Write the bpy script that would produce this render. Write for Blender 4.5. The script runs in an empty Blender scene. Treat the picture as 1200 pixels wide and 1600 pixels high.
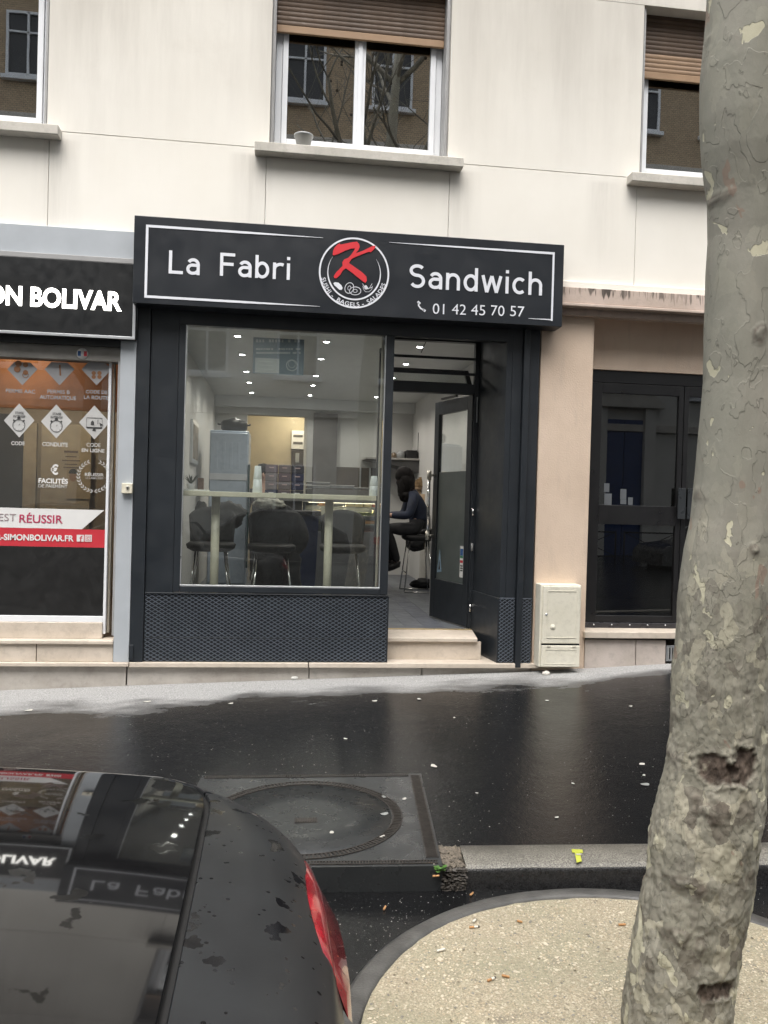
import bpy, bmesh, math, random
import numpy as np
from mathutils import Vector, Matrix, noise as mnoise
random.seed(7)
S = bpy.context.scene
COL = S.collection
rad = math.radians
# ------------------------------------------------------------------ camera, sky, sun, exposure
D_CAM, H_CAM, F_PX = 7.0, 1.3563, 1300.0
_y, _p, _r = rad(7.24), rad(-0.65), rad(1.605)
FW = Vector((math.sin(_y)*math.cos(_p), math.cos(_y)*math.cos(_p), math.sin(_p)))
_rt = Vector((math.cos(_y), -math.sin(_y), 0)); _up = _rt.cross(FW)
RT = _rt*math.cos(_r) + _up*math.sin(_r); UP = _up*math.cos(_r) - _rt*math.sin(_r)
CAMP = Vector((0, -D_CAM, H_CAM))
cd = bpy.data.cameras.new('camera'); cam = bpy.data.objects.new('camera', cd); COL.objects.link(cam)
cd.sensor_fit = 'VERTICAL'; cd.sensor_height = 36; cd.lens = 36*F_PX/1600
cd.clip_start = .05; cd.clip_end = 400
mw = Matrix((RT, UP, -FW)).transposed().to_4x4(); mw.translation = CAMP
cam.matrix_world = mw; S.camera = cam

SUN_EL, SUN_AZ = 64, 195      # high overcast glow, behind the camera
W = bpy.data.worlds.new('World'); S.world = W; W.use_nodes = True
nt = W.node_tree; nt.nodes.clear()
sky = nt.nodes.new('ShaderNodeTexSky'); sky.sky_type = 'NISHITA'; sky.sun_disc = False
sky.sun_elevation = rad(SUN_EL); sky.sun_rotation = rad(SUN_AZ); sky.air_density = 1.6; sky.dust_density = 6; sky.ozone_density = 1
hs = nt.nodes.new('ShaderNodeHueSaturation'); hs.inputs['Saturation'].default_value = .30
bg = nt.nodes.new('ShaderNodeBackground'); bg.inputs['Strength'].default_value = .15
wo = nt.nodes.new('ShaderNodeOutputWorld')
nt.links.new(sky.outputs[0], hs.inputs['Color']); nt.links.new(hs.outputs[0], bg.inputs['Color']); nt.links.new(bg.outputs[0], wo.inputs['Surface'])
sl = bpy.data.lights.new('overcast_sun', 'SUN'); sl.energy = .8; sl.angle = rad(50); sl.color = (1, .97, .93)
so = bpy.data.objects.new('overcast_sun', sl); COL.objects.link(so)
_d = Vector((math.sin(rad(SUN_AZ))*math.cos(rad(SUN_EL)), math.cos(rad(SUN_AZ))*math.cos(rad(SUN_EL)), math.sin(rad(SUN_EL))))
so.rotation_euler = _d.to_track_quat('Z', 'Y').to_euler(); so.location = (0, -8, 30)
S.view_settings.view_transform = 'Standard'; S.view_settings.look = 'None'
S.view_settings.exposure = 1.16; S.view_settings.gamma = 1; S.view_settings.use_curve_mapping = False
S.cycles.max_bounces = 8; S.cycles.transparent_max_bounces = 16; S.cycles.caustics_reflective = False; S.cycles.caustics_refractive = False
S.cycles.sample_clamp_indirect = 6

# ------------------------------------------------------------------ measuring helpers (photo point -> place on a real plane)
def ray(px, py): return FW + RT*((px-600)/F_PX) - UP*((py-800)/F_PX)
def at(px, py, Y=0.0):
    d = ray(px, py); t = (Y+D_CAM)/d.y; return Vector((d.x*t, Y, H_CAM+d.z*t))
def gz(px, py, Z=0.0):
    d = ray(px, py); t = (Z-H_CAM)/d.z; return Vector((d.x*t, -D_CAM+d.y*t, Z))

# ------------------------------------------------------------------ materials
def newmat(name):
    m = bpy.data.materials.new(name); m.use_nodes = True; t = m.node_tree
    return m, t, t.nodes['Principled BSDF']
def N(t, kind, **kw):
    n = t.nodes.new('ShaderNode'+kind)
    for k, v in kw.items():
        if k in n.inputs: n.inputs[k].default_value = v
        else: setattr(n, k, v)
    return n
def L(t, a, b): t.links.new(a, b)
def coords(t, scale=(1, 1, 1)):
    tc = N(t, 'TexCoord'); mp = N(t, 'Mapping'); mp.inputs['Scale'].default_value = scale
    L(t, tc.outputs['Object'], mp.inputs['Vector']); return mp.outputs[0]
def noisef(t, vec, scale, detail=4, rough=.55, dist=0):
    n = N(t, 'TexNoise'); n.inputs['Scale'].default_value = scale; n.inputs['Detail'].default_value = detail
    n.inputs['Roughness'].default_value = rough; n.inputs['Distortion'].default_value = dist
    if vec is not None: L(t, vec, n.inputs['Vector'])
    return n.outputs['Fac']
def ramp(t, fac, stops, interp='LINEAR'):
    r = N(t, 'ValToRGB'); r.color_ramp.interpolation = interp
    el = r.color_ramp.elements
    while len(el) < len(stops): el.new(.5)
    for e, (p, c) in zip(el, stops):
        e.position = p; e.color = (*c, 1) if not isinstance(c, (int, float)) else (c, c, c, 1)
    L(t, fac, r.inputs[0]); return r.outputs[0]
def mix(t, fac, a, b, mode='MIX'):
    n = N(t, 'Mix', data_type='RGBA', blend_type=mode)
    for sock, v in ((n.inputs[0], fac), (n.inputs[6], a), (n.inputs[7], b)):
        if isinstance(v, (int, float)): sock.default_value = v
        elif isinstance(v, tuple): sock.default_value = (*v, 1)
        else: L(t, v, sock)
    return n.outputs[2]
def math_(t, op, a, b=None, clamp=False):
    n = N(t, 'Math', operation=op); n.use_clamp = clamp
    for i, v in enumerate((a, b)):
        if v is None: continue
        if isinstance(v, (int, float)): n.inputs[i].default_value = v
        else: L(t, v, n.inputs[i])
    return n.outputs[0]
def bumpn(t, h, strength, dist=.01, normal=None):
    b = N(t, 'Bump'); b.inputs['Strength'].default_value = strength; b.inputs['Distance'].default_value = dist
    L(t, h, b.inputs['Height'])
    if normal: L(t, normal, b.inputs['Normal'])
    return b.outputs[0]
def sepxyz(t):
    tc = N(t, 'TexCoord'); s = N(t, 'SeparateXYZ'); L(t, tc.outputs['Object'], s.inputs[0]); return s.outputs
MATS = {}
def mat(name, col, rough=.5, metal=0, var=.12, vscale=6, bump=.08, bscale=60, spec=.5, coat=0, emit=0, rvar=.08):
    if name in MATS: return MATS[name]
    m, t, b = newmat(name); MATS[name] = m
    v = coords(t)
    f = noisef(t, v, vscale, 5)
    c = ramp(t, f, [(.3, tuple(x*(1-var) for x in col)), (.7, tuple(min(1, x*(1+var)) for x in col))])
    L(t, c, b.inputs['Base Color'])
    b.inputs['Metallic'].default_value = metal; b.inputs['Specular IOR Level'].default_value = spec
    b.inputs['Coat Weight'].default_value = coat; b.inputs['Coat Roughness'].default_value = .05
    f2 = noisef(t, v, vscale*2.3, 4)
    L(t, ramp(t, f2, [(.3, max(0, rough-rvar)), (.7, min(1, rough+rvar))]), b.inputs['Roughness'])
    if bump: L(t, bumpn(t, noisef(t, v, bscale, 3), bump, .004), b.inputs['Normal'])
    if emit:
        b.inputs['Emission Color'].default_value = (*col, 1); b.inputs['Emission Strength'].default_value = emit
    return m
def glass(name, tint=(.96, .98, .97), ior=1.5, boost=1.0, dirt=.02, bumps=.0):
    if name in MATS: return MATS[name]
    m = bpy.data.materials.new(name); m.use_nodes = True; t = m.node_tree; t.nodes.clear(); MATS[name] = m
    fr = N(t, 'Fresnel'); ge = N(t, 'NewGeometry')
    L(t, math_(t, 'ADD', ior, math_(t, 'MULTIPLY', ge.outputs['Backfacing'], 1/ior-ior)), fr.inputs['IOR'])
    fac = math_(t, 'MULTIPLY', fr.outputs[0], boost, True)
    tr = N(t, 'BsdfTransparent'); tr.inputs[0].default_value = (*tint, 1)
    gl = N(t, 'BsdfGlossy'); gl.inputs['Roughness'].default_value = .0; gl.inputs[0].default_value = (1, 1, 1, 1)
    df = N(t, 'BsdfDiffuse'); df.inputs[0].default_value = (.6, .6, .58, 1)
    v = coords(t)
    if bumps: L(t, bumpn(t, noisef(t, v, 1.6, 2), bumps, .01), gl.inputs['Normal'])
    d = math_(t, 'MULTIPLY', noisef(t, v, 3, 6, .7), dirt*2)
    m1 = N(t, 'MixShader'); L(t, fac, m1.inputs[0]); L(t, tr.outputs[0], m1.inputs[1]); L(t, gl.outputs[0], m1.inputs[2])
    m2 = N(t, 'MixShader'); L(t, d, m2.inputs[0]); L(t, m1.outputs[0], m2.inputs[1]); L(t, df.outputs[0], m2.inputs[2])
    o = N(t, 'OutputMaterial'); L(t, m2.outputs[0], o.inputs[0]); return m
def emis(name, col, s):
    if name in MATS: return MATS[name]
    m, t, b = newmat(name); MATS[name] = m
    b.inputs['Base Color'].default_value = (*col, 1); b.inputs['Emission Color'].default_value = (*col, 1); b.inputs['Emission Strength'].default_value = s
    return m

anth = mat('anthracite_paint', (.017, .021, .026), .42, var=.12, vscale=3, bump=.05, bscale=150)
anth2 = mat('anthracite_sign', (.014, .017, .022), .38, var=.08, vscale=2, bump=.0)
blackp = mat('black_paint', (.008, .009, .010), .4, var=.2)
greyp = mat('grey_paint', (.40, .43, .46), .45, var=.06, vscale=4, bump=.06)
alu = mat('aluminium', (.62, .64, .66), .35, metal=.7, var=.05)
letter = mat('letter_white', (.72, .74, .79), .5, var=.03, bump=0)
whitep = mat('white_paint', (.75, .77, .80), .4, var=.03, vscale=5, bump=.03)
decalw = mat('white_decal', (.70, .70, .69), .5, var=.04, bump=0)
decalr = mat('red_decal', (.52, .035, .05), .45, var=.05, bump=0)
decalk = mat('black_film', (.012, .012, .012), .45, var=.1, bump=0)
decald = mat('dark_print', (.05, .05, .05), .5, var=.1, bump=0)
redk = mat('red_logo', (.62, .03, .04), .45, var=.04, bump=0)
chrome = mat('chrome', (.75, .75, .74), .15, metal=1, var=.04, bump=0)
brass = mat('satin_metal', (.55, .53, .47), .35, metal=.8, var=.08)
rubber = mat('rubber', (.01, .01, .01), .7, var=.2)
gl_shop = glass('shop_glass', (.92, .94, .93), 1.5, 2.0, .010, .006)
gl_win = glass('window_glass', (.80, .83, .83), 1.52, 6.5, .006, .02)
gl_dark = glass('tinted_glass', (.28, .30, .31), 1.5, 2.4, .006, .006)
gl_in = glass('display_glass', (.93, .96, .95), 1.45, .9, .01)

def wall_mat():
    m, t, b = newmat('cream_render'); v = coords(t)
    base = ramp(t, noisef(t, v, .9, 5), [(.3, (.77, .74, .67)), (.7, (.84, .815, .755))])
    vs = coords(t, (5, 5, .55)); st = noisef(t, vs, 1.3, 6, .65)
    stain = ramp(t, st, [(.42, 0), (.74, .36)])
    x, y, z = sepxyz(t)
    hi = ramp(t, math_(t, 'MULTIPLY', math_(t, 'SUBTRACT', z, 4.1), .62, True), [(0, .05), (.45, .45), (1, 1)])
    base = mix(t, math_(t, 'MULTIPLY', hi, ramp(t, noisef(t, v, .5, 3), [(.3, .45), (.7, 1)])), base, (.53, .505, .455))
    fac = math_(t, 'MULTIPLY', stain, hi, True)
    c = mix(t, fac, base, (.37, .345, .31))
    c = mix(t, math_(t, 'MULTIPLY', ramp(t, noisef(t, v, 2.3, 8, .7), [(.55, 0), (.75, .3)]), hi, True), c, (.46, .42, .37))
    nst = noisef(t, coords(t, (7, 1, .5)), 1.6, 7, .7)
    tot = None
    for xc, zt_, w_, ln in ((-1.83, 4.2, .16, 1.1), (-.30, 4.2, .14, .9), (1.47, 4.2, .14, .8), (2.73, 4.2, .12, .9), (-1.55, 6.2, .55, 2.6), (2.35, 6.0, .25, 1.8), (1.55, 6.2, .12, 2.2), (-.2, 6.2, .10, 2.2)):
        dx = math_(t, 'SUBTRACT', 1, math_(t, 'DIVIDE', math_(t, 'ABSOLUTE', math_(t, 'SUBTRACT', x, xc)), w_*1.4), True)
        dz = math_(t, 'SUBTRACT', 1, math_(t, 'DIVIDE', math_(t, 'SUBTRACT', zt_, z), ln), True)
        up = math_(t, 'MULTIPLY', math_(t, 'SUBTRACT', zt_+.02, z), 30, True)
        m_ = math_(t, 'MULTIPLY', math_(t, 'MULTIPLY', dx, dz), up); tot = m_ if tot is None else math_(t, 'MAXIMUM', tot, m_)
    c = mix(t, math_(t, 'MULTIPLY', tot, ramp(t, nst, [(.30, .12), (.68, .55)])), c, (.36, .335, .30))
    L(t, c, b.inputs['Base Color']); b.inputs['Roughness'].default_value = .85; b.inputs['Specular IOR Level'].default_value = .25
    h = noisef(t, v, 130, 3); L(t, bumpn(t, h, .18, .004), b.inputs['Normal']); return m
cream = wall_mat()
def pink_mat():
    m, t, b = newmat('pink_render'); v = coords(t)
    c = ramp(t, noisef(t, v, 1.8, 6, .6), [(.3, (.58, .46, .36)), (.7, (.68, .55, .44))])
    c = mix(t, ramp(t, noisef(t, coords(t, (6, 6, 1)), 2.2, 6, .65), [(.55, 0), (.8, .35)]), c, (.40, .33, .28))
    L(t, c, b.inputs['Base Color']); b.inputs['Roughness'].default_value = .85; b.inputs['Specular IOR Level'].default_value = .25
    L(t, bumpn(t, noisef(t, v, 75, 4, .6), .5, .006), b.inputs['Normal']); return m
pink = pink_mat()
def conc_mat(name, a, b_, drip=False, rough=.8):
    m, t, b = newmat(name); v = coords(t)
    c = ramp(t, noisef(t, v, 3, 7, .65), [(.3, a), (.7, b_)])
    c = mix(t, ramp(t, noisef(t, v, 14, 6, .7), [(.5, 0), (.75, .4)]), c, tuple(x*.55 for x in a))
    if drip:
        x, y, z = sepxyz(t)
        vs = coords(t, (1, 1, .05)); n = noisef(t, vs, 22, 4, .7)
        n2 = noisef(t, v, 5, 2)
        reach = math_(t, 'ADD', math_(t, 'MULTIPLY', noisef(t, coords(t, (1, 1, .02)), 34, 3, .6), .30), 3.03)
        k = ramp(t, math_(t, 'MULTIPLY', math_(t, 'SUBTRACT', z, reach), 40, True), [(.0, 0), (1, 1)])
        f = math_(t, 'MULTIPLY', math_(t, 'MULTIPLY', ramp(t, n, [(.50, 0), (.54, .95)]), k, True), ramp(t, noisef(t, coords(t, (1, 0, 0)), 3.1, 4, .7), [(.40, .3), (.55, 1)]))
        c = mix(t, f, c, (.05, .04, .032))
    L(t, c, b.inputs['Base Color']); b.inputs['Roughness'].default_value = rough
    L(t, bumpn(t, noisef(t, v, 60, 4, .6), .3, .004), b.inputs['Normal']); return m
sillm = conc_mat('sill_concrete', (.45, .43, .38), (.60, .57, .52))
ledgem = conc_mat('ledge_concrete', (.46, .37, .31), (.56, .46, .40), True)
marble = conc_mat('beige_stone', (.46, .40, .33), (.60, .53, .45), rough=.6)
plinthm = conc_mat('plinth_stone', (.33, .30, .265), (.50, .47, .43), rough=.7)
boxm = conc_mat('cabinet_plastic', (.66, .63, .52), (.74, .71, .61), rough=.5)
def asphalt(name, wall_dry):
    m, t, b = newmat(name); v = coords(t)
    fine = noisef(t, v, 260, 3, .6); med = noisef(t, v, 1.7, 6, .6)
    wetc = ramp(t, fine, [(.35, (.003, .003, .0035)), (.60, (.010, .0105, .011)), (.78, (.06, .06, .06))])
    b.inputs['Specular IOR Level'].default_value = .25
    dryc = ramp(t, noisef(t, v, 110, 4, .75), [(.32, (.13, .13, .13)), (.68, (.45, .45, .44))])
    rw = ramp(t, med, [(.3, .13), (.7, .24)])
    if wall_dry:
        x, y, z = sepxyz(t)
        w = math_(t, 'MULTIPLY', noisef(t, coords(t, (1, 2.2, 1)), 1.1, 8, .62), 1.5)
        w2 = math_(t, 'SUBTRACT', w, .42)
        lim = math_(t, 'SUBTRACT', w2, math_(t, 'MULTIPLY', x, .085))
        f = ramp(t, math_(t, 'MULTIPLY', math_(t, 'ADD', math_(t, 'ADD', y, lim), .50), 1.9, True), [(.10, 0), (.9, 1)])
        c = mix(t, f, wetc, dryc)
        rr = mix(t, f, rw, (.85, .85, .85))
    else:
        c, rr = wetc, rw
    L(t, c, b.inputs['Base Color']); L(t, rr, b.inputs['Roughness'])
    b1 = bumpn(t, fine, .20, .004); b2 = bumpn(t, noisef(t, v, 45, 3, .6), .10, .01, b1); L(t, bumpn(t, noisef(t, v, 5, 6, .6), .10, .03, b2), b.inputs['Normal'])
    return m
pave = asphalt('wet_asphalt_pavement', True); roadm = asphalt('wet_asphalt_road', False)
def kerbm_():
    m, t, b = newmat('granite_kerb'); v = coords(t)
    n = noisef(t, v, 170, 2, .5)
    c = ramp(t, n, [(.36, (.07, .066, .056)), (.5, (.17, .16, .135)), (.68, (.30, .285, .245))])
    L(t, mix(t, ramp(t, noisef(t, v, 4, 5), [(.4, 0), (.7, .6)]), c, (.06, .058, .05)), b.inputs['Base Color'])
    b.inputs['Roughness'].default_value = .42
    L(t, bumpn(t, n, .5, .005), b.inputs['Normal']); return m
kerbm = kerbm_()
wetstone = mat('wet_dark_stone', (.018, .0185, .019), .3, var=.4, vscale=12, bump=.5, bscale=120)
slabm = mat('cast_slab', (.028, .030, .031), .30, var=.15, vscale=4, bump=.25, bscale=90)
ironm = mat('rusty_iron', (.040, .035, .031), .45, metal=.3, var=.4, vscale=30, bump=.3)
ringm = mat('ring_concrete', (.075, .073, .068), .42, var=.35, vscale=8, bump=.5, bscale=120)
def soil():
    m, t, b = newmat('pit_gravel'); v = coords(t)
    n = noisef(t, v, 140, 4, .7); vo = N(t, 'TexVoronoi'); vo.inputs['Scale'].default_value = 90; L(t, v, vo.inputs['Vector'])
    c = ramp(t, n, [(.25, (.13, .105, .07)), (.5, (.33, .285, .20)), (.75, (.60, .54, .41))])
    c = mix(t, ramp(t, noisef(t, v, 3.2, 5), [(.4, 0), (.7, .6)]), c, (.25, .245, .165))
    c = mix(t, ramp(t, noisef(t, v, 6, 4), [(.62, 0), (.72, .5)]), c, (.12, .11, .09))
    L(t, c, b.inputs['Base Color']); b.inputs['Roughness'].default_value = .75
    L(t, bumpn(t, vo.outputs['Distance'], .6, .008, bumpn(t, n, .5, .006)), b.inputs['Normal']); return m
soilm = soil()
wetgran = mat('wet_kerb_face', (.016, .016, .0165), .28, var=.5, vscale=60, bump=.5, bscale=170)
pebm = [mat('pebble_pale', (.52, .46, .35), .6, var=.2), mat('pebble_tan', (.38, .32, .22), .6, var=.3), mat('pebble_grey', (.2, .19, .16), .6, var=.3)]

# ------------------------------------------------------------------ mesh helpers
class MB:
    def __init__(s): s.v = []; s.f = []; s.mi = []; s.sm = []
    def add(s, vs, fs, mi=0, smooth=False):
        o = len(s.v); s.v += [tuple(v) for v in vs]; s.f += [tuple(i+o for i in f) for f in fs]; s.mi += [mi]*len(fs); s.sm += [smooth]*len(fs); return s
    def box(s, x0, x1, y0, y1, z0, z1, mi=0):
        vs = [(x, y, z) for x in (x0, x1) for y in (y0, y1) for z in (z0, z1)]
        return s.add(vs, [(0, 1, 3, 2), (4, 6, 7, 5), (0, 4, 5, 1), (2, 3, 7, 6), (0, 2, 6, 4), (1, 5, 7, 3)], mi)
    def obox(s, c, ax, ay, az, mi=0):     # oriented box: centre and three half-axis vectors
        c, ax, ay, az = map(Vector, (c, ax, ay, az))
        vs = [c+i*ax+j*ay+k*az for i in (-1, 1) for j in (-1, 1) for k in (-1, 1)]
        return s.add(vs, [(0, 1, 3, 2), (4, 6, 7, 5), (0, 4, 5, 1), (2, 3, 7, 6), (0, 2, 6, 4), (1, 5, 7, 3)], mi)
    def prism(s, poly, d, mi=0):          # planar polygon (3D pts) extruded by vector d
        n = len(poly); p = [Vector(q) for q in poly]; d = Vector(d)
        return s.add(p+[q+d for q in p], [tuple(range(n))[::-1], tuple(range(n, 2*n))]+[(i, (i+1) % n, n+(i+1) % n, n+i) for i in range(n)], mi)
    def tube(s, pts, r, seg=8, mi=0, cap=True):
        pts = [Vector(p) for p in pts]; n = len(pts)
        rs = r if isinstance(r, (list, tuple)) else [r]*n
        vs = []; ref = None
        for i, p in enumerate(pts):
            d = (pts[min(i+1, n-1)]-pts[max(i-1, 0)]).normalized()
            if ref is None: ref = Vector((0, 0, 1)) if abs(d.z) < .9 else Vector((1, 0, 0))
            a = d.cross(ref).normalized(); b = a.cross(d); ref = b
            ref = b if abs(b.dot(d)) < .9 else ref
            for k in range(seg):
                w = 2*math.pi*k/seg; vs.append(p+(a*math.cos(w)+b*math.sin(w))*rs[i])
        fs = [(i*seg+k, i*seg+(k+1) % seg, (i+1)*seg+(k+1) % seg, (i+1)*seg+k) for i in range(n-1) for k in range(seg)]
        if cap: fs += [tuple(range(seg))[::-1], tuple(range((n-1)*seg, n*seg))]
        return s.add(vs, fs, mi, True)
    def lathe(s, prof, c, seg=24, mi=0, axis='z'):
        vs = []
        for r, h in prof:
            for k in range(seg):
                w = 2*math.pi*k/seg
                q = (r*math.cos(w), r*math.sin(w), h)
                if axis == 'y': q = (q[0], q[2], q[1])
                if axis == 'x': q = (q[2], q[0], q[1])
                vs.append((c[0]+q[0], c[1]+q[1], c[2]+q[2]))
        n = len(prof)
        fs = [(i*seg+k, i*seg+(k+1) % seg, (i+1)*seg+(k+1) % seg, (i+1)*seg+k) for i in range(n-1) for k in range(seg)]
        fs += [tuple(range(seg))[::-1], tuple(range((n-1)*seg, n*seg))]
        return s.add(vs, fs, mi, True)
    def ball(s, c, r, seg=10, mi=0, sz=(1, 1, 1)):
        n = max(4, seg//2)
        return s.lathe2([(math.sin(math.pi*i/n)*r, -math.cos(math.pi*i/n)*r) for i in range(n+1)], c, seg, mi, sz)
    def lathe2(s, prof, c, seg, mi, sz):
        vs = [(c[0]+max(r, 1e-4)*math.cos(2*math.pi*k/seg)*sz[0], c[1]+max(r, 1e-4)*math.sin(2*math.pi*k/seg)*sz[1], c[2]+h*sz[2]) for r, h in prof for k in range(seg)]
        n = len(prof)
        return s.add(vs, [(i*seg+k, i*seg+(k+1) % seg, (i+1)*seg+(k+1) % seg, (i+1)*seg+k) for i in range(n-1) for k in range(seg)], mi, True)
    def build(s, name, m, parent=None, bevel=0, bseg=2, recalc=True, subsurf=0):
        me = bpy.data.meshes.new(name)
        off = Vector((0, 0, 0)); p = parent
        while p is not None: off += Vector(p.location); p = p.parent
        me.from_pydata([(v[0]-off.x, v[1]-off.y, v[2]-off.z) for v in s.v], [], s.f)
        for q in (m if isinstance(m, (list, tuple)) else [m]): me.materials.append(q)
        me.polygons.foreach_set('material_index', s.mi); me.polygons.foreach_set('use_smooth', s.sm)
        if recalc:
            b = bmesh.new(); b.from_mesh(me); bmesh.ops.recalc_face_normals(b, faces=b.faces); b.to_mesh(me); b.free()
        me.update()
        o = bpy.data.objects.new(name, me); COL.objects.link(o)
        if parent is not None: o.parent = parent
        if bevel:
            md = o.modifiers.new('bevel', 'BEVEL'); md.width = bevel; md.segments = bseg; md.limit_method = 'ANGLE'; md.angle_limit = rad(40)
            me.polygons.foreach_set('use_smooth', [True]*len(me.polygons)); 
            md.harden_normals = True
        if subsurf:
            md = o.modifiers.new('sub', 'SUBSURF'); md.levels = subsurf; md.render_levels = subsurf
        return o
def box(name, m, parent, x0, x1, y0, y1, z0, z1, bevel=.003):
    return MB().box(x0, x1, y0, y1, z0, z1).build(name, m, parent, bevel)
def thing(name, label, cat, loc=(0, 0, 0), group=None):
    o = bpy.data.objects.new(name, None); COL.objects.link(o); o.location = loc; o.empty_display_size = .1
    o['label'] = label; o['category'] = cat
    if group: o['group'] = group
    return o
def tag(o, label, cat, group=None):
    o['label'] = label; o['category'] = cat
    if group: o['group'] = group
    return o
def struct(o): o['kind'] = 'structure'; return o
def stuff(o): o['kind'] = 'stuff'; return o
def copy_tree(o, parent=None):
    c = o.copy(); COL.objects.link(c); c.parent = parent
    for ch in list(o.children): copy_tree(ch, c)
    return c
# lettering
def text2d(s, bold=0.0, spacing=1.0):
    cu = bpy.data.curves.new('txt', 'FONT'); cu.body = s; cu.offset = bold; cu.space_character = spacing; cu.resolution_u = 4; cu.fill_mode = 'FRONT'
    o = bpy.data.objects.new('txt', cu); COL.objects.link(o)
    dg = bpy.context.evaluated_depsgraph_get(); me = bpy.data.meshes.new_from_object(o.evaluated_get(dg))
    vs = [tuple(v.co) for v in me.vertices]; fs = [tuple(p.vertices) for p in me.polygons]
    bpy.data.objects.remove(o); bpy.data.curves.remove(cu); bpy.data.meshes.remove(me)
    return vs, fs
def text_fit(name, s, x0, x1, zb, zt, Y, m, parent, bold=0.0, th=.002, cap=None, slope=0, spacing=1.0, mb=None):
    """text front face at y=Y; x0..x1 extents, baseline zb and cap top zt"""
    vs, fs = text2d(s, bold, spacing)
    xs = [v[0] for v in vs]; a, b = min(xs), max(xs)
    h = cap or .73
    out = [((v[0]-a)/(b-a)*(x1-x0)+x0, Y, zb+v[1]/h*(zt-zb)) for v in vs]
    n = len(out)
    full = out+[(x, Y+th, z) for x, _, z in out]
    ff = list(fs)+[tuple(i+n for i in f[::-1]) for f in fs]
    cnt = {}
    for f in fs:
        for i in range(len(f)):
            e = (f[i], f[(i+1) % len(f)]); cnt[e] = cnt.get(e, 0)+1
    for (i, j) in cnt:
        if (j, i) not in cnt: ff.append((j, i, i+n, j+n))
    q = mb or MB(); q.add(full, ff)
    if mb: return
    return q.build(name, m, parent, recalc=False)
def stroke(mb, pts, w, Y, th=.002, mi=0, closed=False):
    """flat ribbon in the x-z plane"""
    P = [Vector((p[0], 0, p[1])) for p in pts]; n = len(P); ws = w if isinstance(w, (list, tuple)) else [w]*n
    A = []; B = []
    for i in range(n):
        d = (P[(i+1) % n]-P[i-1]) if closed else (P[min(i+1, n-1)]-P[max(i-1, 0)])
        d.normalize(); nn = Vector((-d.z, 0, d.x))*ws[i]/2
        A.append(P[i]+nn); B.append(P[i]-nn)
    vs = [(a.x, Y, a.z) for a in A]+[(b.x, Y, b.z) for b in B]+[(a.x, Y+th, a.z) for a in A]+[(b.x, Y+th, b.z) for b in B]
    fs = []
    for i in range(n if closed else n-1):
        j = (i+1) % n
        fs += [(i, j, n+j, n+i), (2*n+i, 3*n+i, 3*n+j, 2*n+j), (i, 2*n+i, 2*n+j, j), (n+i, n+j, 3*n+j, 3*n+i)]
    mb.add(vs, fs, mi)
def arc(cx, cz, r, a0, a1, n=48, rz=None):
    return [(cx+r*math.cos(rad(a0+(a1-a0)*i/n)), cz+(rz or r)*math.sin(rad(a0+(a1-a0)*i/n))) for i in range(n+1)]
def poly(mb, pts, Y, th=.002, mi=0):
    mb.prism([(p[0], Y, p[1]) for p in pts], (0, th, 0), mi)

def _el(cx, cz, rx, rz, a0, a1, n=18): return [(cx+rx*math.cos(rad(a0+(a1-a0)*i/n)), cz+rz*math.sin(rad(a0+(a1-a0)*i/n))) for i in range(n+1)]
DIN = {
 'L': (.56, [[(.07, 1), (.07, 0)], [(.07, .065), (.56, .065)]]),
 'F': (.58, [[(.07, 1), (.07, 0)], [(.07, .935), (.58, .935)], [(.07, .52), (.53, .52)]]),
 'a': (.53, [_el(.27, .44, .195, .215, 150, 0)+[(.465, 0)], [(.465, .42), (.25, .42)]+_el(.25, .245, .185, .18, 90, 270)[1:]+[(.36, .085), (.465, .18)]]),
 'b': (.56, [[(.07, 1), (.07, 0)], _el(.28, .36, .215, .30, 0, 360, 32)]),
 'd': (.56, [[(.49, 1), (.49, 0)], _el(.28, .36, .215, .30, 0, 360, 32)]),
 'r': (.42, [[(.07, .72), (.07, 0)], _el(.31, .42, .24, .235, 180, 62)]),
 'i': (.14, [[(.07, .72), (.07, 0)], [(.07, 1.0), (.07, .865)]]),
 'S': (.60, [_el(.30, .735, .235, .20, 35, 262)+_el(.305, .30, .235, .235, 80, -148)]),
 'n': (.55, [[(.07, .72), (.07, 0)], _el(.28, .42, .205, .235, 180, 0)+[(.485, 0)]]),
 'h': (.55, [[(.07, 1), (.07, 0)], _el(.28, .42, .205, .235, 180, 0)+[(.485, 0)]]),
 'c': (.50, [_el(.29, .36, .22, .295, 48, 312, 26)]),
 'w': (.80, [[(.055, .72), (.215, 0)], [(.215, .0), (.40, .70)], [(.40, .70), (.585, 0)], [(.585, 0), (.745, .72)]]),
}
def stroke_text(name, s, px0, px1, base0, cap0, slope, Y, m, parent, w=.135, gap=.125):
    a, b = at(px0, base0, Y), at(px1, base0+slope, Y); zb = (a.z+b.z)/2; zt = at(px0, cap0, Y).z-a.z+zb; H = zt-zb
    tot = sum(DIN[c][0] for c in s)+gap*(len(s)-1); kx = (b.x-a.x)/tot; x = a.x
    for i, c in enumerate(s):
        wd, st = DIN[c]; mb = MB()
        for j, p in enumerate(st): stroke(mb, [(x+u*kx, zb+v*H) for u, v in p], w*H, Y-.0003*j, .003)
        mb.build(name, m, parent, recalc=False); x += (wd+gap)*kx
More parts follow.
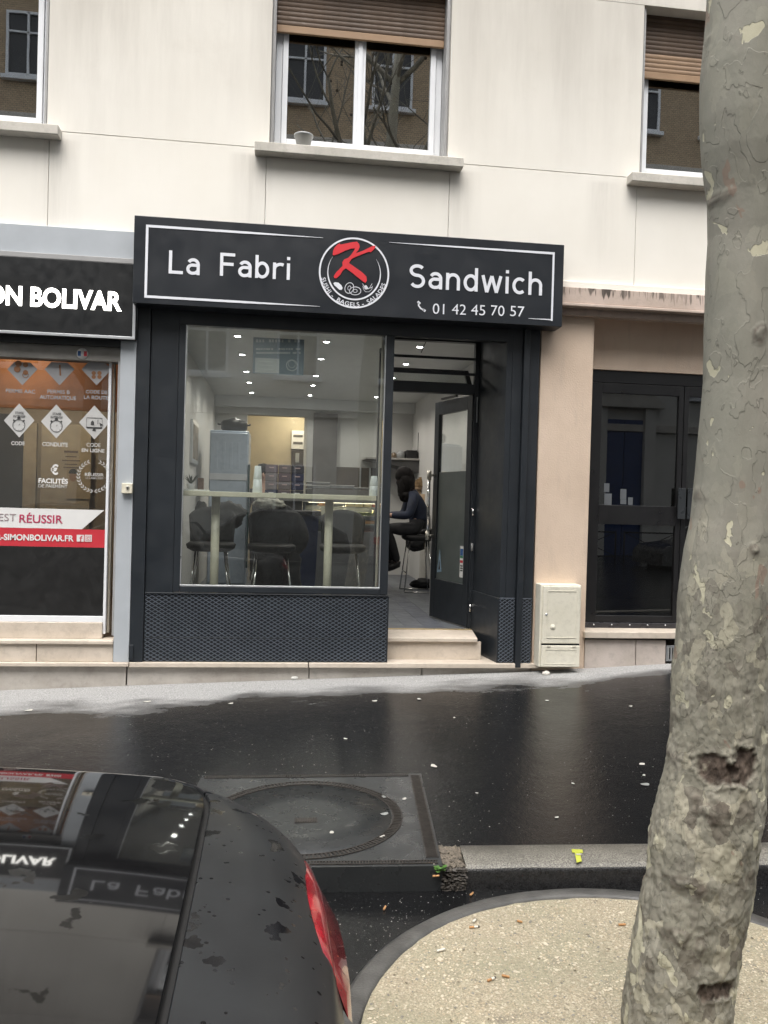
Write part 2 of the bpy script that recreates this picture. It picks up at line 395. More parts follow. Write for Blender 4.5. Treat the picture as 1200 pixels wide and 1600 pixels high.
# ================================================================== GROUND
def zwall(x): return -.155+.037*x+(.022*(x-2.3) if x > 2.3 else 0)
def zkerb(x): return -.190+.021*x
def ykerb(x): return -3.30-.085*x
def zpave(x, y):
    t = max(0, min(1, y/ykerb(x))); return zwall(x)*(1-t)+zkerb(x)*t
def zroad(x, y=0): return zkerb(x)-.10
SX0, SX1 = -.46, .745           # cast slab span (along the kerb)
def kpt(x, off): return Vector((x+off*.085, ykerb(x)+off, 0))
mb = MB()
xs = [-14+.5*i for i in range(57)]; ys = [i/14 for i in range(15)]
for x in xs:
    for t in ys:
        y = .3+(ykerb(x)-.3)*t; mb.v.append((x, y, zpave(x, y)))
for i in range(len(xs)-1):
    for j in range(len(ys)-1):
        a = i*15+j; mb.f.append((a, a+1, a+16, a+15)); mb.mi.append(0); mb.sm.append(True)
struct(mb.build('sidewalk', pave, recalc=False))
mb = MB()
xs = [-60, -30, -14, -7, -3, 0, 3, 7, 14, 30, 60]; ysr = [-60, -30, -14.2, -10, -7, -5, -3.2, -2.4]
for x in xs:
    for y in ysr: mb.v.append((x, y, max(-1.2, min(.8, zroad(x)))-(.0)))
for i in range(len(xs)-1):
    for j in range(len(ysr)-1):
        a = i*len(ysr)+j; mb.f.append((a, a+len(ysr), a+len(ysr)+1, a+1)); mb.mi.append(0); mb.sm.append(True)
struct(mb.build('road', roadm, recalc=False))
# kerb: granite stones, children of one piece of the setting
kb = bpy.data.objects.new('kerb', None); COL.objects.link(kb); struct(kb)
def kerb_piece(x0, x1, m, top=.0, name='kerb_stone'):
    a, b = kpt(x0, 0), kpt(x1, 0); ia, ib = kpt(x0, -.2), kpt(x1, -.2)
    z0, z1 = zkerb(x0)+top, zkerb(x1)+top
    mb = MB(); rows = []
    n = 24
    for i in range(n+1):
        t = i/n; A = a.lerp(b, t); B = ia.lerp(ib, t); z = z0+(z1-z0)*t
        w = .004*mnoise.noise(Vector((A.x*5, 3, 1)))
        prof = [(A, -.14), (A, .004), (A.lerp(B, .5), .006+w), (A.lerp(B, .90), .001+w), (A.lerp(B, .985), -.012+w), (B+Vector((0, -.004, 0)), -.03), (B+Vector((0, -.012+w, 0)), -.18)]
        rows += [(p.x, p.y, z+h) for p, h in prof]
    k = 7
    fs = [(i*k+j, i*k+j+1, (i+1)*k+j+1, (i+1)*k+j) for i in range(n) for j in range(k-1)]
    mb.add(rows, fs, 0, True)
    for t_, f_ in enumerate(fs):
        if t_ % (k-1) >= 4: mb.mi[t_] = 1; mb.add([rows[j] for j in range(k)], [tuple(range(k))]); mb.add([rows[n*k+j] for j in range(k)], [tuple(range(k))])
    mb.build(name, [m, wetgran], kb, recalc=True)
kx = .845
while kx < 13: kerb_piece(kx, kx+1.19, kerbm); kx += 1.2
kx = SX0-.08
while kx > -12: kerb_piece(kx-1.19, kx, kerbm); kx -= 1.2
# the cast slab with its round cover
slab = thing('manhole_cover', 'dark cast slab with a round cover in the pavement edge behind the dark car', 'manhole cover', (.14, -3.02, -.175))
def sq(x, off): p = kpt(x, off); return (p.x, p.y)
zs = lambda x: zkerb(x)+.002
def slabz(x, y): return zpave(x, y)+.007
c4 = [(*sq(SX0, -.21), zs(SX0)), (*sq(SX1, -.21), zs(SX1)), (SX1+.085, -2.43, zs(SX1)+.004), (SX0+.08, -2.33, zs(SX0)+.004)]
mb = MB(); q = []
for i in range(13):
    for j in range(13):
        a = Vector(c4[0]).lerp(Vector(c4[1]), i/12); b = Vector(c4[3]).lerp(Vector(c4[2]), i/12); p = a.lerp(b, j/12); q.append((p.x, p.y, slabz(p.x, p.y)))
mb.add(q, [(i*13+j, (i+1)*13+j, (i+1)*13+j+1, i*13+j+1) for i in range(12) for j in range(12)])
bd = [i*13 for i in range(13)]+[12*13+j for j in range(1, 13)]+[i*13+12 for i in range(11, -1, -1)]+[j for j in range(11, 0, -1)]
lo_ = [(q[k][0], q[k][1], q[k][2]-.19) for k in bd]; nb_ = len(bd); base_ = len(mb.v); mb.add([q[k] for k in bd]+lo_, [(k, nb_+k, nb_+(k+1) % nb_, (k+1) % nb_) for k in range(nb_)])
mb.build('slab', slabm, slab, 0, recalc=False)
def slabp(u, v, h=.0):
    a = Vector(c4[0]).lerp(Vector(c4[1]), u); b = Vector(c4[3]).lerp(Vector(c4[2]), u); p = a.lerp(b, v); p.z = slabz(p.x, p.y)+h; return p
def teeth(p0, p1, wdir, w, name, n):
    mb = MB(); d = (p1-p0)/n; wd = wdir.normalized()*w/2
    for i in range(n):
        c = p0+d*(i+.5); c.z = slabz(c.x, c.y)+.002
        mb.obox(c, d*.24, wd*.8, (0, 0, .0022)); mb.obox(c+wd*.9, d*.5, wd*.10, (0, 0, .0025)); mb.obox(c-wd*.9, d*.5, wd*.10, (0, 0, .0025))
    stuff(mb.build(name, ironm, slab))
for (a, b, nn, w) in (((.015, .03), (.985, .03), 90, .03), ((.97, .07), (.97, .97), 88, .055), ((.015, .975), (.94, .975), 90, .035)):
    p0, p1 = slabp(*a, .003), slabp(*b, .003); dd = (p1-p0).cross(Vector((0, 0, 1)))
    teeth(p0, p1, dd, w, 'toothed_border', nn)
cc = slabp(.49, .48, .003)
mb = MB(); R0 = .455
for k in range(150):
    w = 2*math.pi*k/150; e = Vector((math.cos(w), math.sin(w), 0)); f = Vector((-e.y, e.x, 0))
    c_ = cc+e*R0; c_.z = slabz(c_.x, c_.y)+.002; mb.obox(c_, e*.018, f*.0045, (0, 0, .002))
for rr in (R0-.022, R0+.022):
    for k in range(72):
        w = 2*math.pi*(k+.5)/72; e = Vector((math.cos(w), math.sin(w), 0)); f = Vector((-e.y, e.x, 0))
        c_ = cc+e*rr; c_.z = slabz(c_.x, c_.y)+.002; mb.obox(c_, e*.0025, f*(math.pi*rr/72*1.02), (0, 0, .0028))
stuff(mb.build('toothed_ring', ironm, slab))
mb = MB(); q = []
for r_ in (R0-.026, R0-.03, .2, .001):
    for k in range(64): x, y = cc.x+r_*math.cos(k*math.pi/32), cc.y+r_*math.sin(k*math.pi/32); q.append((x, y, slabz(x, y)+(-.004 if r_ > R0-.028 else .0025)))
mb.add(q, [(i*64+k, i*64+(k+1) % 64, (i+1)*64+(k+1) % 64, (i+1)*64+k) for i in range(3) for k in range(64)], 0, True); rc = mb.build('round_cover', mat('cover_slab', (.020, .022, .0225), .30, var=.15, vscale=6, bump=.25, bscale=90), slab, recalc=False)
mb = MB(); hp = gz(478, 1281, -.17); 
hz0 = slabz(hp.x, hp.y)+.003
mb.box(hp.x-.055, hp.x+.055, hp.y-.028, hp.y+.028, hz0-.004, hz0+.002)
for k in range(9): mb.box(hp.x-.05+k*.0115, hp.x-.045+k*.0115, hp.y-.022, hp.y+.022, hz0+.002, hz0+.005)
mb.build('lifting_slot', ironm, slab)
# crumbled filling between slab and kerb stone
mb = MB(); q = []
for i in range(9):
    for j in range(16):
        x = SX1+.0+(.10)*i/8; p = kpt(x, -.20+.22*j/15); z = zkerb(x)-.014+.020*mnoise.noise(Vector((p.x*60, p.y*60, 0)))-(.14 if j == 0 else 0); q.append((p.x, p.y, z))
mb.add(q, [(i*16+j, i*16+j+1, (i+1)*16+j+1, (i+1)*16+j) for i in range(8) for j in range(15)], 0, True)
struct(mb.build('rubble_joint', conc_mat('crumbled_mortar', (.035, .03, .025), (.12, .10, .07)), recalc=False))
# tree pit
PC = Vector((1.20, -4.65, 0)); PR = 1.012
def zr(x): return zroad(x)
mb = MB(); n = 128; prof = [(PR, -.06), (PR-.004, .012), (PR-.02, .024), (PR-.07, .026), (PR-.085, .018), (PR-.09, -.05)]
rows = []
for k in range(n):
    w = 2*math.pi*k/n
    for r, h in prof:
        x, y = PC.x+r*math.cos(w), PC.y+r*math.sin(w); rows.append((x, y, zr(x)+h+.003*mnoise.noise(Vector((x*9, y*9, 2)))))
kk = len(prof)
mb.add(rows, [(i*kk+j, ((i+1) % n)*kk+j, ((i+1) % n)*kk+j+1, i*kk+j+1) for i in range(n) for j in range(kk-1)], 0, True)
tag(mb.build('tree_pit_ring', ringm, recalc=False), 'round dark concrete edging around the gravel pit at the foot of the plane tree', 'edging')
def zsoil(x, y):
    r = math.hypot(x-PC.x, y-PC.y)
    return zr(x)+.022-.010*max(0, 1-((PR-r)/.14))+.009*mnoise.noise(Vector((x*3, y*3, 5)))+.004*mnoise.noise(Vector((x*22, y*22, 8)))+.05*max(0, 1-math.hypot(x-1.1, y+4.9)/.4)
mb = MB(); q = [(PC.x, PC.y, zsoil(PC.x, PC.y))]; nr, na = 48, 140
for i in range(1, nr+1):
    r = (PR-.088)*i/nr
    for k in range(na):
        w = 2*math.pi*k/na; x, y = PC.x+r*math.cos(w), PC.y+r*math.sin(w); q.append((x, y, zsoil(x, y)))
fs = [(0, 1+k, 1+(k+1) % na) for k in range(na)]+[(1+(i-1)*na+k, 1+i*na+k, 1+i*na+(k+1) % na, 1+(i-1)*na+(k+1) % na) for i in range(1, nr) for k in range(na)]
mb.add(q, fs, 0, True); struct(mb.build('tree_pit_soil', soilm, recalc=False))
def scatter_pebbles(name, n, m, smin, smax, where, rise=.3):
    mb = MB(); oct_ = [(1, 0, 0), (-1, 0, 0), (0, 1, 0), (0, -1, 0), (0, 0, 1), (0, 0, -1)]; of = [(0, 2, 4), (2, 1, 4), (1, 3, 4), (3, 0, 4), (2, 0, 5), (1, 2, 5), (3, 1, 5), (0, 3, 5)]
    for _ in range(n):
        x, y, z = where(); s = random.uniform(smin, smax)*random.choice((.7, 1, 1, 1.4)); a = random.random()*6.28
        ca, sa = math.cos(a), math.sin(a); kx, ky, kz = random.uniform(.7, 1.3), random.uniform(.6, 1), random.uniform(.35, .7)
        mb.add([(x+s*(ca*u*kx-sa*v*ky), y+s*(sa*u*kx+ca*v*ky), z+s*(w*kz+rise*.5)) for u, v, w in oct_], of, 0)
    return mb.build(name, m, recalc=False)
def inpit():
    while True:
        w = random.random()*6.283; r = (PR-.1)*math.sqrt(random.random()); x, y = PC.x+r*math.cos(w), PC.y+r*math.sin(w)
        return x, y, zsoil(x, y)
for k, (m, c) in enumerate(((pebm[0], 9000), (pebm[1], 9000), (pebm[2], 2500))): stuff(scatter_pebbles('pit_pebbles', c, m, .0012, .0052, inpit))
stuff(scatter_pebbles('pit_gravel_stones', 420, pebm[0], .005, .010, inpit))
gritm = mat('pale_grit', (.5, .49, .45), .6, var=.2)
def onpave():
    x = random.uniform(-2.4, 5); y = random.uniform(ykerb(x)+.02, -.06); return x, y, zpave(x, y)
def onroad():
    while True:
        x, y = random.uniform(-.5, 2.6), random.uniform(-5.6, -3.6)
        if math.hypot(x-PC.x, y-PC.y) > PR+.01: return x, y, zroad(x)
stuff(scatter_pebbles('pavement_grit', 5200, gritm, .0005, .0020, onpave)); stuff(scatter_pebbles('road_grit', 2600, gritm, .0006, .0020, onroad))
def ingap():
    x = random.uniform(SX1+.005, SX1+.095); o_ = random.uniform(-.2, .01); p = kpt(x, o_); return p.x, p.y, zkerb(x)-.004
stuff(scatter_pebbles('gap_rubble', 420, mat('gap_stone', (.12, .10, .075), .7, var=.5, vscale=60), .003, .011, ingap))
def gapfront():
    x = random.uniform(SX1+.0, SX1+.10); p = kpt(x, -.205); return p.x, p.y, zkerb(x)-random.uniform(.01, .11)
stuff(scatter_pebbles('gap_rubble_face', 420, mat('gap_stone_dark', (.045, .038, .03), .6, var=.6, vscale=60), .005, .013, gapfront))
# fallen scraps of leaf, bark, paper: placed where the photograph shows them
def flake(name, c, s, m, asp=.6, ang=0, curl=.15):
    mb = MB(); n = 9; P = []
    for k in range(n):
        w = 2*math.pi*k/n; r = s*(1+.25*random.uniform(-1, 1)); u, v = r*math.cos(w), asp*r*math.sin(w)
        P.append((c[0]+u*math.cos(ang)-v*math.sin(ang), c[1]+u*math.sin(ang)+v*math.cos(ang), c[2]+.0035+curl*s*abs(math.cos(w))))
    mb.prism([(p[0], p[1], p[2]) for p in P], (0, 0, -.0012)); mb.v.append((c[0], c[1], c[2]+.004)); return mb.build(name, m)
scrapm = mat('pale_scrap', (.42, .41, .37), .6, var=.1); greyscrap = mat('grey_scrap', (.22, .23, .22), .5, var=.1)
sp = [(678, 1198, 8, 0), (1003, 1195, 7, 0), (600, 1275, 8, 1), (518, 1304, 6, 0), (855, 1095, 4, 0), (1006, 1212, 4, 0), (895, 1225, 4, 0), (360, 1100, 5, 0), (230, 1097, 6, 0), (45, 1111, 7, 0), (585, 1096, 5, 0), (655, 1093, 5, 0), (1008, 1227, 9, 1), (710, 1122, 3, 0), (597, 1310, 5, 0), (632, 1251, 5, 0), (600, 1248, 6, 1), (870, 1278, 4, 0), (745, 1240, 3, 0), (540, 1155, 4, 0), (985, 1104, 4, 0)]
spl = ['bright oval leaf scrap in the middle of the wet pavement above the kerb gap', 'leaf scrap on the pavement nearest the trunk, upper of a close group', 'grey leaf scrap on the manhole slab just right of the round cover', 'larger pale scrap on the round cover', 'pale speck by the wall foot in front of the shop door',
 'small middle scrap of the group left of the trunk', 'lone scrap on the streak of light right of centre', 'scrap on the dry edge below the left of the mesh plinth', 'scrap at the edge of the dry strip below the corner post', 'leftmost scrap, below the driving school steps', 'left one of two scraps on the pavement below the door step', 'right one of two scraps on the pavement below the door step',
 'grey flat leaf, lowest of the group left of the trunk', 'tiny scrap on the open pavement below the reveal', 'pale scrap by the toothed ring at the lower right of the round cover', 'scrap on the toothed border at the right of the slab', 'greyish scrap on the slab near its back right corner', 'lone scrap low on the pavement above the yellow mark', 'tiny scrap above the kerb right of the slab', 'small scrap left of centre on the black pavement', 'scrap near the cabinet side of the wet pavement']
for (px, py, s, g), lb_ in zip(sp, spl):
    Z = -.15
    for _ in range(4): p = gz(px, py, Z); Z = zpave(p.x, p.y)
    d = p.y+D_CAM
    tag(flake('leaf_scrap', (p.x, p.y, Z+(.006 if py > 1235 and px < 640 else 0)), s*d/F_PX*.9, greyscrap if g else scrapm, .7, random.random()*3), lb_, 'leaf scrap', 'leaf scraps scattered on the wet pavement')
p = gz(460, 1064, zwall(-.3)); mb = MB(); mb.ball((p.x, p.y-.02, zpave(p.x, p.y-.02)+.014), .03, 8, 0, (1.2, .7, .5)); 
tag(mb.build('crumpled_tissue', mat('tissue', (.75, .75, .72), .8, bump=1, bscale=80)), 'small crumpled white tissue on the dry strip below the shop window', 'tissue')
cigo = mat('cork_tip', (.45, .24, .10), .7, var=.15); cigw = mat('cigarette_paper', (.70, .66, .58), .7, var=.1); cigb = mat('ash_end', (.06, .05, .04), .8)
def butt(px, py, ang, label, L_=.026, kind=0, zf=None):
    Z = -.27
    for _ in range(4): p = gz(px, py, Z); Z = zf(p.x, p.y)
    r = .0042; e = Vector((math.cos(ang), math.sin(ang), 0)); c = Vector((p.x, p.y, Z+r+.002))
    t = thing('cigarette_butt', label, 'cigarette butt', c, 'cigarette butts around the tree pit')
    f = L_*(.55 if kind != 1 else .2)
    MB().tube([c-e*L_/2, c-e*L_/2+e*f], r*1.03, 8).build('filter', cigo if kind != 1 else cigw, t)
    MB().tube([c-e*L_/2+e*f, c+e*L_/2], r, 8).build('paper', cigw if kind == 1 else (cigo if kind == 0 else cigw), t)
    if kind == 2: MB().tube([c+e*L_/2, c+e*(L_/2+.006)], r, 8).build('burnt_end', cigb, t)
R_ = lambda x, y: zroad(x)
butt(601, 1421, 1.2, 'orange cigarette butt on the wet asphalt nearest the red tail lamp', zf=R_)
butt(737, 1399, .9, 'orange cigarette butt on wet asphalt right under the kerb face', zf=R_)
butt(740, 1451, .1, 'cigarette butt with a burnt end in the gravel just inside the ring', .034, 2, zsoil)
butt(741, 1441, .9, 'short white butt just above the burnt one inside the ring', .02, 1, zsoil)
butt(689, 1487, .35, 'long white cigarette butt in the left of the gravel pit', .034, 1, zsoil)
butt(812, 1442, -.6, 'small orange butt in the gravel below the ring top', .02, 0, zsoil)
butt(767, 1533, .5, 'pale cigarette butt left of the dark patch in the gravel', .03, 2, zsoil)
butt(790, 1528, -.5, 'orange cigarette butt on the dark patch in the gravel', .026, 0, zsoil)
butt(972, 1447, .0, 'dull orange butt in the gravel next to the trunk', .028, 0, zsoil)
for pp, an, lb in (((675, 1352), -.9, 'pinkish cigarette butt wedged in the gap between slab and kerb stone'), ((681, 1371), .1, 'short orange butt by the weed in the kerb gap')):
    butt(*pp, an, lb, .028, 2 if an < 0 else 0, lambda x, y: zkerb(x)-.002)
bkf = mat('fallen_bark', (.16, .13, .09), .8, var=.4, vscale=30)
mb = MB()
for _ in range(110):
    x, y, z = inpit(); s_ = random.uniform(.003, .008); a_ = random.random()*6.28; e_ = Vector((math.cos(a_), math.sin(a_), random.uniform(-.2, .2)))*s_; f_ = Vector((-math.sin(a_), math.cos(a_), random.uniform(-.2, .2)))*s_*.55; c_ = Vector((x, y, z+.003))
    P_ = [c_+e_*math.cos(w_)*random.uniform(.6, 1.1)+f_*math.sin(w_)*random.uniform(.6, 1.2) for w_ in (0, 1.1, 2.0, 3.1, 4.2, 5.2)]; mb.prism(P_, (0, 0, .0014))
stuff(mb.build('bark_flakes', bkf, recalc=False))
# weed in the gap
wc = gz(687, 1368, -.2); wt = thing('weed', 'small bright green weed growing in the gap beside the kerb stone', 'weed', (wc.x, wc.y, zkerb(.79)-.012))
lm = mat('weed_green', (.07, .17, .03), .5, var=.35, vscale=30)
for k in range(13):
    a = k*2.4; tilt = random.uniform(.3, 1.1); ll = random.uniform(.03, .048); b0 = Vector((wc.x, wc.y, zkerb(.79)-.010))
    d = Vector((math.cos(a)*math.cos(tilt), math.sin(a)*math.cos(tilt), math.sin(tilt))); sd = d.cross(Vector((0, 0, 1))).normalized()
    mb = MB(); mid = b0+d*ll*.65; tip = b0+d*ll+Vector((0, 0, -.004))
    mb.add([b0, mid-sd*.011+Vector((0, 0, .002)), tip, mid+sd*.011+Vector((0, 0, .002)), mid], [(0, 1, 4), (1, 2, 4), (2, 3, 4), (3, 0, 4)]); mb.build('leaf', lm, wt)
# yellow survey mark on the kerb stone
ym = mat('yellow_mark_paint', (.40, .43, .05), .6, var=.15); mb = MB()
def kz(px, py):
    Z = -.16
    for _ in range(4): p = gz(px, py, Z); Z = zkerb(p.x)+.009
    return Vector((p.x, p.y, Z))
for poly_ in ([(893, 1327), (910, 1328), (911, 1333), (894, 1332)], [(898, 1332), (906, 1332), (909, 1346), (901, 1348)]):
    mb.prism([kz(*q) for q in poly_], (0, 0, .0015))
tag(mb.build('paint_mark', ym), 'yellow T shaped paint mark on top of the granite kerb stone', 'paint mark')
p = kz(904, 1336); tag(flake('paper_scrap', (p.x, p.y, p.z), .016, scrapm, .3, 0), 'tiny white scrap lying on the yellow kerb mark', 'scrap')

# ================================================================== BUILDING
bld = thing('apartment_building', 'cream rendered apartment building with roller shuttered windows above the shopfronts', 'building', (0, .4, 0))
WT = .30     # wall thickness
sillz0, sillz1 = 4.190, 4.269
LINT = at(1006, 8, 0).z
ops = []     # window openings (x0,x1,z0,z1)
m0, m1 = at(424, 100, 0).x, at(704, 100, 0).x
r0 = at(1003, 150, 0).x; r1 = r0+(m1-m0)
l1 = at(76, 90, 0).x; l0 = l1-(m1-m0)
ops = [(l0, l1), (m0, m1), (r0, r1)]
ZB = 3.30; ZJ = 4.262; G = .0016
panels = []
# panels are cut by the grooves seen in the render (horizontal at sill height, vertical under each sill end)
cuts = [-6.5]
for a, b in ops: cuts += [a-.02, b+.02]
cuts += [8]
for i in range(len(cuts)-1): panels.append((cuts[i]+G, cuts[i+1]-G, ZB, ZJ-.002))       # lower row
solid = [(-6.5, l0), (l1, m0), (m1, r0), (r1, 8)]
for a, b in solid: panels.append((a, b, ZJ+.002, LINT))
for a, b in ops: panels.append((a, b, ZJ+.0, ZJ+.012))
panels.append((-6.5, 8, LINT+.002, 12.0))
for (a, b, c, d) in panels: box('render_panel', cream, bld, a, b, 0, WT, c, d, .003)
mb = MB()
for a, b in solid: mb.box(a+.01, b-.01, .012, WT+.01, ZB+.01, 11)
for a, b in ops: mb.box(a-.04, b+.04, .012, WT+.01, ZB+.01, ZJ-.01)
mb.build('wall_core', cream, bld)
slatm = mat('shutter_brown', (.085, .052, .031), .6, var=.25, vscale=5); slat2 = mat('shutter_tan', (.27, .175, .105), .6, var=.15, vscale=4); barm = mat('shutter_bar', (.29, .185, .105), .55, var=.1)
guidem = mat('shutter_guide', (.33, .33, .33), .5, var=.1)
def window(a, b, zsh, lab_tan, hide_left=None):
    Y = .20
    fr = MB()
    z0, z1 = ZJ+.012, LINT
    fw = .055
    for q in ((a+.035, a+.035+fw, z0, z1), (b-.035-fw, b-.035, z0, z1), (a+.09, b-.09, z0, z0+.095), (a+.09, b-.09, z1-fw, z1)): fr.box(q[0], q[1], Y, Y+.06, q[2], q[3])
    w = fr.build('window', whitep, bld, .004)
    mid = (a+b)/2
    sa = .062
    for (u, v) in ((a+.092, mid-.001), (mid+.001, b-.092)):
        s = MB(); zz0, zz1 = z0+.097, z1-fw-.002
        s.box(u, u+sa*.75, Y-.018, Y+.04, zz0, zz1); s.box(v-sa*.75, v, Y-.018, Y+.04, zz0, zz1); s.box(u+sa*.75, v-sa*.75, Y-.018, Y+.04, zz0, zz0+sa); s.box(u+sa*.75, v-sa*.75, Y-.018, Y+.04, zz1-sa, zz1)
        s.build('sash', whitep, w, .004)
        MB().box(u+sa*.7, v-sa*.7, Y+.012, Y+.016, zz0+sa*.9, zz1-sa*.9).build('pane', gl_win, w)
    MB().box(mid-.02, mid+.02, Y-.032, Y-.019, z0+.10, z1-.06).build('cover_strip', whitep, w, .004)
    for u in (a, b-.035): 
        MB().box(u+.002, u+.033, .03, Y-.001+.05, z0, z1-.001).box(u+.012, u+.023, .022, .031, z0, z1-.01).build('shutter_guide', guidem, w, .003)
    # shutter: end bar and slats, hanging in the guides
    zz = zsh; MB().box(a+.036, b-.036, .128, .155, zz, zz+.062).build('shutter_bar', barm, w, .006)
    zz += .064; k = 0; base = None
    while zz < z1+.02:
        mm = slat2 if (lab_tan and k < 4) else slatm
        if base is None or base.data.materials[0] != mm:
            s = MB(); n = 6; P = [(.134-.004*math.sin(math.pi*i/n), zz+.037*i/n) for i in range(n+1)]
            s.prism([(a+.036, y, z) for y, z in P]+[(a+.036, .146, zz+.037), (a+.036, .146, zz)], (b-a-.072, 0, 0)); base = s.build('shutter_slat', mm, w); z_base = zz
        else:
            c = base.copy(); COL.objects.link(c); c.location.z = zz-z_base
        zz += .040; k += 1
    # dim room behind
    cu = MB()
    for i in range(30):
        x = a+.1+(b-a-.2)*i/29; 
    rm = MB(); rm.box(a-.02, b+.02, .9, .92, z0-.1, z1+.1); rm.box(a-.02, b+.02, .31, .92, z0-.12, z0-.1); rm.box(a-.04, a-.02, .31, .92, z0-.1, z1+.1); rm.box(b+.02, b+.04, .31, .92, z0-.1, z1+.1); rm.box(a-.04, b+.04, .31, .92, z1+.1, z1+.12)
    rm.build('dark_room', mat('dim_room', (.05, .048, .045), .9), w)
    s = MB(); s.box(a-.115, b+.115, -.115, .19, sillz0, sillz1+.0); sl_ = s.build('window_sill', sillm, bld, .008)
    return w
window(l0, l1, 5.75, False)
window(m0, m1, at(440, 50, .13).z, False)
window(r0, r1, at(1050, 126, .13).z, True)
# flower pot on the middle sill
pp = at(474, 231, -.02); pc = (pp.x, 0.0, sillz1+.001)
pt = thing('flower_pot', 'small grey translucent plastic pot on the sill of the middle window', 'pot', pc)
mb = MB(); mb.lathe([(.050, 0), (.072, .105), (.080, .107), (.080, .122), (.073, .122), (.067, .10), (.047, .008), (.001, .008)], pc, 24); mb.build('pot', mat('grey_plastic', (.30, .31, .31), .4), pt)
mb = MB()
for k in range(5): mb.tube([(pc[0], pc[1], pc[2]+.06), (pc[0]-.01+.008*k, pc[1]+.004*k, pc[2]+.10+.012*math.sin(k*2))], .002, 5)
mb.build('dry_stem', mat('dry_stem', (.12, .1, .07), .8), pt)
# right hand ledge band over the pink pier and the entrance recess
pierx0, pierx1 = 2.22, at(923, 700, 0).x
lx0 = 2.30
z_l0, z_l1 = at(1000, 485, -.12).z, at(1000, 455, -.12).z
MB().box(lx0, 8, -.12, 0.02, z_l0+.03, z_l1).build('ledge_band', ledgem, bld, .006)
MB().box(lx0, 8, -.135, 0.02, z_l0-.0, z_l0+.029).build('ledge_drip', ledgem, bld, .008)
MB().box(lx0, 8, -.055, 0.02, z_l0-.06, z_l0-.001).build('ledge_soffit', ledgem, bld, .004)
MB().box(lx0, 8, -.03, -.001, z_l1+.001, z_l1+.075).build('ledge_fillet', cream, bld, .004)
box('pier', pink, bld, pierx0, pierx1, .0, .45, -.3, z_l0+.0, .006)
RY = .22
doortop = at(1000, 581, RY).z
box('recess_lintel', pink, bld, pierx1, 8, RY-.02, .45, doortop, z_l0+.06, .004)
box('recess_wall', pink, bld, 4.62, 8, .02, .45, -.3, doortop, .004)
# entrance step and plinth blocks below the dark door
dz = at(980, 986, .02).z
box('door_sill', marble, bld, pierx1-.02, 4.62, -.05, .42, dz-.055, dz, .005)
for i, (a, b) in enumerate(((pierx1, 3.16), (3.166, 3.44), (3.56, 4.1), (4.106, 4.7))): box('plinth_block', conc_mat('pinkish_plinth', (.40, .35, .31), (.52, .46, .42)), bld, a, b, -.01-.002*i, .4, -.3, dz-.075, .004)
box('plinth_gap', blackp, bld, pierx1, 4.62, .02, .38, dz-.076, dz-.054, 0)
vg = thing('vent_grille', 'small grey slotted air vent low in the plinth next to the tree', 'vent', (3.5, .05, .0))
mb = MB(); mb.box(3.445, 3.555, -.02, .0, .02, .16); mb.build('vent_frame', mat('vent_grey', (.20, .21, .22), .5), vg, .004)
for k in range(3): box('slot', rubber, vg, 3.466+k*.028, 3.478+k*.028, -.0225, -.0195, .04, .14, 0)
for k in range(4): box('louvre', guidem, vg, 3.458+k*.028, 3.464+k*.028, -.027, -.0205, .035, .145, .001)

# ------------------------------------------------------------------ dark entrance door
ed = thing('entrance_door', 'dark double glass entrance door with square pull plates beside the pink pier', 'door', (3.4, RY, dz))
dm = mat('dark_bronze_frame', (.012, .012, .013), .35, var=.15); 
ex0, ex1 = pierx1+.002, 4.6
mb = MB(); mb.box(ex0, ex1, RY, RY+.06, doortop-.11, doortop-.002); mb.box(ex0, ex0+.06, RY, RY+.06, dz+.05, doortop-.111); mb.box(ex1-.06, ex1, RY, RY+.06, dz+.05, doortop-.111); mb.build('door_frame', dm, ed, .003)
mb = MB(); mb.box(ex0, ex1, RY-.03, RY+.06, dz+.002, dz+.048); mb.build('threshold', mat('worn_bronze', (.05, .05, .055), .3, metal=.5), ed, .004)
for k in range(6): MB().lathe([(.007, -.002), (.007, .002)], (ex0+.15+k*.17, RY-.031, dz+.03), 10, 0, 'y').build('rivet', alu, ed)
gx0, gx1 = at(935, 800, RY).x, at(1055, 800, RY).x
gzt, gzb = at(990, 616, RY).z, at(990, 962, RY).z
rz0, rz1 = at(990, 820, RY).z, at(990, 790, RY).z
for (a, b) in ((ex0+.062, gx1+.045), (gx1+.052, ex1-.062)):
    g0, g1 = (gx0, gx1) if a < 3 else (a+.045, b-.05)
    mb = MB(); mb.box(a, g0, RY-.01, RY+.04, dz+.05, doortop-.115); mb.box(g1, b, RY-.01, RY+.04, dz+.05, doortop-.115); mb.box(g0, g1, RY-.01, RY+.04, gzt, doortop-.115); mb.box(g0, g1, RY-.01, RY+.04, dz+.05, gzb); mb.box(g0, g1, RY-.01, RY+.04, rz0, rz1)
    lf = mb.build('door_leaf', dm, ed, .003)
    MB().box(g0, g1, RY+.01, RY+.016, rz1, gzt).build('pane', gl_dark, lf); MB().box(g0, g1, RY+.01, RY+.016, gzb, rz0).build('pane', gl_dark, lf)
    hx = gx1+.03 if a < 3 else a+.02
    hz = at(1070, 787, RY-.05).z; w_ = .075
    c0 = (gx1-.005) if a < 3 else (a+.035)
    MB().box(c0, c0+w_, RY-.06, RY-.045, hz-.14, hz+.14).box(c0+.02, c0+.05, RY-.045, RY-.01, hz-.05, hz+.05).build('pull_plate', mat('plate_grey', (.05, .055, .06), .3, metal=.4), lf, .003)
ntm = mat('paper_notice', (.10, .11, .12), .7, bump=0); 
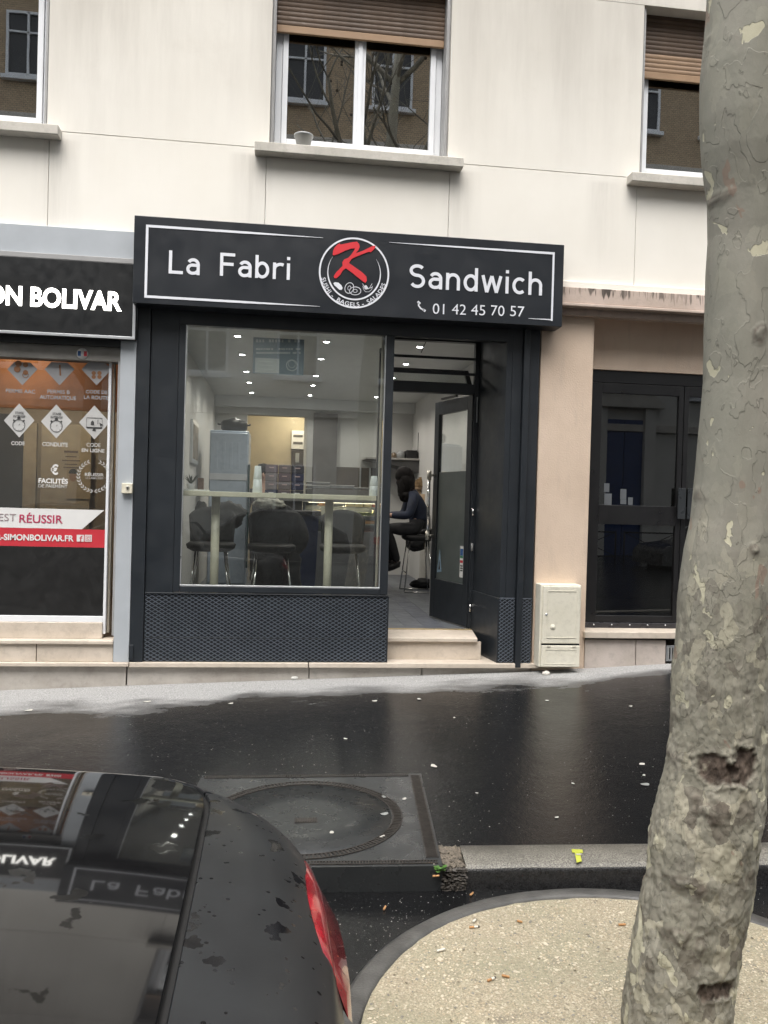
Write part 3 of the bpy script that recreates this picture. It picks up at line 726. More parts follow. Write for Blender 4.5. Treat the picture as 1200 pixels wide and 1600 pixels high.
for (px, py, w, h) in ((947, 762, 8, 14), (949, 780, 11, 18), (973, 772, 9, 16), (973, 784, 9, 8), (984, 783, 7, 12)):
    a = at(px-w/2, py-h/2, RY+.02); b = at(px+w/2, py+h/2, RY+.02); nn = MB(); nn.box(a.x, b.x, RY+.006, RY+.008, b.z, a.z); nn.build('notice', ntm, ed)
# hall behind the dark door (dim)
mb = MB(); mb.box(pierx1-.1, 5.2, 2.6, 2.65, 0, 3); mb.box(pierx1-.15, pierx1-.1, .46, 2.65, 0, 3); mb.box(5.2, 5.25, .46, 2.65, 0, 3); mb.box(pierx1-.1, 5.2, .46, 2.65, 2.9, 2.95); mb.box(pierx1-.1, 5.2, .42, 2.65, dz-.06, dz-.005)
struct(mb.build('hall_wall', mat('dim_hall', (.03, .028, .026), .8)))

# ------------------------------------------------------------------ utility cabinet on the pavement
cx0, cx1 = at(847, 950, -.16).x, at(908, 950, -.16).x; cz0, cz1 = at(875, 1043, -.16).z, at(875, 914, -.16).z
czm = at(875, 1008, -.16).z
uc = thing('utility_cabinet', 'cream plastic utility cabinet standing against the pink pier', 'cabinet', ((cx0+cx1)/2, -.08, cz0))
box('body', boxm, uc, cx0-.012, cx1+.004, -.145, -.001, cz0, cz1, .006)
box('upper_door', boxm, uc, cx0+.008, cx1-.006, -.160, -.146, czm+.012, cz1-.012, .006)
mb = MB(); a, b, c, d = cx0+.045, cx1-.04, czm+.06, cz1-.05
for q in ((a, b, c, c+.006), (a, b, d-.006, d), (a, a+.006, c+.006, d-.006), (b-.006, b, c+.006, d-.006)): mb.box(q[0], q[1], -.164, -.1605, q[2], q[3])
mb.build('raised_border', boxm, uc, .002)
box('lower_door', boxm, uc, cx0+.004, cx1-.002, -.168, -.146, cz0+.006, czm-.004, .006)
mb = MB(); a, b, c, d = cx0+.03, cx1-.03, cz0+.03, czm-.035
for q in ((a, b, c, c+.005), (a, b, d-.005, d), (a, a+.005, c+.005, d-.005), (b-.005, b, c+.005, d-.005)): mb.box(q[0], q[1], -.171, -.1685, q[2], q[3])
mb.build('lower_border', boxm, uc, .002)
box('shadow_gap', blackp, uc, cx0+.006, cx1-.004, -.155, -.146, czm-.003, czm+.011, 0)
for z_ in (czm-.008,): 
    for x_ in (cx0+.05, cx1-.07): box('hinge', boxm, uc, x_, x_+.03, -.176, -.166, z_-.006, z_+.008, .002)
lc = at(853, 960, -.165); MB().lathe([(.010, -.004), (.010, .004)], (lc.x+.005, -.162, lc.z), 14, 0, 'y').build('lock', alu, uc)
lc2 = at(864, 980, -.165); MB().lathe([(.024, .004), (.024, -.001), (.019, -.003), (.014, -.003), (.012, -.006), (.001, -.006)], (lc2.x, -.161, lc2.z), 20, 0, 'y').build('turn_knob', boxm, uc)
mb = MB(); q = at(848, 1048, -.05)
mb.ball((q.x-.01, -.17, zwall(2.3)+.01), .035, 8, 0, (1.1, .6, .7)); tag(mb.build('rubble_lump', sillm), 'small grey lump of mortar at the foot of the cream cabinet', 'mortar lump')

# ------------------------------------------------------------------ stone ledge and steps of the two shops
fp = thing('stone_ledge', 'worn beige stone ledge and plinth running under both shopfronts', 'plinth', (0, .1, -.2))
LY = -.04
for (a, b) in ((-6.5, -3.2), (-3.19, -1.20)): box('plinth_stone', plinthm, fp, a, b, -.012, .25, -.6, -.036+(.0), .004)
for (a, b) in ((-1.19, .288), (.296, 1.25), (1.258, 2.21)): box('plinth_stone', plinthm, fp, a, b, -.004, .25, -.6, -.042, .004)
for (a, b) in ((-6.5, -2.6), (-2.592, -1.175)): box('ledge_slab', marble, fp, a, b, -.06, .25, -.035, -.004, .005)
for (a, b) in ((-1.170, .28), (.288, 2.27)): box('ledge_slab', marble, fp, a, b, -.05, .62, -.041, -.002, .005)
fs_ = thing('door_step', 'beige stone step leading up to the open shop door', 'step', (1.4, .35, 0))
# right edge of the step follows the slanted reveal
box('riser', marble, fs_, .952, 1.80, .14, .155, -.001, .155, .002)
MB().prism([(.952, .11, .156), (1.76, .11, .156), (1.83, .60, .156), (.952, .60, .156)], (0, 0, .032)).build('tread', marble, fs_, .005)
box('brass_strip', mat('threshold_strip', (.45, .36, .2), .35, metal=.6), fs_, .952, 1.83, .595, .625, .188, .1965, .002)
# ================================================================== SANDWICH SHOPFRONT
sf = thing('sandwich_shopfront', 'anthracite sandwich shop front with a large window, mesh plinth and recessed doorway', 'shopfront', (.5, .1, 0))
XL, XR = -1.172, 2.205
wl, wr = -.780, .862       # glass edges
wt, wb = 2.765, .635
ptop = .565
HT = 3.0
box('corner_post', anth, sf, XL, XL+.105, -.035, .06, .001, HT, .004)
box('side_panel', anth, sf, XL+.108, wl-.062, -.012, .06, ptop+.001, HT, .003)
box('header_panel', anth, sf, XL+.106, XR-.10, -.010, .06, wt+.004, HT, .003)
mb = MB(); fw = .06
mb.box(wl-fw, wl-.008, -.022, .05, wb-fw, wt+.002); mb.box(wr+.006, wr+.075, -.022, .06, wb-fw, wt+.002); mb.box(wl-.008, wr+.006, -.022, .05, wb-fw, wb-.01)
mb.build('window_frame', anth, sf, .004)
mb = MB(); mb.box(wl-.008, wl, -.016, .03, wb, wt); mb.box(wr, wr+.006, -.016, .03, wb, wt); mb.box(wl-.008, wr+.006, -.018, .03, wb-.0095, wb)
mb.build('glazing_bead', alu, sf, .0015)
MB().box(wl, wr, .004, .012, wb, wt).build('window_pane', gl_shop, sf)
# glazed return into the doorway recess
mb = MB(); mb.box(wr+.02, wr+.07, .061, .10, wb-fw, wt); mb.box(wr+.02, wr+.07, .56, .62, wb-fw, wt); mb.box(wr+.02, wr+.07, .10, .56, wb-fw, wb-.0)
mb.box(wr+.02, wr+.07, .061, .62, .19, wb-fw-.001); mb.build('return_frame', anth, sf, .003)
MB().box(wr+.04, wr+.048, .10, .56, wb, wt).build('return_pane', gl_shop, sf)
mb = MB(); mb.box(wr-.025, wr-.012, .05, .07, wb, wt); mb.box(wr-.008, wr+.001, .09, .10, wb, wt); mb.build('inner_trim', mat('cream_trim', (.52, .48, .40), .5), sf, .002)
# expanded-metal plinth
def lattice(mb, x0, x1, z0, z1, Y, cw=.0535, ch=.0315):
    nx = int(round((x1-x0)/cw)); nz = int(round((z1-z0)/ch)); cw = (x1-x0)/nx; ch = (z1-z0)/nz
    t = .0032
    for i in range(nx):
        for j in range(nz):
            cx, cz = x0+cw*(i+.5), z0+ch*(j+.5)
            for sx, sz in ((1, 1), (-1, 1), (-1, -1), (1, -1)):
                a = Vector((cx+sx*cw/2, Y, cz)); b = Vector((cx, Y, cz+sz*ch/2)); m = (a+b)/2; d = (b-a)/2
                n = Vector((-d.z, 0, d.x)).normalized()*t*.75
                off = -.003 if sz > 0 else .0
                mb.add([a+n, b+n+Vector((0, off, 0)), b-n+Vector((0, off, 0)), a-n, a+n+Vector((0, .006, 0)), b+n+Vector((0, .006, 0)), b-n+Vector((0, .006, 0)), a-n+Vector((0, .006, 0))], [(0, 3, 2, 1), (0, 1, 5, 4), (2, 3, 7, 6)])
meshm = mat('mesh_steel', (.13, .15, .18), .42, metal=.2, var=.15)
pbm = mat('mesh_backing', (.012, .015, .019), .6)
px0, px1 = XL+.108, .945
mb = MB(); mb.box(px0, px1, -.012, .05, .002, ptop); pbk = mb.build('plinth_backing', pbm, sf)
mb = MB(); lattice(mb, px0+.004, px1-.004, .006, .195, -.020); lattice(mb, px0+.004, px1-.004, .203, ptop-.008, -.020); stuff(mb.build('expanded_mesh', meshm, sf, recalc=False))
mb = MB(); mb.box(px0, px1, -.030, -.010, ptop-.006, ptop+.004); mb.box(px1-.006, px1+.004, -.028, .05, .002, ptop-.006); mb.box(px0, px1, -.022, -.011, .196, .202); mb.build('mesh_trim', anth, sf, .002)
# doorway: right reveal, posts
MB().prism([(1.825, .64, -.001), (1.915, -.012, -.001), (1.965, -.012, -.001), (1.92, .64, -.001)], (0, 0, 3.0)).build('reveal_panel', anth, sf, .003)
rp = [(1.822, .63), (1.910, -.014)]
MB().prism([(rp[0][0]-.008, rp[0][1], .0), (rp[1][0]-.008, rp[1][1], .0), (rp[1][0]+.004, rp[1][1]-.004, 0), (rp[0][0]+.004, rp[0][1], 0)], (0, 0, .56)).build('reveal_plinth', anth, sf, .002)
box('front_panel', anth, sf, 1.966, 2.055, -.012, .06, .001, HT, .003)
mb = MB(); mb.box(1.912, 2.052, -.016, -.0125, .002, .56); mb.build('plinth_backing', pbm, sf)
mb = MB(); lattice(mb, 1.914, 2.05, .006, .555, -.022, .05); lattice(mb, 2.112, 2.203, .0, .555, -.024, .045); stuff(mb.build('expanded_mesh', meshm, sf, recalc=False))
box('round_post', anth, sf, 2.058, 2.108, -.055, .06, -.035, 2.91, .006)
box('end_strip', anth, sf, 2.112, XR, -.018, .06, .001, 2.91, .003)
box('mesh_top_trim', meshm, sf, 1.912, 2.05, -.026, -.012, .557, .563, .001); box('mesh_top_trim', meshm, sf, 2.112, 2.203, -.028, -.018, .557, .563, .001)
# doorway frame, transom with tilted open fanlight
FY = .62; dz0 = .196
zt1 = at(680, 600, FY).z     # transom bar
box('door_jamb', anth, sf, 1.79, 1.835, FY, FY+.07, dz0, HT, .003)
box('door_jamb', anth, sf, .932, .975, FY, FY+.07, dz0, HT, .003)
za, zb_ = at(680, 600, FY).z, at(680, 612, FY).z
box('transom_bar', anth, sf, .976, 1.789, FY-.01, FY+.07, zb_-.01, za+.01, .003)
zc = at(680, 533, FY).z
box('transom_header', anth, sf, .976, 1.789, FY, FY+.07, zc, HT+.05, .003)
for py in (559, 583):
    z_ = at(680, py, FY+.02).z; box('security_bar', anth, sf, .976, 1.789, FY-.002, FY+.016, z_-.012, z_+.012, .002)
# fanlight sash tipped inwards
ang = rad(48); hz_ = za+.012; w2 = .78; hh = .25
fl = MB()
def fpt(x, s, t=0): return Vector((x, FY+.06+s*math.sin(ang)+t*math.cos(ang), hz_+s*math.cos(ang)-t*math.sin(ang)))
def fbox(x0, x1, s0, s1): fl.obox((fpt(x0, s0, .015)+fpt(x1, s1, .015))/2, ((x1-x0)/2, 0, 0), (fpt(0, s1)-fpt(0, s0))/2, (fpt(0, 0, .03)-fpt(0, 0, 0))/2)
fbox(.985, 1.03, 0, hh); fbox(1.735, 1.78, 0, hh); fbox(1.031, 1.734, 0, .03); fbox(1.031, 1.734, hh-.03, hh); flo = fl.build('fanlight', anth, sf, .003)
mb = MB(); mb.obox((fpt(1.031, .045, .015)+fpt(1.734, hh-.045, .015))/2, (.352, 0, 0), (fpt(0, hh-.045)-fpt(0, .045))/2, (fpt(0, 0, .004)-fpt(0, 0, 0))/2); mb.build('fanlight_pane', gl_shop, flo)
mb = MB(); mb.tube([(1.33, FY+.08, zc+.01), (1.30, FY+.16, hz_+.30)], .004, 6); mb.build('restraint_cord', rubber, sf)
# soffit above the recess
box('recess_soffit', anth, sf, .93, 1.92, -.01, .61, 2.88, 2.94, .003)
# open door leaf
hx, hy = 1.80, FY+.03; fx, fy = 1.585, 1.40
u = Vector((fx-hx, fy-hy, 0)); DW = u.length; u.normalize(); nrm = Vector((u.y, -u.x, 0))
if nrm.y > 0: nrm = -nrm
ztop = at(745, 617, FY+.03).z
leaf = thing('shop_door', 'open dark shop door with a frosted glass pane and long pull handle', 'door', (hx, hy, dz0))
def lbox(mb, s0, s1, z0, z1, d0=-.022, d1=.022):
    c = Vector((hx, hy, 0))+u*(s0+s1)/2+nrm*(d0+d1)/2; c.z = (z0+z1)/2
    return mb.obox(c, u*(s1-s0)/2, nrm*(d1-d0)/2, (0, 0, (z1-z0)/2))
zk = .60; zt_ = ztop-.13
mb = MB(); lbox(mb, 0, .095, dz0+.012, ztop); lbox(mb, DW-.095, DW, dz0+.012, ztop); lbox(mb, .095, DW-.095, dz0+.012, zk); lbox(mb, .095, DW-.095, zt_, ztop); mb.build('leaf_frame', anth, leaf, .003)
zfrost = at(715, 737, 1.0).z
mb = MB(); lbox(mb, .095, DW-.095, zk, zt_, -.004, .004); mb.build('pane', gl_shop, leaf)
fm, ft, fb = newmat('frosted_film'); fb.inputs['Base Color'].default_value = (.12, .14, .135, 1); fb.inputs['Roughness'].default_value = .35; fb.inputs['Transmission Weight'].default_value = .25
L(ft, ramp(ft, noisef(ft, coords(ft), 3, 4), [(.3, (.10, .12, .115)), (.7, (.15, .17, .165))]), fb.inputs['Base Color'])
mb = MB(); lbox(mb, .097, DW-.097, zk+.002, zfrost, .0045, .0055); mb.build('frosted_film', fm, leaf)
# pull handle near the free edge
hs_ = DW-.035; z1h, z0h = at(682, 738, 1.3).z, at(678, 842, 1.3).z
def lp(s, d, z): p = Vector((hx, hy, 0))+u*s+nrm*d; p.z = z; return p
mb = MB(); mb.tube([lp(hs_, .085, z0h), lp(hs_, .085, z1h)], .016, 14); hn = mb.build('pull_handle', chrome, leaf)
mb = MB()
for z_ in (z0h+.03, z1h-.03): mb.tube([lp(hs_, .02, z_), lp(hs_, .085, z_)], .012, 10); mb.tube([lp(hs_, .085, z_-.045), lp(hs_, .085, z_+.045)], .022, 14)
mb.build('handle_mount', brass, hn)
mb = MB(); mb.tube([lp(hs_, -.085, z0h), lp(hs_, -.085, z1h)], .016, 12); mb.build('inner_pull_handle', chrome, leaf)
mb = MB(); lbox(mb, DW-.004, DW+.012, dz0+.012, z0h, -.01, .02); mb.build('edge_seal', guidem, leaf)
for py in (800, 855, 950):
    z_ = at(741, py, FY).z
    mb = MB(); mb.tube([(hx+.006, hy-.035, z_-.035), (hx+.006, hy-.035, z_+.035)], .009, 10); mb.build('hinge', chrome if py != 855 else guidem, leaf)
mb = MB(); lbox(mb, .30, .62, ztop+.012, ztop+.03, .02, .04); mb.build('closer_arm', rubber, leaf)
# stickers on the glass
bl = mat('sticker_blue', (.25, .36, .46), .5, bump=0); bd = mat('sticker_navy', (.03, .10, .28), .5, bump=0); gr = mat('sticker_green', (.05, .22, .12), .5, bump=0)
s1 = .155
mb = MB(); lbox(mb, s1-.032, s1+.032, .66, .96, .006, .0068); mb.build('white_sticker', decalw, leaf)
mb = MB(); lbox(mb, s1-.028, s1+.028, .87, .935, .0069, .0074); mb.build('sticker_print', bd, leaf)
mb = MB(); lbox(mb, s1-.028, s1+.028, .845, .868, .0069, .0074); mb.build('sticker_print', gr, leaf)
mb = MB(); lbox(mb, s1-.028, s1+.028, .80, .825, .0069, .0074); mb.build('sticker_print', decalr, leaf)
mb = MB()
for k in range(3): lbox(mb, s1-.026, s1+.022, .765-k*.022, .777-k*.022, .0069, .0074)
mb.build('sticker_print', decald, leaf)
s2 = DW-.165
mb = MB(); mb.prism([lp(s2-.05, .006, .68), lp(s2+.05, .006, .665), lp(s2, .006, .90)], nrm*.001); mb.build('triangle_sticker', bl, leaf)
mb = MB(); mb.prism([lp(s2-.02, .0072, .70), lp(s2+.02, .0072, .695), lp(s2, .0072, .80)], nrm*.0006); mb.build('sticker_print', decald, leaf)
# small fittings on the jamb
q = at(757, 684, FY-.02); box('door_contact', brass, sf, q.x-.012, q.x+.012, FY-.03, FY-.002, q.z-.07, q.z+.07, .003)
q = at(746, 640, FY-.02); box('jamb_strip', greyp, sf, q.x-.006, q.x+.004, FY-.012, FY-.002, q.z-.12, q.z+.12, .001)
# black poster glued inside the top of the window (illegible print)
pa, pb = at(396, 527, .02), at(474, 587, .02)
po = thing('window_poster', 'blue grey poster with a pale box stuck inside the top of the shop window', 'poster', ((pa.x+pb.x)/2, .02, pb.z))
bgp = mat('poster_bluegrey', (.17, .21, .235), .5, bump=0); bgl = mat('poster_pale', (.40, .42, .40), .5, bump=0)
box('sheet', bgp, po, pa.x, pb.x, .0135, .0145, pb.z, pa.z, 0)
mb = MB(); a, b = at(399, 559, .02), at(436, 584, .02); mb.box(a.x, b.x, .0122, .0133, b.z, a.z); mb.build('pale_box', bgl, po)
mb = MB()
for r_, (y0, n_) in enumerate(((535, 14), (547, 18), (553, 22))):
    for k in range(n_):
        if random.random() < .25: continue
        a = at(400+70*k/n_, y0, .02); mb.box(a.x, a.x+.014+.006*random.random(), .0126, .0134, a.z, a.z+.016+.008*(r_ == 0))
for k in range(3): a = at(404, 565+k*6, .02); mb.box(a.x, a.x+.12, .0112, .0121, a.z, a.z+.006)
mb.build('small_print', bgl, po)
mb = MB(); a = at(456, 571, .02); stroke(mb, arc(a.x, a.z, .045, 0, 350, 20), .008, .0124, .001); stroke(mb, arc(a.x, a.z+.01, .03, 0, 350, 16), .005, .0124, .001); mb.build('round_emblem', bgl, po)

# ------------------------------------------------------------------ fascia sign
sg = thing('shop_sign', 'large black fascia sign reading La Fabri K Sandwich over the shop window', 'sign', (.57, -.1, 2.88))
SX_0, SX_1, SZ0, SZ1, SY = -1.188, 2.333, 2.880, 3.570, -.20
box('sign_board', anth2, sg, SX_0, SX_1, SY, -.012, SZ0, SZ1, .004)
TY = SY-.004
def S_(px, py): p = at(px, py, TY); return (p.x, p.z)
def fitS(name, s, x0, x1, base, capy, bold=.0, slope=0, cap=.729):
    a = S_(x0, base); b = S_(x1, base+slope); c = S_((x0+x1)/2, capy)
    zb = (a[1]+b[1])/2; return text_fit(name, s, a[0], b[0], zb, c[1], TY, letter, sg, bold, cap=cap)
XLa = at(229, 400, TY).x; zT = at(229, 352, TY).z-.004; zBt = at(229, 464, TY).z+.004; XRb = at(864, 440, TY).x
lw = .020
mb = MB()
xg0, xg1 = at(500, 400, TY).x, at(612, 400, TY).x
stroke(mb, [(XLa, zBt-lw/2), (XLa, zT+lw/2)], lw, TY)
for z_, xe in ((zT, at(505, 372, TY).x), (zBt, at(500, 472, TY).x)):
    stroke(mb, [(XLa+lw/2+.0005, z_), (XLa+(xe-XLa)*.55, z_), (XLa+(xe-XLa)*.8, z_), (xe, z_)], [lw, lw*.9, lw*.45, .002], TY)
stroke(mb, [(XRb, zBt-lw/2+.0), (XRb, zT+lw/2)], lw*.85, TY)
stroke(mb, [(at(608, 380, TY).x, zT), (at(700, 385, TY).x, zT), (XRb-lw*.43, zT)], [.002, lw*.6, lw], TY)
stroke(mb, [(at(826, 494, TY).x, zBt), (XRb-lw*.43, zBt)], [.003, lw*.5], TY)
mb.build('border_line', letter, sg, recalc=False)
stroke_text('letter', 'La', 263, 312, 427, 391, 3, TY, letter, sg)
stroke_text('letter', 'Fabri', 343, 453, 431, 395, 6, TY, letter, sg)
stroke_text('letter', 'Sandwich', 639, 847, 450, 413, 11, TY, letter, sg)
for s_, xa_, xb2, dy_ in (('01', 676, 694, 0), ('42', 706, 728, .9), ('45', 736, 758, 1.8), ('70', 767, 788, 2.8), ('57', 797, 819, 3.8)): fitS('phone_digits', s_, xa_, xb2, 490.5+dy_, 473.5+dy_, -.004)
# handset symbol
c = S_(659, 479); mb = MB()
stroke(mb, [(c[0]-.028, c[1]+.032), (c[0]-.026, c[1]+.006), (c[0]-.008, c[1]-.016), (c[0]+.022, c[1]-.03)], .012, TY)
stroke(mb, [(c[0]-.036, c[1]+.040), (c[0]-.014, c[1]+.022)], .018, TY); stroke(mb, [(c[0]+.010, c[1]-.024), (c[0]+.032, c[1]-.036)], .018, TY)
mb.build('handset_symbol', letter, sg, recalc=False)
# round emblem; measured on the board
lc = S_(553.5, 426.5); LR = abs(S_(609, 426)[0]-S_(498.5, 426)[0])/2
def E_(u_, v_):      # close-up pixels (1200x1246 zoom of 490..620 x 360..495) -> board
    return S_(490+u_*130/1200, 360+v_*135/1246)
mb = MB(); stroke(mb, arc(lc[0], lc[1], LR-.008, 0, 360, 96)[:-1], .0135, TY, closed=True); mb.build('outer_ring', letter, sg, recalc=False)
mb = MB(); r2 = LR*.745
aa = arc(lc[0], lc[1]+.0, r2, 145, 395, 60); ws = [.0125*min(1, min(i, 60-i)/16+.08) for i in range(61)]
stroke(mb, aa, ws, TY); mb.build('inner_ring', letter, sg, recalc=False)
K1 = [(275, 345), (283, 290), (305, 245), (345, 205), (375, 185), (385, 205), (470, 190), (560, 170), (625, 165), (655, 195), (665, 240), (650, 280), (610, 330), (720, 290), (790, 255), (850, 225), (895, 222), (880, 265), (825, 315), (790, 310), (700, 345), (600, 385), (545, 415), (510, 470), (600, 535), (700, 605), (760, 665), (768, 720), (750, 757), (715, 740), (640, 680), (560, 615), (465, 545), (420, 580), (385, 640), (330, 690), (300, 688), (290, 660), (330, 600), (390, 540), (420, 510), (415, 460), (440, 420), (500, 395), (540, 355), (600, 262), (540, 262), (450, 295), (370, 335), (300, 360), (280, 358)]
mb = MB()
from mathutils.geometry import tessellate_polygon
kv = [Vector((E_(*p)[0], TY-.001, E_(*p)[1])) for p in K1]
mb.add(kv, [tuple(f) for f in tessellate_polygon([kv])])
ko = mb.build('red_letter', redk, sg, recalc=False)
sd = ko.modifiers.new('thick', 'SOLIDIFY'); sd.thickness = .002; sd.offset = 0
# words round the ring, bent letter by letter
def bend(s, a0, a1, r, h, bold, parent, name):
    vs, fs = text2d(s, bold, 1.05); xs_ = [v[0] for v in vs]; A, B = min(xs_), max(xs_); mb = MB(); out = []
    for v in vs:
        t = (v[0]-A)/(B-A); w = rad(a0+(a1-a0)*t); rr = r+v[1]/.73*h; out.append((lc[0]+rr*math.cos(w), TY, lc[1]+rr*math.sin(w)))
    mb.add(out, fs); o = mb.build(name, letter, parent, recalc=False); return o
# baseline outside, caps pointing to the centre
def bend_in(s, a0, a1, r, h, bold, name): return bend(s, a0, a1, r, -h, bold, sg, name)
bend_in('SUSHI', 192, 221.5, LR*.945, LR*.125, .01, 'ring_word'); bend_in('-', 227, 230, LR*.945, LR*.11, .02, 'ring_word')
bend_in('BAGELS', 239, 281, LR*.945, LR*.125, .01, 'ring_word'); bend_in('-', 285.5, 289, LR*.945, LR*.11, .02, 'ring_word'); bend_in('SALADES', 296, 344, LR*.945, LR*.125, .01, 'ring_word')
mb = MB()
# sushi piece
P = [E_(*p) for p in ((285, 760), (310, 745), (360, 755), (400, 790), (420, 830), (405, 858), (370, 855), (335, 820), (300, 790))]; poly(mb, P, TY)
for c_, rx, rz_, an in (((515, 830), 62, 78, 20), ((600, 872), 82, 58, 0)):
    o_ = []
    for k in range(24):
        w = 2*math.pi*k/24; x, y = rx*math.cos(w), rz_*math.sin(w); o_.append(E_(c_[0]+x*math.cos(rad(an))-y*math.sin(rad(an)), c_[1]+x*math.sin(rad(an))+y*math.cos(rad(an))))
    stroke(mb, o_, .005, TY, closed=True)
    o_ = [((p[0]-E_(*c_)[0])*.35+E_(*c_)[0], (p[1]-E_(*c_)[1])*.4+E_(*c_)[1]) for p in o_]; stroke(mb, o_, .0035, TY, closed=True)
stroke(mb, [E_(*p) for p in ((710, 800), (720, 850), (750, 885), (800, 885), (840, 850), (848, 800))], .003, TY); stroke(mb, [E_(*p) for p in ((712, 820), (760, 850), (845, 820))], .004, TY)
stroke(mb, [E_(705, 765), E_(740, 830)], .003, TY); stroke(mb, [E_(845, 765), (E_(800, 840))], .003, TY); poly(mb, [E_(*p) for p in ((725, 800), (760, 790), (800, 845), (740, 850))], TY)
mb.build('food_icons', letter, sg, recalc=False)

# ================================================================== DRIVING SCHOOL (left)
ds = thing('driving_school_shopfront', 'grey framed driving school shop window with diamond stickers at the left edge', 'shopfront', (-2.2, .05, 0))
GP0, GP1 = at(188, 560, -.03).x, at(212, 560, -.03).x
box('grey_pilaster', greyp, ds, GP0, XL-.004, -.03, .2, -.003, 2.62, .004)
zg0, zg1 = at(100, 403, -.03).z, at(100, 356, -.03).z
box('grey_header', greyp, ds, -6.5, XL-.004+.10, -.05, .001, zg0, zg1, .004)
box('grey_header_lip', guidem, ds, -6.5, XL+.096, -.09, -.051, zg0-.03, zg0+.012, .004)
s2z0, s2z1 = at(100, 526, -.08).z, zg0-.032
lsn = thing('driving_school_sign', 'black illuminated sign with white lettering ending in ON BOLIVAR', 'sign', (-3, -.05, s2z0))
xr_ = at(211, 530, -.1).x
box('sign_box', blackp, lsn, -6.4, xr_, -.095, -.001, s2z0, s2z1, .003)
mb = MB(); mb.box(-6.4, xr_-.001, -.106, -.0955, s2z0, s2z0+.022); mb.box(xr_-.022, xr_, -.106, -.0955, s2z0+.0225, s2z1); mb.build('silver_trim', alu, lsn, .002)
glow = emis('lit_letter', (1, .98, .92), 2.2)
a, b = at(0, 480, -.1), at(190, 483, -.1); cz_ = at(100, 447, -.1)
o = text_fit('lit_lettering', 'ON BOLIVAR', at(-22, 470, -.1).x, b.x, at(95, 480, -.1).z, at(95, 450, -.1).z, -.100, glow, lsn, .03, .004)
# shutter box, window frame
x_g1 = at(165, 800, .08).x
zb0, zb1 = at(90, 562, .05).z, at(90, 540, .05).z
box('shutter_box', mat('aged_metal', (.26, .25, .23), .6, var=.2), ds, -6.4, GP0-.001, .02, .16, zb0, s2z0+.02, .004)
box('header_board', blackp, ds, -6.4, GP0+.02, -.02, .02, zb1+.0, s2z0+.03, .002)
mb = MB(); fzb = at(80, 962, .08).z
mb.box(x_g1, x_g1+.022, .07, .12, .21, zb0); mb.box(-6.4, x_g1-.001, .07, .12, fzb-.05, fzb); mb.build('window_frame', whitep, ds, .003)
box('guide_rail', guidem, ds, GP0-.022, GP0-.001, .0, .06, .21, zb0, .002)
MB().box(-6.4, x_g1, .090, .096, fzb, zb0).build('window_pane', gl_shop, ds)
box('side_glass_frame', mat('cream_trim', (.52, .48, .40), .5), ds, x_g1+.023, x_g1+.038, .13, .18, .21, zb0, .002)
DY = .084
def D_(px, py): p = at(px, py, DY); return (p.x, p.z)
# bands
zr1, zr0 = D_(80, 825)[1], D_(80, 852)[1]
ang_ = lambda px: 0
mb = MB(); a = D_(166, 828); b = D_(166, 856)
box('red_band', decalr, ds, -6.4, x_g1-.002, DY, DY+.004, b[1], a[1], 0)
w1 = D_(80, 795)[1]
xw1, xw2 = D_(163, 797)[0], D_(128, 826)[0]
mb = MB(); mb.prism([(-6.4, DY-.0005, w1), (xw1, DY-.0005, w1), (xw2, DY-.0005, a[1]+.001), (-6.4, DY-.0005, a[1]+.001)], (0, .004, 0)); mb.build('white_band', decalw, ds)
box('black_lower_film', decalk, ds, -6.4, x_g1-.002, DY+.0005, DY+.0045, fzb+.001, b[1]-.001, 0)
pinkred = mat('crimson_print', (.42, .04, .10), .5, bump=0); gry = mat('grey_print', (.28, .22, .23), .5, bump=0)
TY2 = DY-.003
def fitD(s, x0, x1, yb, yt, m, bold=.02, name='window_lettering', th=.0015):
    A = at(x0, yb, TY2); B = at(x1, yb, TY2); C = at((x0+x1)/2, yb, TY2); T = at((x0+x1)/2, yt, TY2)
    text_fit(name, s, A.x, B.x, C.z, T.z, TY2, m, ds, bold, th)
fitD('RÉUSSIR', 30, 98, 817, 804, pinkred, .012); fitD('EST', -2, 25, 814, 802, gry, -.006)
fitD('R-SIMONBOLIVAR.FR', -6, 115, 844.5, 835, decalw, .03)
q = D_(126, 841); 
for k, (px_) in enumerate((125.5, 138)):
    q = D_(px_, 841); w = .028; mb = MB(); mb.box(q[0]-w, q[0]+w, TY2, TY2+.001, q[1]-w, q[1]+w); mb.build('social_icon', decalw, ds)
    mb = MB()
    if k == 0: stroke(mb, [(q[0]+.018, q[1]+.018), (q[0]+.008, q[1]+.016), (q[0]+.004, q[1]+.006), (q[0]+.004, q[1]-w)], .008, TY2-.001, .0008); stroke(mb, [(q[0]-.006, q[1]+.002), (q[0]+.018, q[1]+.002)], .007, TY2-.0012, .0008)
    else:
        stroke(mb, [(q[0]-.018, q[1]-.018), (q[0]-.018, q[1]+.018), (q[0]+.018, q[1]+.018), (q[0]+.018, q[1]-.018)], .004, TY2-.001, .0008, closed=True); stroke(mb, arc(q[0], q[1], .009, 0, 330, 14), .004, TY2-.001, .0008)
    mb.build('icon_print', decalr, ds, recalc=False)
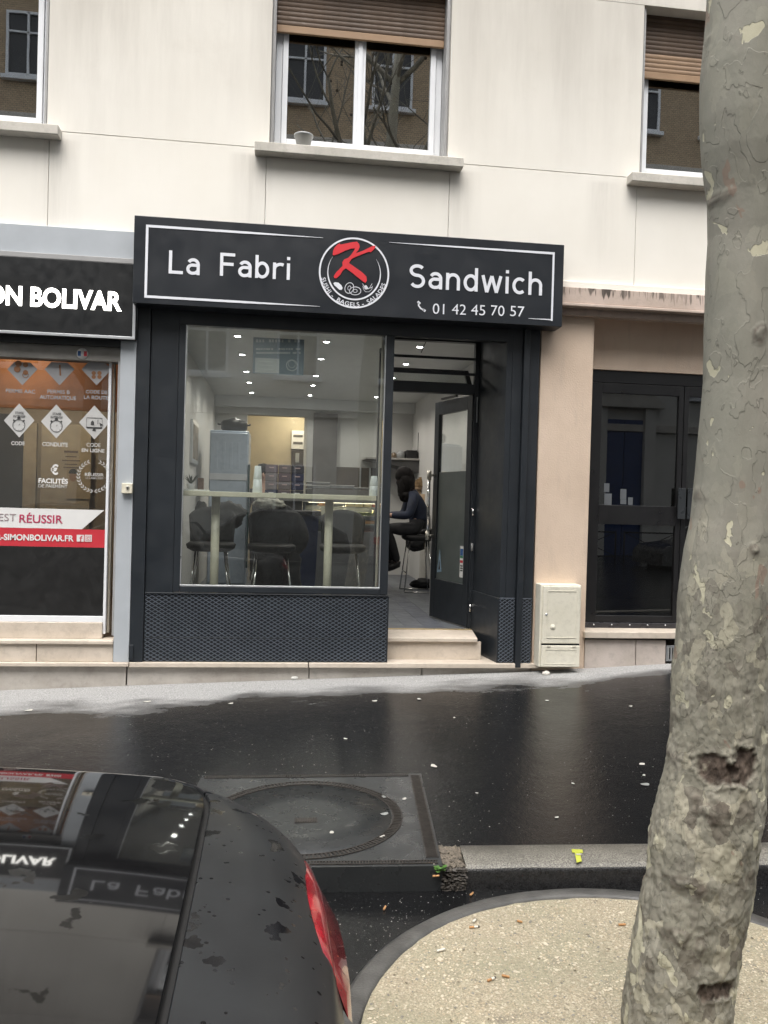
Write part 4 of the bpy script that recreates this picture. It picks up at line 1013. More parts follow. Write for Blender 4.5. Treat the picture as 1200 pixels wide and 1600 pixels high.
# diamonds
dimw = mat('dim_decal', (.34, .34, .35), .5, bump=0); midw = mat('pale_decal', (.50, .50, .49), .5, bump=0)
pr = mat('brown_print', (.12, .09, .07), .5, bump=0); oro = mat('orange_print', (.28, .13, .06), .5, bump=0)
def diamond(cx, cy, hw, hh_, m, cut=None):
    P = [D_(cx-hw, cy), D_(cx, cy-hh_), D_(cx+hw, cy), D_(cx, cy+hh_)]
    if cut: 
        zc_ = D_(cx, cut)[1]; t_ = (P[1][1]-zc_)/(P[1][1]-P[0][1]); P = [P[0], (P[1][0]+(P[0][0]-P[1][0])*t_, zc_), (P[1][0]+(P[2][0]-P[1][0])*t_, zc_), P[2], P[3]]
    mb = MB(); poly(mb, P, DY, .002); return mb.build('diamond_sticker', m, ds)
for cx, cy in ((35, 577), (93, 577), (151, 577)): diamond(cx, cy, 23.5, 25, dimw, 566)
for cx, cy in ((30, 657), (88, 658.5), (147.5, 660)): diamond(cx, cy, 24, 26.5, midw)
def ring(mb, cx, cy, r, w=.003): q = D_(cx, cy); stroke(mb, arc(q[0], q[1], r, 0, 360, 24)[:-1], w, TY2, .001, closed=True)
for cx, cy in ((29.5, 664.5), (88, 666)):
    mb = MB(); q = D_(cx, cy); ring(mb, cx, cy, .047, .0045); poly(mb, [(q[0]-.014, q[1]+.052), (q[0]+.014, q[1]+.052), (q[0]+.010, q[1]+.068), (q[0]-.010, q[1]+.068)], TY2, .001)
    for a_ in (45, 135): stroke(mb, [(q[0]+.05*math.cos(rad(a_)), q[1]+.05*math.sin(rad(a_))), (q[0]+.062*math.cos(rad(a_)), q[1]+.062*math.sin(rad(a_)))], .012, TY2, .001)
    for a_ in range(0, 360, 45): stroke(mb, [(q[0]+.036*math.cos(rad(a_)), q[1]+.036*math.sin(rad(a_))), (q[0]+.041*math.cos(rad(a_)), q[1]+.041*math.sin(rad(a_)))], .003, TY2, .001)
    stroke(mb, [(q[0], q[1]), (q[0]+.008, q[1]+.012)], .003, TY2, .001); mb.build('stopwatch_icon', decald, ds, recalc=False)
    fitD('STAGE', cx-6, cx+7.5, cy-17.5, cy-21.5, decald, 0); fitD('INTENSIF', cx-9, cx+10, cy-12, cy-16, decald, 0)
q = D_(147.5, 661); mb = MB()
stroke(mb, [(q[0]-.062, q[1]-.035), (q[0]+.062, q[1]-.035), (q[0]+.062, q[1]+.042), (q[0]-.062, q[1]+.042)], .004, TY2, .001, closed=True); stroke(mb, [(q[0]-.062, q[1]-.038), (q[0]+.062, q[1]-.038)], .010, TY2-.001, .001)
poly(mb, [(q[0]-.014, q[1]-.066), (q[0]+.014, q[1]-.066), (q[0]+.010, q[1]-.045), (q[0]-.010, q[1]-.045)], TY2, .001); poly(mb, [(q[0]-.028, q[1]-.018), (q[0]-.002, q[1]-.018), (q[0]-.002, q[1]+.008), (q[0]-.015, q[1]+.020), (q[0]-.028, q[1]+.008)], TY2, .001)
stroke(mb, [(q[0]+.028, q[1]-.008), (q[0]+.028, q[1]+.026)], .004, TY2, .001); poly(mb, [(q[0]+.040, q[1]+.006), (q[0]+.072, q[1]-.014), (q[0]+.056, q[1]-.018), (q[0]+.050, q[1]-.032)], TY2-.0015, .001); mb.build('screen_icon', decald, ds, recalc=False)
fitD('CODE', 17.5, 38.5, 695.5, 689.5, midw, .025); fitD('CONDUITE', 66, 106, 697.5, 691, midw, .025); fitD('CODE', 135, 157, 698, 692, midw, .01); fitD('EN LIGNE', 127.5, 163.5, 706.5, 701, midw, .03)
fitD('PERMIS AAC', 9, 55, 614, 608, dimw, .02); fitD('PERMIS B', 74, 109, 615, 609, dimw, .02); fitD('AUTOMATIQUE', 62, 119, 624, 618, dimw, .02); fitD('CODE DE', 134, 168, 615, 609.5, dimw, .02); fitD('LA ROUTE', 131, 169, 624, 618, dimw, .02)
fitD('€', 79, 91, 741, 726, decalw, .03); fitD('FACILITÉS', 60, 106, 755, 747.5, decalw, .03); fitD('DE PAIEMENT', 60, 105.5, 762, 756.5, midw, .01); fitD('RÉUSSIR', 132.5, 162, 744, 739, midw, .02); fitD('LE LABEL CER', 134, 161, 748.5, 745.5, midw, 0)
# icon people / cards in the upper diamonds
mb = MB()
for (u_, v_, r_) in ((29, 568, .026), (40, 570, .021), (27, 577, .026), (40, 582, .020), (146.5, 583, .017), (155.5, 583, .017), (146.5, 589, .017), (155.5, 589, .017)):
    q = D_(u_, v_); poly(mb, arc(q[0], q[1], r_, 0, 350, 12), TY2, .001)
q = D_(40, 586); stroke(mb, arc(q[0], q[1], .022, 0, 350, 16), .005, TY2-.001, .001); stroke(mb, [D_(93.5, 570), D_(94.5, 587)], .012, TY2, .001); mb.build('sticker_pictogram', oro, ds, recalc=False)
# laurel wreath
wc_ = D_(147, 744); wr_ = .125
for sgn in (-1, 1):
    for k in range(13):
        t_ = k/12; a_ = 262-t_*150 if sgn < 0 else 278+t_*150
        for off, tw in ((1.06, 32), (.93, -32)):
            c_ = (wc_[0]+wr_*off*math.cos(rad(a_)), wc_[1]+wr_*off*math.sin(rad(a_))); d_ = a_+(-90 if sgn < 0 else 90)+tw*(1 if sgn > 0 else -1)*-1
            e_ = (math.cos(rad(d_)), math.sin(rad(d_))); f_ = (-e_[1], e_[0]); l_ = .016
            mb = MB() if (k == 0 and off > 1) else mb
            poly(mb, [(c_[0]-e_[0]*l_, c_[1]-e_[1]*l_), (c_[0]+f_[0]*.005, c_[1]+f_[1]*.005), (c_[0]+e_[0]*l_, c_[1]+e_[1]*l_), (c_[0]-f_[0]*.005, c_[1]-f_[1]*.005)], TY2, .001)
    mb.build('laurel_branch', midw, ds, recalc=False)
# key switch on the pilaster
q = at(199, 763, -.05)
ks = thing('key_switch', 'small cream key switch box on the grey pilaster', 'switch', (q.x, -.05, q.z))
box('switch_box', mat('switch_cream', (.66, .62, .50), .5), ks, q.x-.042, q.x+.042, -.075, -.0305, q.z-.042, q.z+.042, .006)
MB().lathe([(.014, .0), (.014, -.006), (.010, -.008)], (q.x+.006, -.0755, q.z+.008), 14, 0, 'y').build('key_lock', brass, ks); box('key_slot', rubber, ks, q.x+.003, q.x+.009, -.086, -.0835, q.z-.012, q.z+.012, 0)
q = at(208, 1019, -.04); box('post_hinge', anth, sf, XL-.004, XL+.03, -.05, -.036, q.z-.06, q.z+.06, .003)
# round sticker on the shutter box
q = at(128, 552, .0); st = thing('round_sticker', 'small worn blue white and red sticker on the shutter box above the driving school window', 'sticker', (q.x, .015, q.z))
MB().lathe([(.045, 0), (.045, -.002)], (q.x, .018, q.z), 20, 0, 'y').build('sticker_face', decalw, st); mb = MB(); mb.box(q.x-.036, q.x-.012, .0145, .0155, q.z-.02, q.z+.02); mb.build('blue_print', bd, st); mb = MB(); mb.box(q.x+.012, q.x+.036, .0145, .0155, q.z-.02, q.z+.02); mb.build('red_print', decalr, st)
# steps of the driving school
s3 = thing('stone_steps', 'beige stone steps below the driving school window', 'steps', (-2.5, .1, 0))
zc0 = at(80, 1000, -.02).z
box('tread', marble, s3, -6.4, GP0-.003, -.045, .45, zc0-.03, zc0, .006)
box('inner_ledge', marble, s3, -6.4, x_g1+.0, .05, .13, zc0+.001, fzb-.051, .004)
for (a, b) in ((-6.4, -3.0), (-2.992, -1.905), (-1.899, GP0-.003)): box('riser_slab', marble, s3, a, b, -.020, .2, -.003, zc0-.031, .004)
# inside the driving school
mb = MB(); mb.box(-6.4, -1.25, 3.6, 3.65, -.1, 3.0); struct(mb.build('driving_school_back_wall', mat('ochre_wall', (.30, .26, .19), .8)))
mb = MB(); mb.box(-6.4, -1.25, .14, 3.6, .13, .18); struct(mb.build('driving_school_floor', mat('brown_floor', (.12, .09, .07), .5)))
mb = MB(); mb.box(-6.4, -1.25, .17, 3.6, 2.75, 2.8); struct(mb.build('driving_school_ceiling', mat('terracotta_ceiling', (.36, .14, .06), .8)))
mb = MB(); mb.box(-1.25, -1.2, .17, 3.65, -.1, 3); mb.box(-6.45, -6.4, .14, 3.65, -.1, 3); struct(mb.build('driving_school_side_wall', mat('dark_side_wall', (.09, .08, .07), .8)))
mb = MB(); mb.box(-6.4, -1.25, .9, .95, 2.12, 2.75); struct(mb.build('orange_bulkhead', mat('orange_paint', (.72, .31, .13), .7)))
drm = mat('door_cream', (.42, .38, .28), .6)
dd_ = thing('inner_door', 'cream panelled inner doors seen through the driving school window', 'door', (-2.6, 3.5, .18))
for (px_a, px_b) in ((34, 55), (62, 140)):
    A, B = at(px_a, 760, 3.5).x, at(px_b, 760, 3.5).x
    box('door_panel', drm, dd_, A, B, 3.52, 3.56, .18, 2.2, .006)
box('dark_gap', decald, dd_, at(-30, 760, 3.5).x, at(33, 760, 3.5).x, 3.54, 3.56, .18, 2.3, 0)
pa, pb = at(95, 700, 3.2), at(132, 780, 3.2)
ph = thing('portrait_poster', 'cream poster with a dark haired head and lines of print inside the driving school', 'poster', ((pa.x+pb.x)/2, 3.2, pb.z))
box('poster_sheet', mat('poster_cream', (.42, .36, .24), .7, bump=0), ph, pa.x, pb.x, 3.50, 3.51, pb.z, pa.z, 0)
q = at(114, 744, 3.49); mb = MB(); poly(mb, arc(q.x, q.z, .045, 0, 350, 16, .065), 3.494, .002); mb.build('printed_face', mat('skin_print', (.36, .22, .13), .6, bump=0), ph)
mb = MB(); poly(mb, arc(q.x, q.z+.03, .052, 0, 180, 12, .06), 3.491, .002); mb.build('printed_hair', decald, ph)
mb = MB()
for k, (y_, w_) in enumerate(((707, 20), (714, 16), (720, 26), (726, 18), (731, 22))):
    q = at(110-w_/2, y_, 3.49); mb.box(q.x, q.x+w_*10.5/1300, 3.494, 3.496, q.z, q.z+.012+.012*(k == 0))
mb.build('printed_lines', pr, ph)
ll = bpy.data.lights.new('school_lamp', 'POINT'); ll.energy = 15; ll.color = (1, .84, .62); ll.shadow_soft_size = .15
cl = thing('school_lamp', 'warm ceiling lamp inside the driving school', 'lamp', (-2.7, 2.4, 2.70)); lo = bpy.data.objects.new('lamp_light', ll); COL.objects.link(lo); lo.parent = cl; lo.location = (0, 0, -.14)
MB().lathe([(.16, .05), (.16, .0), (.12, -.05), (.001, -.06)], (-2.7, 2.4, 2.70), 24).build('lamp_shade', emis('warm_shade', (1, .8, .55), 1.2), cl)

l2 = bpy.data.lights.new('bulkhead_fill', 'POINT'); l2.energy = 1.7; l2.color = (1, .84, .62); l2.shadow_soft_size = .1  # lamp and shade added out of sight to brighten the orange bulkhead
cl2 = thing('school_lamp', 'unseen warm lamp added to light the orange bulkhead of the driving school', 'lamp', (-2.3, .5, 2.70)); lo2 = bpy.data.objects.new('lamp_light', l2); COL.objects.link(lo2); lo2.parent = cl2; lo2.location = (0, 0, -.14)
MB().lathe([(.10, .05), (.10, .0), (.08, -.05), (.001, -.06)], (-2.3, .5, 2.70), 24).build('lamp_shade', emis('warm_shade', (1, .8, .55), 1.2), cl2)
# ================================================================== INSIDE THE SANDWICH SHOP
ZF, ZC = .195, 2.95
IX0, IX1, IY1 = -1.02, 2.12, 6.3
wallw = mat('inner_wall', (.56, .56, .54), .7, var=.05, vscale=1.5); ceilm = mat('inner_ceiling', (.60, .61, .60), .6, var=.04)
mb = MB(); mb.box(IX0-.05, IX0, .06, IY1, ZF-.2, ZC); mb.box(IX1, IX1+.05, .7, IY1, ZF-.2, ZC); mb.box(1.93, IX1+.05, .07, .70, ZF-.2, ZC)
bx0, bx1, bzt = -.52, .42, 2.68
mb.box(IX0, bx0, IY1, IY1+.12, ZF, ZC); mb.box(bx1, IX1+.05, IY1, IY1+.12, ZF, ZC); mb.box(bx0, bx1, IY1, IY1+.12, bzt, ZC)
struct(mb.build('inner_wall', wallw))
mb = MB(); mb.box(IX0-.05, IX1+.05, .07, IY1+.12, ZC, ZC+.05); mb.box(IX0, IX1, 6.1, 6.29, ZC-.16, ZC-.001); struct(mb.build('inner_ceiling', ceilm))
fl = bpy.data.objects.new('inner_floor', None); COL.objects.link(fl); struct(fl)
flm = [mat('floor_plank_%s' % k, c, .35, var=.25, vscale=3) for k, c in (('grey', (.13, .142, .165)), ('blue', (.115, .127, .155)), ('pale', (.15, .165, .185)))]
protos = {}
for i in range(17):
    for j in range(6):
        x0 = IX0+i*.186; y0 = .63+j*1.2-(i % 3)*.4; y1 = min(y0+1.195, IY1+1.9); y0 = max(.63, y0)
        if y1 <= y0: continue
        k = (round(y1-y0, 3), (i*7+j*3) % 3)
        if k not in protos: protos[k] = (MB().box(0, .184, 0, y1-y0, -.02, 0).build('floor_plank', flm[k[1]], fl), x0, y0); protos[k][0].location = (x0, y0, ZF)
        else: c = protos[k][0].copy(); COL.objects.link(c); c.location = (x0, y0, ZF)
mb = MB(); mb.box(IX0, .93, .07, .62, ZF-.25, ZF-.001); mb.box(IX0-.1, IX1+.1, .64, 8.8, ZF-.25, ZF-.021); struct(mb.build('floor_slab', flm[0]))
# back room, warm
cw = mat('warm_cream_wall', (.60, .54, .41), .75, var=.06)
mb = MB(); mb.box(-1.0, 1.6, 8.6, 8.65, 0, ZC); mb.box(-1.05, -1.0, IY1+.12, 8.65, 0, ZC); mb.box(1.2, 1.25, IY1+.12, 8.65, 0, ZC); mb.box(-1, 1.6, IY1+.12, 8.65, ZC, ZC+.05); struct(mb.build('back_room_wall', cw))
def lamp_light(nm, par, loc, e, c, r=.03, kind='POINT', spot=None):
    d = bpy.data.lights.new(nm, kind); d.energy = e; d.color = c; d.shadow_soft_size = r
    if kind == 'SPOT': d.spot_size = rad(spot); d.spot_blend = .6
    o = bpy.data.objects.new(nm, d); COL.objects.link(o); o.parent = par; o.location = loc; return o
spots = [(-.44, 1.28), (-.44, 2.33), (-.44, 3.56), (-.44, 4.53), (-.44, 5.62), (.43, 1.34), (.43, 2.35), (.43, 3.64), (.43, 4.53), (.43, 5.62), (1.42, 5.5), (1.38, 1.35), (1.40, 2.42), (1.40, 3.5), (1.40, 4.5)]
sp_e = emis('spot_lens', (1, .98, .95), 25); cl_ = mat('spot_rim', (.6, .6, .6), .3)
names = ['left row', 'middle row', 'right row']
for k, (x, y) in enumerate(spots):
    row = 0 if x < 0 else (1 if x < 1 else 2)
    rk = sorted([q[1] for q in spots if (0 if q[0] < 0 else (1 if q[0] < 1 else 2)) == row]).index(y)
    t = thing('ceiling_spot', '%s recessed ceiling spotlight of the %s, counted from the window' % (['first', 'second', 'third', 'fourth', 'fifth'][rk], names[row]), 'spotlight', (x, y, ZC-(.16 if y > 5.85 else 0)), 'recessed ceiling spotlights in the shop')
    z = t.location.z
    MB().lathe([(.046, 0), (.046, -.006), (.034, -.010), (.034, -.002)], (x, y, z), 20).build('rim', cl_, t)
    MB().lathe([(.033, -.0025), (.025, -.010), (.001, -.012)], (x, y, z), 16).build('lens', sp_e, t)
    lamp_light('spot_light', t, (0, 0, -.05), 8.5, (1, .93, .84), .03, 'SPOT', 150)
# wall lamp of the back room
q = at(477, 655, 8.0)
t = thing('wall_lamp', 'glowing white tube lamp in the warm back room doorway', 'lamp', (q.x+.05, 8.2, q.z)); MB().lathe([(.035, -.14), (.045, -.12), (.045, .12), (.035, .14)], (q.x+.05, 8.2, q.z), 14).build('tube', emis('tube_glow', (1, .88, .66), 6), t)
box('bracket', alu, t, q.x+.02, q.x+.08, 8.25, 8.6, q.z-.02, q.z+.02, .004)
lamp_light('back_room_light', t, (-.25, -.3, 0), 9, (1, .86, .66), .1)
# doorway jambs and open grey door
box('inner_door_frame', mat('inner_frame', (.5, .47, .40), .6), None, bx1-.045, bx1-.002, IY1-.02, IY1+.10, ZF, bzt, .004).__setitem__('kind', 'structure')
A, B = at(488, 700, 6.2), at(515, 700, 6.2); zt_d = at(500, 645, 6.2).z
t = thing('grey_door', 'dark grey door standing beside the warm back doorway', 'door', (A.x, 6.2, ZF)); box('leaf', mat('door_greybrown', (.11, .105, .10), .5, var=.2), t, A.x+.01, B.x+.12, 6.22, 6.26, ZF+.005, zt_d, .005); 
# electrical cabinet and meter
A, B = at(456, 672, 8.4), at(477, 702, 8.4)
t = thing('fuse_box', 'white electrical distribution board with two rows of breakers on the back room wall', 'fuse box', ((A.x+B.x)/2, 8.5, B.z)); box('case', whitep, t, A.x, B.x, 8.45, 8.59, B.z, A.z, .006)
for f_ in (.30, .68): box('breaker_row', mat('breaker_dark', (.10, .10, .10), .5), t, A.x+.03, B.x-.05, 8.44, 8.452, A.z+(B.z-A.z)*f_-.02, A.z+(B.z-A.z)*f_+.025, .002)
A, B = at(456, 703, 8.4), at(477, 727, 8.4)
t = thing('electric_meter', 'dark electric meter panel below the white fuse board', 'meter', ((A.x+B.x)/2, 8.5, B.z)); box('panel', mat('meter_brown', (.06, .05, .045), .5), t, A.x, B.x, 8.47, 8.59, B.z, A.z, .006); box('meter', greyp, t, A.x+.07, A.x+.14, 8.455, 8.47, B.z+.05, A.z-.05, .003)
# picture on the left wall
A, B = at(318, 634, 3), at(328, 694, 3)
y0 = 2.7
t = thing('framed_picture', 'narrow looking framed picture hanging on the left inner wall', 'picture', (IX0, y0, B.z)); box('picture_frame', alu, t, IX0+.001, IX0+.03, y0, y0+.7, 1.75, 2.25, .004); box('print', mat('picture_print', (.25, .22, .18), .6, var=.5, vscale=9), t, IX0+.0305, IX0+.032, y0+.05, y0+.65, 1.8, 2.2, 0)
# tall cold cabinet
A, B = at(328, 671, 3.5), at(392, 671, 3.5)
t = thing('cold_cabinet', 'tall pale blue white refrigerator behind the window bar', 'refrigerator', ((A.x+B.x)/2, 3.8, ZF)); fm_ = mat('fridge_paleblue', (.40, .47, .56), .3, var=.06, coat=.3)
box('body', fm_, t, A.x, B.x-.02, 3.55, 4.25, ZF+.06, A.z, .012)
box('door', fm_, t, A.x+.01, B.x-.03, 3.49, 3.545, ZF+.1, A.z-.03, .012); box('door_rail', mat('fridge_rail', (.55, .58, .62), .4), t, A.x+.01, B.x-.03, 3.478, 3.489, 1.58, 1.66, .004)
box('glass_edge', mat('dark_green_edge', (.02, .06, .06), .2), t, B.x-.02, B.x+.0, 3.47, 3.55, ZF+.3, A.z-.42, .003)
for k in range(4): box('panel_rib', fm_, t, A.x+.07+k*.09, A.x+.105+k*.09, 3.484, 3.4895, 1.72, 2.05, .003)
q = at(366, 660, 3.8)
t = thing('cooking_pot', 'black lidded pot standing on top of the tall refrigerator', 'pot', (q.x, 3.8, at(366, 671, 3.5).z)); z0 = t.location.z+.001
pm = mat('pot_black', (.012, .012, .012), .4); MB().lathe([(.14, 0), (.165, .03), (.17, .10), (.15, .13), (.06, .155), (.03, .17), (.001, .172)], (q.x, 3.8, z0), 24).build('pot_body', pm, t)
for s_ in (-1, 1): MB().tube([(q.x+s_*.165, 3.8, z0+.08), (q.x+s_*.2, 3.8, z0+.085), (q.x+s_*.2, 3.8, z0+.10)], .012, 8).build('handle', pm, t)
# window bar
zb = at(440, 771, .22).z; tb = mat('bar_laminate', (.74, .70, .54), .45, var=.1, vscale=12)
t = thing('window_bar', 'narrow pale bar table running along the inside of the shop window', 'bar table', (.02, .30, ZF)); box('bar_top', tb, t, IX0+.005, wr-.03, .09, .47, zb-.042, zb, .004)
pl = mat('post_cream', (.66, .63, .50), .4, var=.1)
for px in (336, 513):
    q = at(px, 840, .28); MB().tube([(q.x, .28, ZF+.012), (q.x, .28, zb-.043)], .036, 16).lathe([(.17, 0), (.17, .008), (.04, .014)], (q.x, .28, ZF), 24).build('post', pl, t)
ww = mat('paper_white', (.75, .75, .73), .6, bump=0)
A = at(288, 766, .2); tag(MB().box(A.x, A.x+.20, .12, .33, zb+.0005, zb+.012).build('paper_stack', ww), 'thin stack of white paper on the left end of the window bar', 'paper')
# plant and small box on the bar
q = at(297, 765, .25); t = thing('potted_plant', 'small dark spiky plant in a pot at the left end of the window bar', 'plant', (q.x, .30, zb+.013))
MB().lathe([(.028, 0), (.036, .05), (.030, .05), (.001, .045)], (q.x, .30, zb+.013), 16).build('pot', ww, t)
gm = mat('plant_dark', (.03, .05, .025), .6, var=.4, vscale=30)
for k in range(26):
    a_ = k*2.4; l_ = random.uniform(.06, .12); e_ = Vector((math.cos(a_)*.5, math.sin(a_)*.5, 1)).normalized(); b_ = Vector((q.x, .30, zb+.055)); s_ = Vector((-math.sin(a_), math.cos(a_), 0))*.004
    MB().add([b_-s_, b_+s_, b_+e_*l_*.6+s_*1.3+Vector((math.cos(a_)*.02, math.sin(a_)*.02, 0)), b_+e_*l_+Vector((math.cos(a_)*.03, math.sin(a_)*.03, -.01)), b_+e_*l_*.6-s_*1.3+Vector((math.cos(a_)*.02, math.sin(a_)*.02, 0))], [(0, 1, 2, 3, 4)]).build('leaf', gm, t)
q = at(313, 765, .25); bz = zb+.013; tag(MB().box(q.x-.025, q.x+.025, .25, .30, bz, bz+.10).build('wooden_dispenser', mat('box_brown', (.10, .055, .035), .5), None, .003), 'small dark brown upright box on the white papers of the window bar', 'box')
# cup stacks
cupm = mat('paper_cup', (.66, .70, .69), .5, var=.03, bump=0)
for px, lb, h1, h2 in ((402, 'tall stack of white paper cups near the middle of the window bar', .115, .23), (584, 'stack of white paper cups at the right end of the window bar', .09, .175)):
    q = at(px, 768, .25); t = thing('cup_stack', lb, 'cups', (q.x, .25, zb+.001), 'stacks of paper cups')
    z = zb+.001; MB().lathe([(.041, 0), (.042, .004), (.036, h1), (.001, h1)], (q.x, .25, z), 20).build('cup', cupm, t)
    for k in range(4): MB().lathe([(.0425, -.002), (.0435, 0), (.0425, .002)], (q.x, .25, z+.006+k*.012), 20).build('cup_rim', cupm, t)
    MB().lathe([(.036, h1+.001), (.037, h1+.004), (.027, h2), (.001, h2)], (q.x, .25, z), 20).build('cup', cupm, t)
# bar stools
stm = mat('stool_grey', (.034, .035, .036), .7, var=.25, vscale=14); stk = mat('stool_black', (.012, .012, .013), .6)
def stool(x, y, rz, label, m, back=.34):
    t = thing('bar_stool', label, 'bar stool', (0, 0, 0), 'bar stools')
    sh = .70
    mb = MB(); P = []
    prof = [(.03, -.035), (.17, -.03), (.215, -.005), (.225, .02), (.20, .042), (.12, .05), (.001, .048)]
    vs = []
    for r, h in prof:
        for k in range(28):
            w = 2*math.pi*k/28; c_, s_ = math.cos(w), math.sin(w); e = 2/3.2
            vs.append((math.copysign(abs(c_)**e, c_)*r, math.copysign(abs(s_)**e, s_)*r*.93, sh+h+(.012*(c_*r/.22)**2 if h > 0 else 0)))
    n = len(prof); mb.add(vs, [(i*28+k, i*28+(k+1) % 28, (i+1)*28+(k+1) % 28, (i+1)*28+k) for i in range(n-1) for k in range(28)]+[tuple(range(28))], 0, True); mb.build('seat', m, t)
    mb = MB(); vs = []; na, nh = 18, 8
    for side in (0, 1):
        for i in range(nh+1):
            h = i/nh
            for k in range(na+1):
                a_ = rad(-72+144*k/na); rr = (.20+.02*h)-(.028*side)*(1-.5*abs(h-.5)); top = .04+back*h*(1-.25*abs(k/na-.5)**2*4*h)
                vs.append((math.sin(a_)*rr*1.05, math.cos(a_)*rr*.95+.03*h, sh+top))
    W_ = na+1; H_ = (nh+1)*W_
    fs = [(i*W_+k, i*W_+k+1, (i+1)*W_+k+1, (i+1)*W_+k) for i in range(nh) for k in range(na)]
    fs += [(H_+a, H_+d, H_+c, H_+b) for a, b, c, d in fs[:]]
    fs += [(k, H_+k, H_+k+1, k+1) for k in range(na)]+[(nh*W_+k, nh*W_+k+1, H_+nh*W_+k+1, H_+nh*W_+k) for k in range(na)]
    fs += [(i*W_, (i+1)*W_, H_+(i+1)*W_, H_+i*W_) for i in range(nh)]+[(i*W_+na, H_+i*W_+na, H_+(i+1)*W_+na, (i+1)*W_+na) for i in range(nh)]
    mb.add(vs, fs, 0, True); mb.build('backrest', m, t)
    for sx in (-1, 1):
        for sy in (-1, 1): MB().tube([(sx*.13, sy*.12, sh-.03), (sx*.21, sy*.19, .012)], .0095, 10).build('leg', chrome, t)
    mb = MB()
    for sx in (-1, 1): mb.tube([(sx*.212, -.192, .011), (sx*.212, .192, .011)], .009, 8)
    mb.tube([(-.185, -.165, .26), (.185, -.165, .26)], .009, 8); mb.build('foot_rail', chrome, t)
    t.location = (x, y, ZF); t.rotation_euler.z = rz; return t
q1, q2, q3 = at(330, 856, .85), at(424, 862, .85), at(535, 856, .95)
stool(q1.x, .85, 0, 'grey bar stool at the left end of the window bar', stm); stool(q2.x, .80, .1, 'bar stool under the black coat at the middle of the window bar', stk); stool(q3.x, .95, -.05, 'grey bar stool on the right behind the window bar post', stm)
# coats on the stools
blk = mat('coat_black', (.010, .011, .013), .8, var=.4, vscale=12, bump=.6, bscale=30); furm = mat('coat_fur', (.50, .48, .42), .9, var=.3, vscale=40, bump=1, bscale=120)
def blobby(mb, c, sz, seed, amp=.25, seg=28, rings=18):
    vs = []
    for i in range(rings+1):
        p = math.pi*i/rings
        for k in range(seg):
            w = 2*math.pi*k/seg; d = Vector((math.sin(p)*math.cos(w), math.sin(p)*math.sin(w), -math.cos(p)))
            f = 1+amp*mnoise.noise(d*1.8+Vector((seed, seed*2, 0)))+amp*.4*mnoise.noise(d*5+Vector((seed, 0, 3)))
            vs.append((c[0]+d.x*sz[0]*f, c[1]+d.y*sz[1]*f, c[2]+d.z*sz[2]*f))
    mb.add(vs, [(i*seg+k, i*seg+(k+1) % seg, (i+1)*seg+(k+1) % seg, (i+1)*seg+k) for i in range(rings) for k in range(seg)], 0, True)
t = thing('draped_coat', 'black winter coat with a pale fur hood hanging over the middle bar stool', 'coat', (q2.x, .95, ZF))
mb = MB(); blobby(mb, (q2.x+.07, 1.02, 1.02), (.26, .14, .30), 1.3); blobby(mb, (q2.x+.06, 1.03, .58), (.23, .13, .36), 4.1); mb.build('coat_body', blk, t)
A = at(415, 786, 1.0); mb = MB(); blobby(mb, (A.x-.01, .96, A.z+.0), (.10, .09, .055), 2.2, .5); blobby(mb, (A.x+.09, .96, A.z-.01), (.10, .08, .05), 6.2, .5); mb.build('fur_hood', furm, t)
t = thing('bundled_jacket', 'dark quilted jacket bundled on the back of the left bar stool', 'jacket', (q1.x, 1.05, ZF+.7)); mb = MB(); A = at(357, 797, 1.05); blobby(mb, (A.x, 1.10, A.z-.05), (.15, .11, .13), 7.7, .35); blobby(mb, (A.x-.26, 1.12, A.z-.06), (.07, .07, .14), 3.3, .3); mb.build('jacket_body', mat('jacket_grey', (.035, .036, .036), .8, var=.3), t)
# blue recycling bin
A, B = at(458, 805, 1.9), at(496, 905, 1.9)
t = thing('blue_bin', 'dark blue plastic bin with a black lid in the middle of the shop', 'bin', ((A.x+B.x)/2, 2.1, ZF)); bb = mat('bin_blue', (.010, .022, .075), .4)
xa, xb_ = A.x, B.x
MB().add([(xa+.03, 1.93, ZF+.01), (xb_-.03, 1.93, ZF+.01), (xb_-.03, 2.25, ZF+.01), (xa+.03, 2.25, ZF+.01), (xa, 1.9, A.z), (xb_, 1.9, A.z), (xb_, 2.3, A.z), (xa, 2.3, A.z)], [(0, 3, 2, 1), (4, 5, 6, 7), (0, 1, 5, 4), (1, 2, 6, 5), (2, 3, 7, 6), (3, 0, 4, 7)]).build('bin_body', bb, t, .012)
box('lid', stk, t, xa-.02, xb_+.02, 1.88, 2.32, A.z+.001, A.z+.05, .012)
# counter in the back with boxes, trays and display case
zc_ = at(500, 771, 3.0).z-.04
ct = thing('counter', 'dark service counter behind the window bar', 'counter', (.35, 3.2, ZF)); xA, xB = at(400, 800, 2.9).x, at(472, 800, 2.9).x
box('counter_body', mat('counter_dark', (.05, .047, .044), .5, var=.2), ct, xA, xB, 2.95, 3.4, ZF+.002, zc_-.06, .004); box('counter_top', mat('counter_top_grey', (.24, .24, .23), .3), ct, xA-.03, 1.30, 2.9, 3.5, zc_-.059, zc_-.03, .004)
bc = [mat('box_navy', (.025, .03, .075), .45, var=.2), mat('box_mauve', (.16, .13, .15), .5, var=.15), mat('box_slate', (.045, .045, .06), .45, var=.2), mat('box_clear', (.20, .18, .19), .4, var=.15)]
xs0 = at(414, 750, 3.0).x; xs1 = at(475, 750, 3.0).x; zt0 = at(440, 726, 3.0).z; nb = 4
colw = (xs1-xs0)/3; hb = (zt0-(zc_-.03))/nb
